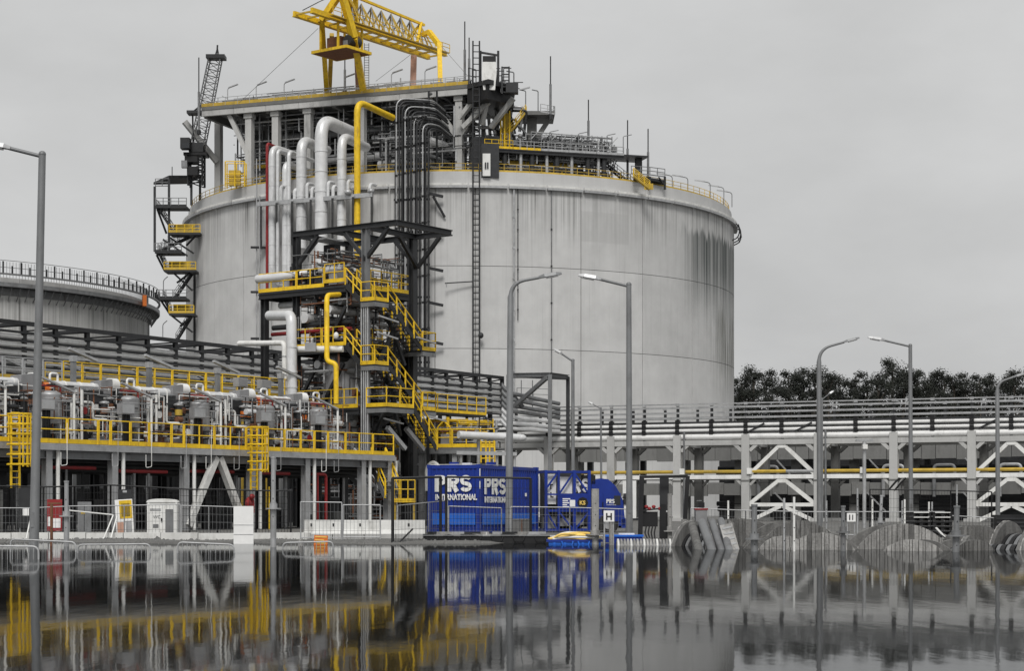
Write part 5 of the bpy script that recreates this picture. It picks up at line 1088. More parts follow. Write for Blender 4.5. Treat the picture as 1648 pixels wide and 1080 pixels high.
# ================================================================ PROCESS TOWER
TL = Ln((-9.65, 108.0), (-9.65 + E.x * 6, 108.0 + E.y * 6))
tw = thing('process_tower', 'tall dark steel process tower with yellow decks and zigzag stairs', 'tower', TL.at(2.5, 1.5, 0))
with frame(TL.M()):
    Z1, Z2_, Z3 = 14.1, 10.6, 6.95
    for e, n in ((.3, -1.3), (.3, 4.1), (5.0, -.95), (5.0, 4.1), (.3, 6.7), (5.0, 6.7)):
        top = 17.3 if n < 5 else Z1
        beam('column', (e, n, .05), (e, n, top), .36, .36, 'steel_dark' if (e, n) != (.3, -1.3) else 'steel_grey', tw, 'ibeam')
    # cable conduits up the front column
    for q in (-.35, -.2, -.05, .12): bar('conduit', (.05, -1.3 + q, 4), (.05, -1.3 + q, Z1 - 1), .05, 'galvanised', tw, 6)
    # open canopy frame
    zc = 17.4
    for a, b in (((.2, -3.7), (.2, 4.3)), ((5.2, -3.7), (5.2, 4.3)), ((.2, -3.7), (5.2, -3.7)), ((.2, 4.3), (5.2, 4.3)), ((.2, -1.3), (5.2, -1.0)), ((.2, 1.4), (5.2, 1.4))): beam('canopy_beam', (*a, zc), (*b, zc), .26, .32, 'steel_dark', tw, 'ibeam')
    for e in (.3, 5.0):
        for n, d in ((-1.3, -1.7), (-1.3, 1.7), (4.1, -1.7)): beam('canopy_knee', (e, n, zc - 1.9), (e, n + d, zc - .2), .2, .2, 'steel_dark', tw)
    for n in (-1.3, 4.1): beam('canopy_knee', (.3, n, zc - 1.9), (2.0, n, zc - .2), .2, .2, 'steel_dark', tw); beam('canopy_knee', (5.0, n, zc - 1.9), (3.3, n, zc - .2), .2, .2, 'steel_dark', tw)
    box('hoist', (2.2, 3.0, zc - 1.2), (.5, .9, .7), 'steel_black', tw); bar('hoist_rope', (2.2, 3.0, 15.2), (2.2, 3.0, zc - 1.2), .04, 'steel_black', tw, 5); slab('canopy_plate', [(1, 2.4), (2.6, 2.4), (2.6, 3.6), (1, 3.6)], zc - .3, zc - .22, 'galvanised', tw)
    # decks
    for z, poly in ((Z1, [(0, 0), (6, 0), (6, 6.9), (0, 6.9)]), (Z2_, [(0, 0), (5.4, 0), (5.4, 4.4), (0, 4.4)]), (Z3, [(0, -1.0), (5.4, -1.0), (5.4, 4.4), (0, 4.4)])):
        slab('deck', poly, z - .1, z, 'steel_dark', tw)
        for a, b in zip(poly, poly[1:] + poly[:1]): beam('deck_beam', (*a, z - .26), (*b, z - .26), .18, .3, 'steel_dark', tw, 'ibeam')
    U = Vector((0, 0, 1))
    def rl(pts, z, **k): return railing(tw, [(*p, z) for p in pts], 'yellow', sp=1.0, r=.03, kh=.22, **k)
    rl([(0, 6.9), (0, 3.9)], Z1); rl([(0, 3.8), (0, 1.7)], Z1); rl([(0, 1.6), (0, .1)], Z1 + .2); rl([(1.3, 0), (3.2, 0), (6, 0)], Z1); rl([(6, 0), (6, 3)], Z1)
    rl([(0, 4.4), (0, 1.9)], Z2_); rl([(0, 1.8), (0, .1)], Z2_); rl([(1.5, 0), (4.2, 0)], Z2_)
    rl([(0, 4.4), (0, 2.2)], Z3); rl([(0, 2.1), (0, -.9)], Z3)
    # stairs
    def landing(e0, e1, n0, n1, z, skip=()):
        slab('landing', [(e0, n0), (e1, n0), (e1, n1), (e0, n1)], z - .1, z, 'steel_dark', tw); beam('landing_beam', (e0, n0, z - .22), (e1, n0, z - .22), .1, .24, 'steel_grey', tw); beam('landing_beam', (e0, n0, z - .22), (e0, n1, z - .22), .1, .24, 'steel_grey', tw)
    for zt, zl, zb in ((Z1, 13.06, 10.5), (Z2_, 9.4, 6.95)):
        landing(0, 1.2, -2.2, -1.2, zl); rl([(0, -1.2), (0, -2.2), (1.2, -2.2)], zl)
        flight(tw, (0.0, 0, zt), (0.0, -1.2, zl), 1.0, (1, 0, 0))
        flight(tw, (1.2, -2.2, zl), (4.35, -2.2, zb), 1.0, (0, 1, 0))
        landing(4.35, 5.6, -2.2, 0, zb); rl([(4.4, -2.2), (5.6, -2.2), (5.6, 0)], zb)
        # dark return flight behind
        flight(tw, (4.35, -.95, zb), (1.3, -.95, zb - 1.2), .9, (0, 1, 0), rm='steel_dark')
    landing(0, 2.4, -3.1, -1.6, Z3); rl([(0, -1.6), (0, -3.1), (2.4, -3.1)], Z3)
    flight(tw, (2.4, -3.1, Z3), (4.6, -3.1, 4.6), 1.0, (0, 1, 0))
    for a, b in (((1.2, -1.3, 9.2), (3.4, -1.3, 12.6)), ((3.8, -1.3, 9.6), (2.2, -1.3, 12.6)), ((1.2, -1.3, 5.4), (3.0, -1.3, 9.0)), ((3.4, -1.3, 5.4), (2.2, -1.3, 9.0)), ((.3, 4.1, 7.2), (.3, .2, 12.9)), ((.3, 4.1, 4.2), (.3, .4, 9.6)), ((5, -.9, 4.4), (5, 3.6, 9))): beam('brace', a, b, .18, .18, 'steel_dark', tw)
    beam('stair_column', (5.3, -.3, .1), (5.3, -.3, 10.4), .6, .6, 'steel_black', tw, 'ibeam')
    for e, z in ((2.5, 4.6), (4.2, 4.6)): beam('leg_brace', (e, -2.4, z), (e - 1.6, -2.4, z + 1.2), .24, .24, 'galvanised', tw)
    # strip lights on the tower
    for e, n, z in ((.1, -2.4, 11.2), (.4, -2.2, 12.2), (3.6, -2.4, 11.2), (.6, -2.4, 6.3), (4.6, -2.4, 6.6)): beam('strip_light', (e, n, z), (e + 1.6, n - .1, z - .25), .14, .09, 'galvanised', tw)
    for z0_, z1_, sd_ in ((Z1 + .05, Z1 + 2.2, 81), (Z2_ + .05, Z1 - .4, 82), (Z3 + .05, Z2_ - .4, 83), (4.0, Z3 - .3, 84), (.3, 3.8, 85)):
        harness(tw, ((.1, 5.6), (-.2 if z0_ < Z1 else .3, 4.3), (z0_, z1_)), 42, ('galvanised', 'steel_dark', 'steel_grey', 'rust'), sd_, (.02, .06))
    # vessels and piping inside
    bar('big_vessel', (1.6, 1.6, 6.9), (1.6, 1.6, 9.9), 1.15, 'vessel_grey', tw, 24); ball('vessel_head', (1.6, 1.6, 9.9), (1.15, 1.15, .5), 'vessel_grey', tw); bar('vessel_skirt', (1.6, 1.6, 4.2), (1.6, 1.6, 6.9), .9, 'insulation', tw, 24)
    rk = random.Random(31)
    for z in (Z1, Z2_, Z3, 3.95):
        for i in range(22):
            e, n = rk.uniform(.4, 5.4), rk.uniform(.3, 4.2 if z < Z1 else 6.5); h_ = rk.uniform(.5, 1.9 if z == Z1 else 2.6); m_ = rk.choice(['galvanised', 'insulation', 'steel_dark', 'steel_grey', 'steel_dark', 'vessel_grey'])
            bar('standpipe', (e, n, z), (e, n, z + h_), rk.uniform(.05, .16), m_, tw, 8)
            if i % 2: bar('flanged_valve', (e - .3, n, z + h_ * .6), (e + .35, n, z + h_ * .6), rk.uniform(.13, .24), rk.choice(['steel_dark', 'vessel_grey', 'galvanised', 'rust']), tw, 10)
            if i % 3 == 0: box('equipment', (e, n, z + .1), (rk.uniform(.4, .9), rk.uniform(.4, .8), rk.uniform(.4, 1.1)), rk.choice(['steel_dark', 'vessel_grey', 'rust', 'steel_black']), tw)
            if i % 4 == 0: tube('branch_pipe', [(e, n, z + h_), (e + rk.uniform(.5, 1.4), n, z + h_), (e + .8, n + rk.uniform(-1, 1), z + h_ * .4)], .1, 'insulation', tw, n=8)
    for n, z, r, m_ in ((.6, 13.2, .2, 'steel_grey'), (1.5, 12.8, .26, 'insulation'), (2.6, 13.3, .2, 'steel_dark'), (3.4, 12.4, .3, 'insulation'), (.8, 9.9, .2, 'steel_dark'), (2.4, 9.6, .25, 'steel_grey'), (3.6, 6.2, .28, 'insulation'), (1.0, 6.0, .2, 'steel_dark')): tube('header_pipe', [(.2, n, z), (5.2, n, z)], r, m_, tw, n=12)
    for e, z, r, m_ in ((.6, 12.0, .16, 'steel_dark'), (1.2, 13.4, .2, 'insulation'), (1.0, 9.2, .2, 'steel_grey'), (.8, 6.1, .2, 'galvanised'), (.5, 11.6, .12, 'red')): tube('cross_pipe', [(e, 0, z), (e, 6.3, z)], r, m_, tw, n=10)
    tube('end_pipe', [(.1, 7.1, Z1 + .85), (.1, 4.6, Z1 + .85), (1.0, 3.5, Z1 + 1.1), (1.0, 1, Z1 + 1.1)], .27, 'insulation', tw, n=12)
    for k in range(6): tube('instrument_loop', [(4.4 + k * .25, 1, Z1), (4.4 + k * .25, 1, Z1 + 2.2 - k * .1), (4.4 + k * .25, 1.8, Z1 + 2.2 - k * .1)], .05, 'galvanised', tw, n=6)
# tall silver pipe and its bend beside the tower
sp = thing('silver_downpipe', 'thick silver pipe with a square bend left of the process tower', 'pipe', P(470, 640, 106))
tube('pipe', [P(434, 508, 111), P(469, 508, 106.5), P(470, 655, 106.5)], .30, 'insulation', sp, br=.5, n=16)
for y in (560, 600, 625): b0 = P(470, y, 106.5); bar('jacket_band', b0, b0 + Vector((0, 0, .1)), .325, 'insulation', sp, 16)
wp = thing('white_downpipe', 'thinner white pipe with a long level run, left of the thick silver pipe', 'pipe', P(459, 640, 108))
tube('pipe', [P(385, 553, 112), P(458, 552, 108), P(458.5, 640, 108)], .16, 'white_paint', wp, br=.3, n=12)
for y in (575, 605): b0 = P(458.5, y, 108); bar('jacket_band', b0, b0 + Vector((0, 0, .08)), .18, 'galvanised', wp, 12)
yg = thing('yellow_downpipe', 'cranked yellow gas pipe on the front of the process tower', 'pipe', P(545, 640, 106))
tube('pipe', [P(546, 474, 108), P(526, 475, 106.5), P(526, 582, 106), P(541, 585, 105.8), P(541, 650, 105.8)], .145, 'yellow', yg, br=.35, n=12)
ball('insulator', P(541, 540, 106), (.15, .15, .2), 'white_paint', yg)
rt = thing('white_header', 'level white pipe with grey box across the middle deck of the tower', 'pipe', P(520, 562, 106)); tube('pipe', [P(480, 562, 107), P(552, 562, 106.5)], .18, 'white_paint', rt, n=12); box('box', P(500, 566, 106.4), (.62, .4, .5), 'vessel_grey', rt)
# lower east deck of the plant
EL = Ln(P(560, 0, 115).xy, P(795, 0, 113).xy)
ed = thing('east_deck', 'low yellow railed deck at the foot of the process tower', 'platform', EL.at(4, 2, 0))
with frame(EL.M()):
    slab('deck', [(0, 0), (EL.len, 0), (EL.len, 3.5), (0, 3.5)], 4.75, 4.85, 'steel_grey', ed); beam('edge_beam', (0, -.02, 4.6), (EL.len, -.02, 4.6), .12, .26, 'steel_grey', ed)
    for a, b in ((0, 2.2), (2.25, 4.5), (4.55, 6.6), (6.65, EL.len)): railing(ed, [(a, 0, 4.85), (b, 0, 4.85)], 'yellow', sp=1.0, r=.035, kh=.22)
    for i in range(5): s = .4 + i * (EL.len - .8) / 4; beam('column', (s, .3, 0), (s, .3, 4.7), .3, .3, 'galvanised', ed, 'ibeam'); beam('column', (s, 3.2, 0), (s, 3.2, 4.7), .3, .3, 'steel_dark', ed, 'ibeam')
    rk = random.Random(41)
    for i in range(30):
        s = rk.uniform(.3, EL.len - .3); n = rk.uniform(.5, 3.2); h_ = rk.uniform(.5, 1.9)
        bar('standpipe', (s, n, 4.85), (s, n, 4.85 + h_), rk.uniform(.05, .15), rk.choice(['galvanised', 'yellow', 'steel_dark', 'insulation', 'rust']), ed, 8)
        if i % 3 == 0: box('equipment', (s, n, 4.9), (rk.uniform(.4, 1.0), .6, rk.uniform(.4, 1.2)), rk.choice(['steel_dark', 'vessel_grey', 'rust']), ed)
    harness(ed, ((.2, EL.len - .2), (.2, 3.2), (4.9, 6.6)), 40, ('galvanised', 'steel_dark', 'yellow', 'rust'), 91, (.02, .05))
    for x in (4.6, 5.6): tube('yellow_arch', [(x, .4, 4.85), (x, .4, 6.1), (x + .4, .4, 6.5), (x + .8, .4, 6.1), (x + .8, .4, 4.85)], .05, 'yellow', ed, n=6)
    # dark plant and white legs below
    for i in range(14): s = rk.uniform(0, EL.len); bar('riser', (s, rk.uniform(.6, 3), .1), (s, rk.uniform(.6, 3), 4.7), rk.uniform(.06, .16), rk.choice(['galvanised', 'steel_dark', 'white_paint']), ed, 8)
    for i in range(8): box('machine_block', (.6 + i * 1.15, rk.uniform(1.5, 3), .05), (1.1, .8, rk.uniform(1.5, 4)), rk.choice(['steel_dark', 'steel_black']), ed)
    tube('arch_pipe', [(5.2, -.6, 2.2), (5.2, -.6, 3.6), (5.6, -.6, 4.0), (6.0, -.6, 3.6), (6.0, -.6, 2.2)], .14, 'white_paint', ed, n=8)
    tube('y_pipe', [(3.6, -.4, 0), (3.6, -.4, 3.2), (3.2, -.4, 4.0)], .2, 'concrete_white', ed, n=10); tube('y_pipe', [(3.62, -.42, 2.9), (4.0, -.4, 4.0)], .16, 'concrete_white', ed, n=10)
rw = thing('rear_walkway', 'yellow railed walkway right of the process tower below the dark rack', 'walkway', P(730, 700, 116))
A_, B_ = P(688, 662, 113), P(782, 669, 118); B_.z = A_.z
d2 = (B_ - A_).normalized(); n2 = Vector((-d2.y, d2.x, 0))
mesh_obj('deck', [A_, B_, B_ + n2 * 1.2, A_ + n2 * 1.2] + [p - Vector((0, 0, .12)) for p in (A_, B_, B_ + n2 * 1.2, A_ + n2 * 1.2)], [(0, 1, 2, 3), (7, 6, 5, 4), (0, 4, 5, 1), (1, 5, 6, 2), (2, 6, 7, 3), (3, 7, 4, 0)], 'steel_dark', rw)
railing(rw, [A_, A_.lerp(B_, .5), B_], 'yellow', sp=.95, r=.03, kh=.18)
for t_ in (0, .33, .66, 1): p = A_.lerp(B_, t_); beam('post', Vector((p.x, p.y + .5, 0)), Vector((p.x, p.y + .5, p.z - .1)), .18, .18, 'steel_dark', rw)
sh = thing('silver_header', 'long silver pipe with rounded end right of the low deck', 'pipe', P(790, 705, 108)); tube('pipe', [P(738, 700, 106), P(838, 705, 108)], .22, 'insulation', sh, n=14); ball('cap', P(838, 705, 108), (.35, .25, .22), 'insulation', sh)
for px in (770, 815): b0 = P(px, 704, 107); bar('support', Vector((b0.x, b0.y, 0)), b0, .1, 'galvanised', sh, 8)
th = thing('tie_beam', 'pale horizontal walkway beam above the blue container', 'beam', P(780, 740, 104)); beam('beam', P(735, 729, 104), P(832, 731, 104), .3, .2, 'galvanised', th)
for px in (742, 800, 828): b0 = P(px, 731, 104.1); bar('post', Vector((b0.x, b0.y, 0)), b0, .08, 'galvanised', th, 8)
yl = thing('yellow_ladder', 'short yellow ladder frame above the blue container', 'ladder', P(790, 745, 106))
for px in (774, 782, 788, 796): bar('stile', P(px, 745, 106), P(px, 710, 106), .05, 'yellow', yl, 6)
for y in (712, 720, 728, 738): bar('rung', P(774, y, 106), P(796, y, 106), .035, 'yellow', yl, 6)
# yellow stair and gate on the ground below the platform end
gs = thing('ground_stair', 'yellow railed stair coming down below the platform end', 'stair', P(615, 800, 101))
flight(gs, P(598, 750, 101), P(620, 802, 100), .9, (.8, .6, 0), 'steel_grey', 'yellow')
gg = thing('yellow_gate', 'small yellow railed landing left of the blue container', 'railing', P(650, 805, 100)); railing(gg, [P(634, 806, 100), P(668, 806, 100)], 'yellow', sp=.35, r=.03, kh=.12); slab('step', [(P(634, 806, 100).x, 100), (P(668, 806, 100).x, 100), (P(668, 806, 100).x, 101), (P(634, 806, 100).x, 101)], P(650, 806, 100).z - .1, P(650, 806, 100).z, 'yellow', gg)
for px in (636, 666): b0 = P(px, 806, 100.2); bar('leg', Vector((b0.x, b0.y, 0)), b0, .06, 'yellow_dull', gg, 6)
st2 = thing('grey_stair', 'grey railed stair in shade under the platform', 'stair', P(565, 790, 104)); flight(st2, P(548, 750, 104), P(585, 790, 103), .9, (.8, .6, 0), 'steel_grey', 'galvanised')
# ================================================================ STREET LAMPS
def lamp(lb, base, top, head, Y, curved, r0=.12, r1=.075, m='lamp_grey'):
    pb = P(base[0], 0, Y); pb.z = -.3 if Y < 58 else .05; pt = P(*top, Y); hd = P(*head, Y); u = Vector((0, 0, 1))
    t = thing('street_lamp', lb, 'street lamp', (pb.x, pb.y, max(0, pb.z)), 'street lamps of the yard')
    d = (hd - pt); hl = min(.85, d.length * .45); dn = d.normalized(); h0 = hd - dn * hl
    if curved:
        k = pt - u * (d.length * .35); pts = fillet([pb, pt, h0 + dn * .05], d.length * .45, 9)
        n = len(pts); rad = [r0 + (r1 - r0) * (1 - max(0, 1 - i / 2)) if i < 2 else r1 - (r1 * .45) * i / n for i in range(n)]
        v, f, sm = sweep(pts, rad, 12); mesh_obj('post', v, f, m, t, smooth=sm)
    else:
        v, f, sm = sweep([pb, pb.lerp(pt, .3), pt], [r0, (r0 + r1) * .5, r1], 12); mesh_obj('post', v, f, m, t, smooth=sm)
        bar('arm', pt - u * .06, h0 + dn * .05, r1 * .55, m, t, 8); ball('post_cap', pt, (r1 * 1.1, r1 * 1.1, r1), m, t)
    # tapered lantern
    side = dn.cross(u).normalized() * .16; nn = side.cross(dn).normalized(); nn = nn if nn.z > 0 else -nn
    pr = [(0, .5, .05), (.25, 1, .09), (.75, .95, .08), (1, .45, .04)]; v = []; f = []
    for tt, w_, h_ in pr:
        c = h0 + dn * (hl * tt); v += [c - side * w_ - nn * .03, c - side * w_ * .7 + nn * h_, c + side * w_ * .7 + nn * h_, c + side * w_ - nn * .03]
    for i in range(3):
        for j in range(4): f.append((i * 4 + j, (i + 1) * 4 + j, (i + 1) * 4 + (j + 1) % 4, i * 4 + (j + 1) % 4))
    f += [(0, 1, 2, 3), (15, 14, 13, 12)]
    hdo = mesh_obj('lantern', v, f, 'galvanised' if not curved else 'lamp_grey', t)
    c0 = h0 + dn * hl * .3 - nn * .05; c1 = h0 + dn * hl * .85 - nn * .05; beam('lens', c0, c1, .2, .05, 'lamp_lens', hdo)
    beam('door', pb + Vector((0, -r0 - .002, .9)), pb + Vector((0, -r0 - .002, 1.3)), .09, .015, 'steel_grey', t)
lamp('tall grey street lamp leaning slightly in the left foreground', (54, 885), (68, 248), (-24, 231), 50, False, .135, .095)
lamp('grey street lamp with curved arm in front of the blue container', (819, 870), (822, 455), (904, 440), 66, True, .135, .09)
lamp('straight grey street lamp with level arm standing right of the blue truck', (1013, 870), (1012, 458), (931, 443), 64, False, .125, .09)
lamp('smaller street lamp with bent arm in front of the tank foot, behind the truck', (922, 0), (922, 580), (891, 562), 100, False, .12, .09, 'steel_grey')
lamp('smallest street lamp, far off behind the blue frame', (968, 0), (967, 657), (946, 647), 140, False, .1, .07)
lamp('street lamp with curved arm in front of the braced bay of the rack', (1319, 0), (1318, 562), (1383, 544), 95, True, .14, .1)
lamp('straight street lamp with level arm in front of the pines, right half', (1466, 0), (1465, 556), (1397, 543), 92, False, .12, .09)
lamp('street lamp with curved arm at the right picture edge', (1606, 0), (1605, 616), (1652, 600), 112, True, .14, .1)
lamp('small far lamp with short arm just right of the curved lamp by the pines', (1323, 0), (1323, 642), (1342, 629), 138, False, .09, .07)
lp = thing('camera_mast', 'slim grey mast with small cross head before the pipe rack', 'mast', (P(1391, 0, 100).x, 100, .05)); b0 = P(1391, 708, 100); bar('post', (b0.x, 100, .05), b0, .1, 'galvanised', lp, 10); box('cross_head', b0 - Vector((0, 0, .1)), (.9, .2, .12), 'galvanised', lp); box('camera', b0 + Vector((0, -.1, -.5)), (.25, .4, .25), 'white_paint', lp)

# ================================================================ BLUE CONTAINER
K = Vector((-1.28, 74.0)); fx = Vector((.919, -.395)); CO = K - fx * 2.3; ZB, ZT_ = .12, 2.86; CLN = 6.06
def corrugated(name, a, b, z0, z1, pitch, dep, nrm, m, parent):      # trapezoid ribs between a and b
    a = Vector(a); b = Vector(b); d = b - a; l = d.length; d /= l; n = int(l / pitch); v = []; f = []; prof = []
    for i in range(n):
        o = i * l / n; w_ = l / n; prof += [(o, 0), (o + w_ * .36, 0), (o + w_ * .5, 1), (o + w_ * .86, 1)]
    prof.append((l, 0))
    for s_, q in prof: p = a + d * s_ - Vector(nrm) * (dep * q); v += [V((p.x, p.y, z0)), V((p.x, p.y, z1))]
    for i in range(len(prof) - 1): f.append((i * 2, i * 2 + 2, i * 2 + 3, i * 2 + 1))
    return mesh_obj(name, v, f, m, parent)
with frame(FM((CO.x, CO.y), (fx.x, fx.y), 0)):
    c = thing('shipping_container', 'dark blue steel container with white lettering PRS INTERNATIONAL on two sides', 'container', (1.15, 3, ZB))
    corrugated('end_panel', (.14, .03, 0), (2.16, .03, 0), ZB + .14, ZT_ - .14, .2, .03, (0, -1, 0), 'blue', c)
    corrugated('side_panel', (2.27, .14, 0), (2.27, CLN - .14, 0), ZB + .14, ZT_ - .14, .22, .035, (1, 0, 0), 'blue', c)
    corrugated('side_panel', (.03, CLN - .14, 0), (.03, .14, 0), ZB + .14, ZT_ - .14, .28, .035, (-1, 0, 0), 'blue', c)
    box('rear_door', (1.15, CLN - .06, ZB + .1), (2.1, .06, 2.5), 'blue', c)
    slab('roof', [(.1, .1), (2.2, .1), (2.2, CLN - .1), (.1, CLN - .1)], ZT_ - .06, ZT_ - .01, 'blue', c); slab('floor', [(.1, .1), (2.2, .1), (2.2, CLN - .1), (.1, CLN - .1)], ZB + .02, ZB + .12, 'steel_dark', c)
    for x in (.07, 2.23):
        for y in (.07, CLN - .07):
            box('corner_post', (x, y, ZB + .02), (.15, .15, ZT_ - ZB - .04), 'blue', c)
            for z in (ZB, ZT_ - .14): box('corner_casting', (x, y, z), (.18, .18, .15), 'blue', c)
    for z in (ZB + .08, ZT_ - .09):
        for x in (.07, 2.23): beam('side_rail', (x, .15, z), (x, CLN - .15, z), .12, .13, 'blue', c)
        for y in (.07, CLN - .07): beam('end_rail', (.15, y, z), (2.15, y, z), .12, .13, 'blue', c)
    # pale edge on the top rails, light blue band low on the panels
    box('stripe', (1.15, .003, .46), (1.9, .012, .46), 'blue_light', c); box('stripe', (2.297, CLN / 2, .46), (.012, CLN - .5, .46), 'blue_light', c)
    beam('edge_trim', (.1, .02, ZT_ + .012), (2.2, .02, ZT_ + .012), .05, .02, 'white_paint', c); beam('edge_trim', (2.28, .1, ZT_ + .012), (2.28, 3.4, ZT_ + .012), .05, .02, 'galvanised', c)
    for z in (1.55, 2.05): box('corner_mark', (2.308, -.002, z + .35), (.03, .02, .3), 'white_paint', c)
    logo('PRS', .66, (.33, -.012, 1.78), c, 0, 1.0); wall_text('lettering', 'INTERNATIONAL', .31, (.34, -.012, 1.46), 'white_paint', c, bold=.014, sx=.76)
    logo('PRS', .68, (2.312, .42, 1.68), c, math.pi / 2, 1.28); wall_text('lettering', 'INTERNATIONAL', .31, (2.312, .44, 1.36), 'white_paint', c, bold=.014, sx=.98, rz=math.pi / 2)
    for x in (.6, 1.15, 1.7): bar('lock_rod', (x, .0, ZB + .1), (x, .0, .44), .015, 'blue', c, 6)
    box('data_plate', (2.31, 4.7, 1.62), (.01, .2, .14), 'paper_white', c)
    for k, (x, y, h_) in enumerate(((.9, .6, .12), (1.2, 1.2, .1), (2.0, 1.8, .14))): box('lashing', (x, y, ZT_ + .0), (.35, .2, h_), 'white_paint' if k == 1 else 'blue', c)
    # crate beside it
    t = thing('brown_crate', 'grey-brown plywood crate against the container side, right of the lamp post', 'crate', (2.95, 2.6, .08)); box('body', (2.95, 2.6, .1), (.5, 1.2, .55), 'concrete_dark', t); box('lid', (2.95, 2.6, .652), (.54, 1.26, .04), 'wood_grey', t)
    for q in (-.5, .5): box('batten', (3.215, 2.6 + q, .1), (.03, .08, .55), 'rust', t)
# ---- blue steel frame with white boards
FO = P(877, 0, 80.0); fe = Vector((.972, .235))
with frame(FM((FO.x, FO.y), (fe.x, fe.y), 0)):
    t = thing('steel_frame_skid', 'blue braced steel frame with white PRS boards, some standing in for the tank behind, between container and truck', 'frame', (1.0, 1.0, .1)); w_, d_, zb, zt = 2.05, 2.1, .12, 2.76
    for x in (.06, .62, 1.32, w_ - .06):
        beam('post', (x, .06, zb), (x, .06, zt), .12 if x != .62 else .09, .12, 'blue', t)
    for x in (.06, w_ - .06): beam('post', (x, d_, zb), (x, d_, zt), .12, .12, 'blue', t); beam('side_rail', (x, .12, zt - .06), (x, d_ - .06, zt - .06), .1, .12, 'blue', t); beam('side_rail', (x, .12, zb + .06), (x, d_ - .06, zb + .06), .1, .12, 'blue', t)
    for z in (zb + .07, 1.02, 1.72, zt - .07): beam('rail', (.12, .06, z), (w_ - .12, .06, z), .1, .1 if z != 1.72 else .07, 'blue', t); beam('rail', (.12, d_, z), (w_ - .12, d_, z), .1, .1, 'blue', t)
    for a, b in (((.66, 1.75), (1.29, 2.66)), ((1.35, 2.62), (1.96, 1.75)), ((.1, 2.0), (.58, 2.66)), ((1.36, .2), (1.96, .95)), ((.66, .95), (1.28, .2)), ((.1, .95), (.58, .2))): beam('brace', (a[0], .07, a[1]), (b[0], .07, b[1]), .07, .07, 'blue', t)
    slab('back_panel', [(.1, 1.2), (w_ - .1, 1.2), (w_ - .1, 1.26), (.1, 1.26)], zb, zt - .1, 'steel_dark', t)
    box('white_board', (.34, .3, 1.3), (.46, .03, 1.3), 'pipe_white', t); box('white_board', (-.12, .8, 1.0), (.03, .7, 1.5), 'pipe_white', t); wall_text('board_text', 'T', .3, (.24, .27, 1.95), 'ink', t, bold=.01); wall_text('board_text', 'L', .3, (.3, .27, 1.6), 'ink', t, bold=.01)  # boards enlarged to stand in for the pale tank showing through the frame
    box('white_board', (.98, .3, 1.76), (.62, .03, .72), 'pipe_white', t); logo('RS', .6, (1.36, .3, 1.82), t, 0, .72, 'pipe_white')
    box('info_panel', (1.33, .0, 1.08), (1.35, .03, .6), 'blue', t)
    for i, l_ in enumerate((.34, .24, .3, .2, .28)): box('text_line', (.78 + l_ / 2, -.018, 1.5 - i * .085), (l_, .01, .05), 'paper_white', t)
    box('sticker', (1.22, -.018, 1.2), (.24, .01, .28), 'paper_white', t)
    bar('emblem', (1.68, -.012, 1.36), (1.68, -.02, 1.36), .25, 'steel_black', t, 8); wall_text('emblem_text', 'KS', .24, (1.53, -.024, 1.28), 'pale_yellow', t, bold=.008)
    for x, z, s_ in ((.34, .45, .5), (.95, .55, .35), (1.6, .6, .4)): box('pump_unit', (x, .6, z - .2), (.42, .6, s_), 'vessel_grey', t)
    bar('tank_drum', (.3, .75, .5), (1.8, .75, .5), .28, 'steel_dark', t, 14)
# ---- truck cab
with frame(FM((P(952, 0, 82).x, 82.0), (.985, .17), 0)):
    t = thing('blue_truck', 'blue truck cab with roof fairing facing right beside the blue frame', 'truck', (.8, 1.2, 0)); Sx = 82 / F
    pr = [(0, .35), (0, 2.3), (.42, 2.44), (.75, 2.40), (1.08, 2.12), (1.3, 1.75), (1.42, 1.45), (1.5, .7), (1.5, .35)]
    n = len(pr)
    v = [V((x, y, z)) for y in (0, 2.3) for x, z in pr]; f = [tuple(range(n)), tuple(range(2 * n - 1, n - 1, -1))] + [(i, n + i, n + (i + 1) % n, (i + 1) % n) for i in range(n)]
    mesh_obj('cab', v, f, 'blue', t)
    box('door', (.92, -.015, .55), (.78, .03, 1.25), 'blue', t); box('side_window', (1.15, -.022, 1.26), (.3, .03, .42), 'glass_dark', t); box('grab_handle', (.5, -.03, .9), (.04, .05, .5), 'steel_black', t); box('door_handle', (.62, -.04, 1.0), (.14, .04, .05), 'steel_black', t)
    logo('PRS', .19, (.66, -.035, 1.34), t, 0, .8); wall_text('lettering', 'INTERNATIONAL', .07, (.67, -.035, 1.25), 'white_paint', t, sx=.8)
    slab('windscreen', [(1.36, .15), (1.5, .15), (1.5, 2.15), (1.36, 2.15)], .98, 1.5, 'glass_dark', t)
    box('mirror', (1.62, -.2, 1.05), (.12, .12, .5), 'steel_black', t); tube('mirror_arm', [(1.4, 0, 1.6), (1.62, -.18, 1.62), (1.62, -.2, 1.5)], .03, 'steel_black', t, n=6)
    box('bumper', (1.5, 1.15, .25), (.3, 2.3, .4), 'blue', t); box('air_box', (-.1, .5, 2.18), (.55, 1.0, .4), 'steel_black', t); box('fairing_step', (-.35, 1.1, .4), (.6, 2.0, .5), 'steel_dark', t)
    for x in (.75,):
        bar('wheel', (x, -.02, .42), (x, .34, .42), .46, 'rubber_black', t, 20); w2 = bar('wheel', (x, 1.96, .42), (x, 2.32, .42), .46, 'rubber_black', t, 20); bar('hub', (x, -.04, .42), (x, -.021, .42), .22, 'galvanised', t, 12)
    slab('chassis', [(-2.6, .6), (.2, .6), (.2, 1.7), (-2.6, 1.7)], .3, .5, 'steel_black', t); box('headlight', (1.62, .3, .5), (.1, .35, .2), 'lamp_lens', t); box('headlight', (1.62, 2.0, .5), (.1, .35, .2), 'lamp_lens', t)
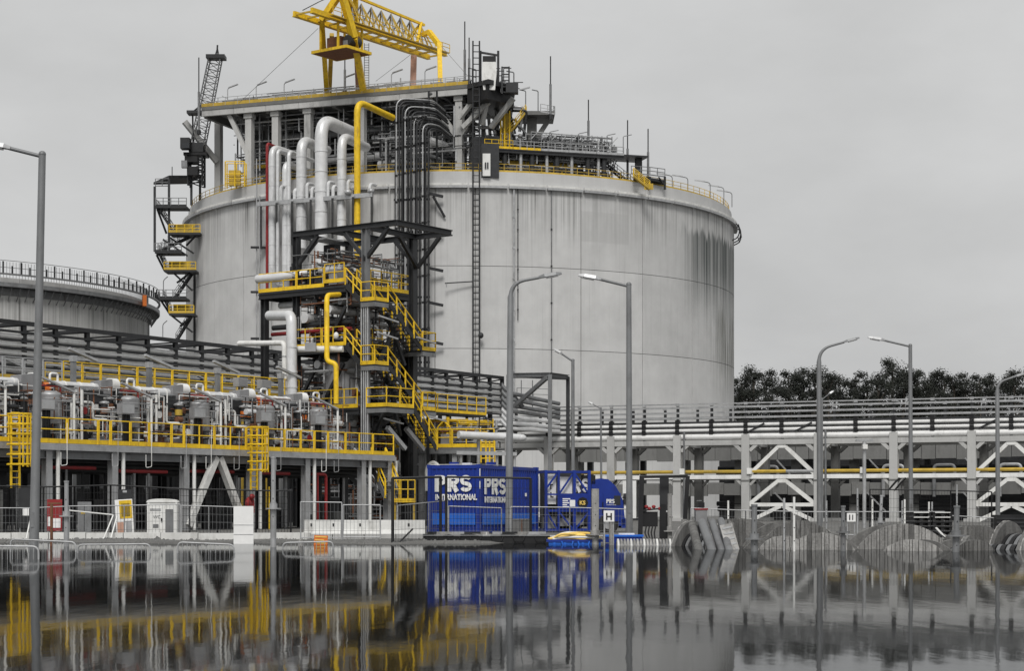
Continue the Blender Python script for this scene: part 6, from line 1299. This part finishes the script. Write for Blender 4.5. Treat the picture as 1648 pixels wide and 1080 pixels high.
wv = thing('white_board', 'white sheet panel leaning behind the truck front', 'board', P(1012, 860, 86)); box('sheet', P(1013, 835, 86), (.62, .1, 1.75), 'white_paint', wv); box('foot', P(1013, 838, 86), (.8, .4, .1), 'steel_dark', wv); box('dark_panel', P(1010, 812, 85.9), (.4, .02, .5), 'steel_dark', wv)

# ---- low dark trailer at the waterline, clutter on it
t = thing('flat_trailer', 'low black flatbed trailer at the water edge before the blue container', 'trailer', (-1.0, 60, 0))
a0, a1 = P(683, 0, 60.5).x, P(884, 0, 60.5).x
with frame(Matrix.Translation((a0, 59.7, 0))):
    Lw = a1 - a0
    slab('bed', [(0, 0), (Lw, 0), (Lw, 1.6), (0, 1.6)], .14, .2, 'steel_black', t); beam('side_rail', (0, -.05, .06), (Lw, -.05, .06), .08, .32, 'steel_black', t); beam('rub_rail', (0, -.12, .245), (Lw, -.12, .245), .05, .03, 'steel_grey', t)
    for i in range(6): x = .3 + i * (Lw - .6) / 5; tube('tie_hook', [(x - .18, -.12, .2), (x - .12, -.16, .05), (x + .12, -.16, .05), (x + .18, -.12, .2)], .02, 'steel_black', t, n=6)
    for x in (.8, 1.6, 2.9): bar('wheel', (x, .1, -.02), (x, .35, -.02), .3, 'rubber_black', t, 16)
    box('number_plate', (1.72, -.1, -.02), (.36, .02, .09), 'pink_steel', t)
rk = random.Random(51)
for k in range(9):
    px = 690 + k * 21; b0 = P(px, 0, 61.2); tt = thing('timber_offcut', 'short %s offcut on the black trailer, %s from its left end' % (['dark', 'pale', 'grey'][k % 3], ['first', 'second', 'third', 'fourth', 'fifth', 'sixth', 'seventh', 'eighth', 'ninth'][k]), 'timber', (b0.x, b0.y, .2), 'timber offcuts on the trailer')
    for j in range(2): box('piece', (b0.x + j * .12, b0.y + j * .2, .2 + j * .07), (rk.uniform(.3, .6), .14, .07), ['steel_dark', 'wood_grey', 'galvanised'][k % 3], tt, rk.uniform(-.4, .4))
tt = thing('white_valve', 'small white tee valve lying on the trailer', 'valve', P(783, 862, 61)); bar('stem', P(783, 866, 60.8), P(783, 857, 60.8), .025, 'white_paint', tt); bar('tee', P(777, 863, 60.8), P(789, 863, 60.8), .04, 'white_paint', tt)
# ---- blue tub with yellow hoses
def tapered(name, c, s, top, z0, z1, m, parent):
    v = [V((c[0] + sx * s[0] * .5 * k, c[1] + sy * s[1] * .5 * k, z)) for z, k in ((z0, 1), (z1, top)) for sx, sy in ((-1, -1), (1, -1), (1, 1), (-1, 1))]
    return mesh_obj(name, v, [(3, 2, 1, 0), (4, 5, 6, 7)] + [(i, (i + 1) % 4, 4 + (i + 1) % 4, 4 + i) for i in range(4)], m, parent)
c0 = P(924, 0, 57.5); tb = thing('blue_tub', 'bright blue plastic tub standing in the water, hoses on top', 'tub', (c0.x, c0.y, 0))
tapered('body', (c0.x, c0.y), (1.5, 1.0), 1.06, -.5, .08, 'blue_light', tb); box('rim', (c0.x, c0.y, .081), (1.72, 1.12, .07), 'blue', tb)
for x in (-.62, -.3, .25, .6): box('rib', (c0.x + x, c0.y - .53, -.35), (.07, .08, .42), 'blue_light', tb)
for x in (-.4, .1): tube('handle', [(c0.x + x, c0.y - .57, .1), (c0.x + x + .05, c0.y - .62, -.05), (c0.x + x + .3, c0.y - .62, -.05), (c0.x + x + .35, c0.y - .57, .1)], .025, 'blue_light', tb, n=6)
hs = thing('yellow_hose', 'flat coil of pale yellow hose heaped on the blue tub', 'hose', (c0.x, c0.y, .15)); rk = random.Random(2)
for j in range(18):
    y = c0.y - .48 + j * .055; z = .17 + .06 * math.sin(j * 1.7) + .04 * (j % 3); q = rk.uniform(-.16, .16)
    tube('hose_run', [(c0.x - .82 + rk.uniform(0, .15), y, .17), (c0.x - .3 + q, y + q, z + .06), (c0.x + .35 + q, y - q, z + .05), (c0.x + .85 - rk.uniform(0, .15), y, .18)], .034, 'pale_yellow' if j % 4 else 'white_paint', hs, br=.3, n=8)
c1 = P(1003, 0, 60); t2_ = thing('blue_tub', 'second, lower blue tub behind the letter H sign post', 'tub', (c1.x, c1.y, 0)); tapered('body', (c1.x, c1.y), (1.1, .8), 1.08, -.3, .2, 'blue', t2_); box('rim', (c1.x, c1.y, .2), (1.25, .92, .06), 'blue_light', t2_); box('lid', (c1.x + .1, c1.y, .26), (.5, .4, .05), 'white_paint', t2_)

# ================================================================ BARRIERS, KERBS, SIGNS
kb = thing('kerb_wall', 'low pale concrete kerb wall along the water edge on the left', 'wall', P(250, 870, 62))
pxs = [-40 + i * 60 for i in range(10)]
for i, (a, b) in enumerate(zip(pxs, pxs[1:])):
    A_, B_ = P(a + .6, 0, 63.5 - (a > 200) * 1.0), P(b - .6, 0, 63.5 - (a > 200) * 1.0)
    beam('kerb_block', (A_.x, A_.y, .13), (B_.x, B_.y, .13), .35, .30 + (i % 3) * .015, 'concrete_white', kb)
for k, (a, b, lb) in enumerate(((490, 549, 'left one of two pale concrete barriers before the platform end'), (554, 684, 'right, longer one of two pale concrete barriers left of the container'))):
    A_, B_ = P(a, 0, 66), P(b, 0, 66); t = thing('concrete_barrier', lb, 'barrier', ((A_.x + B_.x) / 2, 66, .07), 'concrete barriers left of the container')
    pr = [(-.3, .07), (-.3, .2), (-.14, .36), (-.1, .7), (.1, .7), (.14, .36), (.3, .2), (.3, .07)]; n = 8
    v = [Vector((x, 66 + y, z)) for x in (A_.x, B_.x) for y, z in pr]; mesh_obj('body', v, [tuple(range(n)), tuple(range(2 * n - 1, n - 1, -1))] + [(i, n + i, n + (i + 1) % n, (i + 1) % n) for i in range(n)], 'concrete_white', t)
    box('scupper', ((A_.x + B_.x) / 2, 65.69, .071), (.5, .02, .08), 'steel_black', t)
    for q in (.2, .8): box('lifting_slot', (A_.x + (B_.x - A_.x) * q, 65.86, .48), (.06, .02, .1), 'steel_dark', t)
A_, B_ = P(484, 0, 63.4), P(688, 0, 63.4); ks = thing('kerb_slab', 'flat grey concrete slab edge below the concrete barriers', 'slab', (-4.8, 63.4, 0))
for i in range(4): a = A_.x + (B_.x - A_.x) * i / 4; b = A_.x + (B_.x - A_.x) * (i + 1) / 4; box('slab_unit', ((a + b) / 2, 64.0, -.05), (b - a - .03, 1.2, .28), 'concrete', ks)
# portable toilet
with frame(Matrix.Translation((P(261, 0, 70).x, 70.0, .08)) @ Matrix.Rotation(.12, 4, 'Z')):
    t = thing('portable_toilet', 'white portable toilet cabin with dark door panel behind the kerb', 'toilet cabin', (0, .5, 0)); hw, hz = .56, 1.26
    box('body', (0, .55, 0), (2 * hw, 1.1, hz), 'white_paint', t)
    v = []; 
    for y in (-.04, 1.14):
        for i in range(9): a = math.pi * i / 8; v.append(V((-(hw + .03) * math.cos(a), y, hz + .14 * math.sin(a) ** .6 - .002)))
    n = 9; mesh_obj('roof', v, [tuple(range(n - 1, -1, -1)), tuple(range(n, 2 * n))] + [(i, i + 1, n + i + 1, n + i) for i in range(n - 1)] + [(n - 1, 0, n, 2 * n - 1)], 'white_paint', t)
    box('door', (.24, -.015, .06), (.46, .03, 1.1), 'white_paint', t); box('door_panel', (.27, -.035, .08), (.30, .02, .92), 'steel_grey', t)
    for x in (-.5, .52): box('corner_rib', (x, -.01, 0), (.07, .04, hz), 'white_paint', t)
    box('vent', (-.25, -.01, .95), (.4, .02, .08), 'galvanised', t); wall_text('mark', 'WC', .16, (-.34, -.012, .66), 'steel_grey', t); box('latch', (-.02, -.04, .55), (.05, .04, .12), 'steel_black', t); box('notice', (-.24, -.006, .3), (.2, .012, .14), 'steel_grey', t)
# notice boards
def board(px, y0, y1, wpx, Y, lb, parts, name='notice_board', cat='notice board', tilt=0):
    b0 = P(px, y1, Y); hgt = (y1 - y0) / F * Y; w_ = wpx / F * Y
    with frame(Matrix.Translation((b0.x, Y, b0.z)) @ Matrix.Rotation(tilt, 4, 'Y')):
        t = thing(name, lb, cat, (0, 0, 0)); box('panel', (0, 0, 0), (w_, .04, hgt), parts[0], t)
        for x in (-.42, .42): bar('leg', (x * w_, .06, -max(.1, b0.z)), (x * w_, .06, hgt * .95), .025, 'galvanised', t, 6)
        for nm, x, z, sx, sz, m in parts[1]: box(nm, (x * w_, -.026, z * hgt), (sx * w_, .012, sz * hgt), m, t)
    return t
board(202, 804, 860, 28, 67, 'yellow and white site notice board, slightly tilted, left of the toilet', ('paper_white', [('yellow_sheet', .1, .45, .72, .52, 'yellow'), ('yellow_frame', .1, .5, .5, .38, 'yellow_dull'), ('pink_sheet', -.25, .05, .36, .3, 'pink_steel'), ('green_sheet', .22, .06, .36, .32, 'galvanised')]), tilt=-.06)
board(201, 788, 805, 22, 67.3, 'small dark panel above the yellow notice board', ('steel_dark', [('label', 0, .7, .3, .2, 'galvanised')]), 'dark_placard', 'placard')
board(88, 804, 855, 24, 69, 'red site cabinet with white posters left of the notice board', ('red', [('poster', .15, .1, .5, .3, 'paper_white'), ('poster', -.3, .15, .3, .3, 'paper_white'), ('strip', 0, .85, .9, .05, 'rust')]), 'red_cabinet', 'cabinet')
board(136, 808, 858, 22, 69.5, 'dark grey electrical cabinet with yellow label behind the fence', ('steel_grey', [('yellow_label', -.1, .6, .3, .08, 'yellow_dull'), ('door_gap', 0, .05, .03, .85, 'steel_black')]), 'electrical_cabinet', 'cabinet')
board(40, 785, 850, 20, 70, 'dark grey switch cabinet near the left edge behind the fence', ('steel_dark', [('plate', .1, .3, .5, .2, 'paper_white')]), 'electrical_cabinet', 'cabinet')
board(392, 815, 876, 32, 58, 'large blank white sheet fixed to a post at the water edge', ('paper_white', [('seam', 0, .5, .98, .01, 'galvanised'), ('seam', 0, .25, .98, .01, 'galvanised')]), 'white_sheet', 'board')
board(516, 862, 879, 22, 56.5, 'small orange sign with printed lines hung at the water edge', ('orange', [('text_line', 0, .8, .85, .1, 'pale_yellow'), ('text_line', -.1, .5, .65, .1, 'pale_yellow'), ('text_line', 0, .22, .75, .1, 'pale_yellow')]), 'orange_sign', 'sign', tilt=.05)
b_ = board(980, 822, 840, 17, 56, 'white square sign with black letter H on a post', ('paper_white', []), 'letter_sign', 'sign')
with frame(Matrix.Translation((P(980, 840, 56).x, 56, P(980, 840, 56).z))): wall_text('letter', 'H', .28, (0, -.03, .06), 'ink', b_, bold=.008, align='CENTER')
bar('post', (P(984, 0, 55.9).x, 56.06, -.5), P(983, 838, 56.06), .06, 'wood_grey', b_, 8)
board(1370, 826, 840, 14, 60, 'small white sign among the poles beside the big cable drum', ('paper_white', [('mark', -.2, .2, .12, .6, 'ink'), ('mark', .15, .2, .1, .6, 'ink')]), 'small_sign', 'sign')
# ---- steel props / posts standing in the yard
def prop(px, y0, Y, lb, r=.075, collars=(), m='galvanised', lean=0, name='steel_prop', cat='post', plate=True):
    b0 = P(px, 0, Y); top = P(px + lean, y0, Y); zb = ground_z(b0.x, Y) - .05; t = thing(name, lb, cat, (b0.x, Y, max(0, zb))); a0 = Vector((b0.x, Y, zb)); d = (top - a0)
    k = .62 if plate else 1
    bar('outer_tube', a0, a0 + d * k, r, m, t, 12)
    if plate: bar('inner_tube', a0 + d * k, top, r * .78, m, t, 12); bar('head_ring', top - d.normalized() * .05, top, r * .95, m, t, 12)
    for y in collars:
        z = P(px, y, Y).z; c = a0 + d * ((z - a0.z) / d.z); bar('collar_plate', c, c + Vector((0, 0, .035)), r * 2.6, m, t, 14); bar('collar_nut', c + Vector((0, 0, .036)), c + Vector((0, 0, .16)), r * 1.35, m, t, 10)
    for i in range(3): c = a0 + d * (.5 + i * .15); bar('pin_hole', c + Vector((0, -r - .004, 0)), c + Vector((0, -r + .03, 0)), .015, 'steel_black', t, 8)
    return t
prop(440, 735, 53, 'tall galvanised steel prop with wide collar plate before the platform', .085, (820,))
prop(107, 774, 54, 'galvanised steel prop with collar left of the notice board', .08, (832,))
prop(83, 812, 55, 'thin rusty brown post beside the left steel prop', .045, (), 'rust', plate=False, name='rusty_post')
prop(958, 787, 57, 'thick weathered timber post with holes in front of the truck', .115, (862,), 'wood_grey', plate=False, name='timber_post')
prop(1214, 812, 47.5, 'steel prop with wide collar among the cable drums, left', .09, (869,), 'steel_grey')
prop(1537, 814, 47, 'steel prop with wide collar among the cable drums, right', .09, (864,), 'steel_grey', lean=3)
prop(1357, 814, 48, 'dark steel prop with cone collar left of the big cable drum', .07, (858,), 'steel_grey')
prop(1415, 797, 59, 'slanted grey steel tube behind the big cable drum', .06, (842,), 'galvanised', lean=4)
for k, (px, y0, Y) in enumerate(((1262, 802, 48.5), (1278, 800, 47.5), (1380, 786, 60), (1404, 804, 60), (1330, 806, 59), (1495, 808, 62), (1500, 808, 63), (1172, 806, 60), (1452, 806, 61), (1456, 804, 60), (1540, 780, 64))):
    prop(px, y0, Y, 'thin pale pole in the right foreground, %s of its row from the left' % ['third', 'fourth', 'seventh', 'eighth', 'fifth', 'eleventh', 'twelfth', 'first', 'ninth', 'tenth', 'thirteenth'][k], .03, (), 'white_paint' if k % 2 else 'galvanised', plate=False, name='thin_pole', cat='pole')
prop(1078, 795, 57, 'grey timber post with cross bar inside the black gate frame', .07, (856,), 'wood_grey', plate=False, name='timber_post')
prop(1101, 836, 55.5, 'short pale timber post right of the black gate frame', .085, (), 'wood_grey', plate=False, name='timber_post')
prop(484, 868, 54.5, 'short dark timber stub standing in the water', .075, (), 'wood_grey', plate=False, name='timber_post')
# ---- mesh fences
def fence(lb, pts, Y, zb=.07, m='galvanised', r=.022, wire=.12, group='light mesh fence panels', wm='steel_grey', name='mesh_fence', wr=.005, rows=3):
    q = [(P(px, py, Yq), Yq) for (px, py), Yq in zip(pts, Y if isinstance(Y, (list, tuple)) else [Y] * len(pts))]
    mid = q[len(q) // 2][0]; t = thing(name, lb, 'fence', (mid.x, mid.y, max(0, zb)), group)
    for (a, _), (b, _) in zip(q, q[1:]):
        a0 = Vector((a.x, a.y, zb)); b0 = Vector((b.x, b.y, zb))
        bar('post', a0, a, r, m, t, 8); bar('post', b0, b, r, m, t, 8); bar('top_rail', a, b, r * .8, m, t, 8); bar('bottom_rail', a0 + Vector((0, 0, .08)), b0 + Vector((0, 0, .08)), r * .8, m, t, 8)
        mb = MB(); n = max(3, int((b - a).length / wire))
        for i in range(1, n): mb.bar(a0.lerp(b0, i / n), a.lerp(b, i / n), wr, 4)
        for i in range(1, rows + 1): k = i / (rows + 1); mb.bar(a0.lerp(a, k), b0.lerp(b, k), wr, 4)
        o = mb.out('wire_mesh', wm, t)
    return t
fence('light mesh fence panel in front of the PRS lettering', [(722, 815), (807, 818)], 64)
fence('light mesh fence run left of the container corner', [(640, 814), (690, 809), (720, 806)], [67, 66, 65])
fence('light mesh fence run before the blue frame and truck', [(822, 816), (917, 817), (1012, 820)], 65)
fence('light mesh fence panel with rust lines before the left concrete barrier', [(484, 808), (550, 809)], 61)
fence('light mesh fence panel joined right of the one before the left barrier', [(552, 813), (612, 813)], 62.5)
fence('long light mesh fence on the left from the picture edge to the toilet', [(-20, 818), (50, 818), (112, 815), (200, 814), (290, 812)], 66)
fence('light mesh fence right of the toilet up to the white sheet', [(292, 814), (336, 815), (396, 817)], 65)
fence('light mesh fence behind the cable drums on the right', [(1112, 818), (1200, 822), (1300, 824), (1420, 824), (1520, 824)], 68)
fence('light mesh fence at the right picture edge', [(1524, 830), (1600, 834), (1680, 836)], 66)
fence('black steel mesh fence running under the valve platform on the left', [(-30, 782), (15, 783), (70, 784), (120, 783), (178, 781), (240, 784), (305, 788), (350, 788), (412, 790), (468, 790)], 72, m='steel_black', wm='steel_black', r=.035, wr=.007, group='black fences and gates', rows=6)
fence('black steel gate frames before the blue container', [(632, 770), (709, 768)], [58, 62], zb=-.1, m='steel_black', wm='steel_black', r=.05, group='black fences and gates', name='black_gate')
fence('black steel gate leaf across the container side', [(718, 768), (854, 770)], 62.5, m='steel_black', wm='steel_black', r=.045, group='black fences and gates', name='black_gate', rows=5)
fence('thin black fence behind the large cable drums', [(1400, 788), (1530, 790), (1596, 792)], 75, m='steel_black', wm='steel_black', r=.03, group='black fences and gates', rows=4)
t = thing('gate_frame', 'thick black steel gate frame standing alone right of the truck', 'gate', P(1068, 865, 62)); u = Vector((0, 0, 1))
for a, b, w_ in (((1030, 866), (1033, 766), .15), ((1100, 850), (1107, 766), .13), ((1066, 866), (1067, 812), .2)): A_, B_ = P(*a, 62), P(*b, 62); A_.z = .0; beam('post', A_, B_, w_, w_, 'steel_black', t)
beam('top_beam', P(1033, 768, 62), P(1107, 767, 62), .1, .09, 'steel_black', t); box('dark_board', P(1069, 822, 62.4), (.3, .1, 1.1), 'steel_dark', t); box('dark_board', P(1070, 868, 62.4), (.26, .1, .9), 'steel_black', t); box('control_box', P(1046, 848, 62.2), (.5, .3, .5), 'steel_black', t)
for k in range(4): tube('cable', [P(1040 + k * 5, 848, 62), P(1038 + k * 5, 858, 61.8), P(1042 + k * 4, 868, 61.5)], .025, 'rubber_black', t, n=6)
for k, px in enumerate((1040, 1045, 1052, 1062)): ball('red_plug', P(px, 816 + k % 2 * 3, 62), (.07, .06, .06), 'red', t)
beam('cable_bar', P(1034, 822, 62), P(1062, 819, 62), .05, .05, 'steel_black', t)
bar('side_prop', P(664, 852, 60.5), P(632, 884, 57.5), .03, 'steel_black', bpy.data.objects['black_gate'], 6)
bar('brace', P(182, 830, 64), P(165, 872, 62.6), .025, 'white_paint', bpy.data.objects['mesh_fence.005'], 6); bar('brace', P(188, 832, 64), P(177, 872, 62.6), .025, 'white_paint', bpy.data.objects['mesh_fence.005'], 6); bar('brace', P(112, 822, 65.8), P(182, 829, 64), .025, 'white_paint', bpy.data.objects['mesh_fence.005'], 6); bar('brace', P(52, 822, 64), P(42, 868, 62.6), .025, 'white_paint', bpy.data.objects['mesh_fence.005'], 6)
# pedestrian barriers standing in the water
def ped(lb, a, b, Y):
    A_, B_ = P(*a, Y), P(*b, Y); t = thing('crowd_barrier', lb, 'barrier', ((A_.x + B_.x) / 2, Y, 0), 'crowd barriers standing in the water'); zb = -.6
    tube('frame', [Vector((A_.x, Y, zb)), A_, B_, Vector((B_.x, Y, zb))], .022, 'galvanised', t, br=.14, n=8)
    bar('low_rail', Vector((A_.x, Y, -.35)), Vector((B_.x, Y, -.35)), .018, 'galvanised', t, 6)
    n = int((B_.x - A_.x) / .11)
    mb = MB()
    for i in range(1, n): p = A_.lerp(B_, i / n); mb.bar(Vector((p.x, Y, -.35)), p - u * .01, .008, 4)
    mb.out('rods', 'galvanised', t)
ped('round cornered crowd barrier in the water at the far left edge', (-30, 879), (62, 880), 40)
ped('crowd barrier in the water behind the left lamp post', (17, 868), (122, 873), 47)
ped('long flat crowd barrier in the water left of the toilet', (125, 877), (242, 876), 46)
ped('round cornered crowd barrier in the water below the toilet', (286, 873), (377, 877), 46)
ped('small crowd barrier in the water beside the orange sign', (455, 874), (536, 872), 50)

# ================================================================ CABLE DRUMS AND PIPES (right)
def drum(lb, px, top, Rm, Y, yaw, width=.9, tilt=0, wd='wood_grey', group='wooden cable drums in the water', hub=True):
    b0 = P(px, top, Y); c = Vector((b0.x, Y, b0.z - Rm))
    M_ = Matrix.Translation(c) @ Matrix.Rotation(yaw, 4, 'Z') @ Matrix.Rotation(tilt, 4, 'X')
    with frame(M_):
        t = thing('cable_drum', lb, 'cable drum', (0, 0, 0), group)
        for sy in (-width / 2, width / 2):
            # flange built of planks: vertical boards cut to the circle
            n = max(9, int(Rm * 2 / .12)); o = bar('flange_rim', (0, sy - .045, 0), (0, sy + .045, 0), Rm * .985, 'wood_dark', t, 40)
            if sy < 0 or abs(yaw) > .6:
                d_ = -1 if sy < 0 else 1
                cuts = [0] + sorted(max(.03, min(.97, (i + random.uniform(-.36, .36)) / n)) for i in range(1, n)) + [1]
                for i in range(n):
                    x0 = -Rm + 2 * Rm * cuts[i] + .012; x1 = -Rm + 2 * Rm * cuts[i + 1] - .012
                    if x1 <= x0: continue
                    y0 = sy + d_ * .046; y1 = sy + d_ * (.066 + random.uniform(0, .02)); jj = random.uniform(-.008, .008)
                    xs_ = [x0 + (x1 - x0) * q / 4 for q in range(5)]; hs_ = [math.sqrt(max(.0001, Rm * Rm - x * x)) + jj for x in xs_]
                    ring = [(x, -h_) for x, h_ in zip(xs_, hs_)] + [(x, h_) for x, h_ in zip(xs_[::-1], hs_[::-1])]; kk = len(ring)
                    v = [V((x, y0, z)) for x, z in ring] + [V((x, y1, z)) for x, z in ring]
                    fc = [tuple(range(kk)), tuple(range(2 * kk - 1, kk - 1, -1))] + [(q, kk + q, kk + (q + 1) % kk, (q + 1) % kk) for q in range(kk)]
                    mesh_obj('plank', v, fc if d_ < 0 else [t_[::-1] for t_ in fc], wd if random.random() > .06 else 'wood_dark', t)
                for i in range(8): a = i * .785 + .3; bar('bolt', (Rm * .55 * math.cos(a), sy + d_ * .09, Rm * .55 * math.sin(a)), (Rm * .55 * math.cos(a), sy + d_ * .115, Rm * .55 * math.sin(a)), .025, 'steel_dark', t, 6)
        bar('barrel', (0, -width / 2, 0), (0, width / 2, 0), Rm * .6, 'wood_dark', t, 28)
        k = max(3, int(width / .13))
        for i in range(k): y = -width / 2 + .1 + i * (width - .2) / (k - 1); bar('cable_turn', (0, y - .045, 0), (0, y + .045, 0), Rm * .72, 'rubber_black' if i % 2 else 'steel_grey', t, 28)
drum('largest wooden cable drum in the middle of the right foreground', 1440, 843, 1.75, 51, .25)
drum('smaller wooden cable drum left of the largest one', 1326, 857, 1.1, 50, -.3)
drum('dark wooden cable drum behind the steel prop on the left', 1272, 838, 1.6, 54.5, .4, wd='wood_dark')
drum('broad wooden cable drum behind the slanted pipes', 1190, 834, 1.5, 55.5, -.3, wd='wood_dark')
drum('wooden cable drum right of the stacked black crates', 1570, 845, 1.05, 52.5, -.35, wd='wood_dark')
drum('cable drum lying sideways showing its bands, right foreground', 1604, 862, .85, 50, 1.05, 1.5)
drum('large cable drum cut by the right picture edge', 1646, 838, 1.3, 51, .9, .8)
drum('banded cable drum turned sideways behind the leaning pipes', 1140, 838, 1.2, 55, .95, 1.1)
drum('small cable drum in front of the leaning prop, left of the row', 1248, 862, .95, 50.5, .3)
drum('small cable drum low in the water right of the sunken one', 1550, 868, .8, 49, .4, wd='wood_dark')
drum('low cable drum sunk deepest in the water, in front of the largest', 1478, 868, 1.2, 48.5, -.5)
# ribbed hose
hh = thing('ribbed_hose', 'pale ribbed plastic pipe lying at the water edge right of the tub', 'hose', (P(1040, 0, 55.5).x, 55.5, 0)); xa, xb = P(992, 0, 55.5).x, P(1096, 0, 55.5).x
bar('core', (xa, 55.5, -.12), (xb, 55.5, -.12), .26, 'steel_grey', hh, 24)
for i in range(20): x = xa + (xb - xa) * (i + .5) / 20; bar('rib', (x - .028, 55.5, -.12), (x + .028, 55.5, -.12), .32, 'wood_grey' if i % 4 else 'concrete_white', hh, 24)
# leaning pipes
rk = random.Random(77)
for k, (xa, ya, xb, yb, r, m) in enumerate(((1114, 846, 1128, 900, .12, 'wood_dark'), (1130, 842, 1150, 900, .13, 'steel_grey'), (1146, 840, 1166, 902, .11, 'steel_grey'), (1160, 838, 1176, 895, .1, 'steel_grey'), (1120, 852, 1122, 905, .12, 'steel_dark'), (1150, 850, 1190, 900, .1, 'wood_grey'))):
    a_, b_ = P(xa, ya, 52.5), P(xb, yb, 49.5); b_.z = max(b_.z, -.5); t = thing('leaning_pipe', '%s pipe leaning in the heap by the striped board, %s from the left' % (['dull brown-grey', 'thick grey', 'dull grey', 'thin grey', 'dark', 'slim pale'][k], ['first', 'third', 'fourth', 'fifth', 'second', 'sixth'][k]), 'pipe', (b_.x, b_.y, 0), 'pipes leaning at the water edge')
    v, f, sm = sweep([a_, b_], r, 14); mesh_obj('wall', v, f, m, t, smooth=sm); d = (b_ - a_).normalized(); bar('bore', a_ - d * .004, a_ + d * .03, r * .75, 'steel_black', t, 12); bar('bore', b_ - d * .03, b_ + d * .004, r * .75, 'steel_black', t, 12)
with frame(Matrix.Translation(P(1182, 893, 50.5)) @ Matrix.Rotation(-.22, 4, 'Y') @ Matrix.Rotation(-.5, 4, 'X')):
    t = thing('striped_board', 'tilted pale board with dark stripes leaning by the pipes', 'board', (0, 0, 0)); box('board', (0, 0, 0), (.34, .04, .95), 'wood_grey', t)
    for i in range(5): box('stripe', (.0, -.027, .12 + i * .17), (.26, .012, .06), 'steel_grey', t, 0)
# stacked black crates
n = 0
for cx_, cols_ in ((1478, 6), (1512, 6)):
    for i in range(cols_):
        b0 = P(cx_, 0, 61); z = .08 + i * .155; n += 1
        t = thing('black_crate', 'black plastic pallet crate, %s from the bottom of the %s stack by the drums' % (['first', 'second', 'third', 'fourth', 'fifth', 'sixth'][i], 'left' if cx_ < 1500 else 'right'), 'crate', (b0.x, 61, z), 'stacked black crates')
        box('deck', (b0.x, 61, z + .1), (.64, .9, .04), 'rubber_black', t)
        for x in (-.27, 0, .27): box('foot', (b0.x + x, 61, z), (.1, .85, .1), 'rubber_black', t)
        if i in (4, 5): box('tape', (b0.x, 60.54, z + .105), (.5, .01, .03), 'white_paint', t)
c2 = P(1622, 828, 66); t = thing('dark_bin', 'black slatted bin near the right picture edge', 'bin', (c2.x, 66, .08)); box('body', (c2.x, 66, .08), (1.0, .8, .8), 'steel_black', t)
for i in range(5): box('slat', (c2.x, 65.58, .16 + i * .14), (1.0, .03, .06), 'steel_dark', t)
c2 = P(1128, 840, 60); t = thing('grey_bin', 'grey bin with red rim and black motor on top beside the fence', 'bin', (c2.x, 60, .08)); tapered('body', (c2.x, 60), (.3, .3), 1.25, .12, P(0, 821, 60).z, 'vessel_grey', t); box('rim', (c2.x, 60, P(0, 821, 60).z), (.42, .42, .05), 'red', t); box('motor', (c2.x + .02, 60, P(0, 817, 60).z), (.18, .18, .16), 'steel_black', t); box('motor_cap', (c2.x - .06, 60, P(0, 807, 60).z), (.16, .12, .03), 'steel_grey', t)
# scrap bits on the bank
rk = random.Random(9)
for k, px in enumerate((1240, 1268, 1300, 1345, 1395, 1530, 1548)):
    b0 = P(px, 0, 57 + k % 3); t = thing('scrap_timber', 'broken pale board lying among the drums, %s from the left' % ['first', 'second', 'third', 'fourth', 'fifth', 'sixth', 'seventh'][k], 'timber', (b0.x, b0.y, .05), 'broken boards among the drums')
    for j in range(3): a_ = Vector((b0.x + rk.uniform(-.3, .3), b0.y + rk.uniform(-.3, .3), .05)); beam('board', a_, a_ + Vector((rk.uniform(-.6, .6), rk.uniform(-.3, .3), rk.uniform(.15, .55))), .1, .03, rk.choice(['wood_grey', 'white_paint', 'steel_dark']), t)
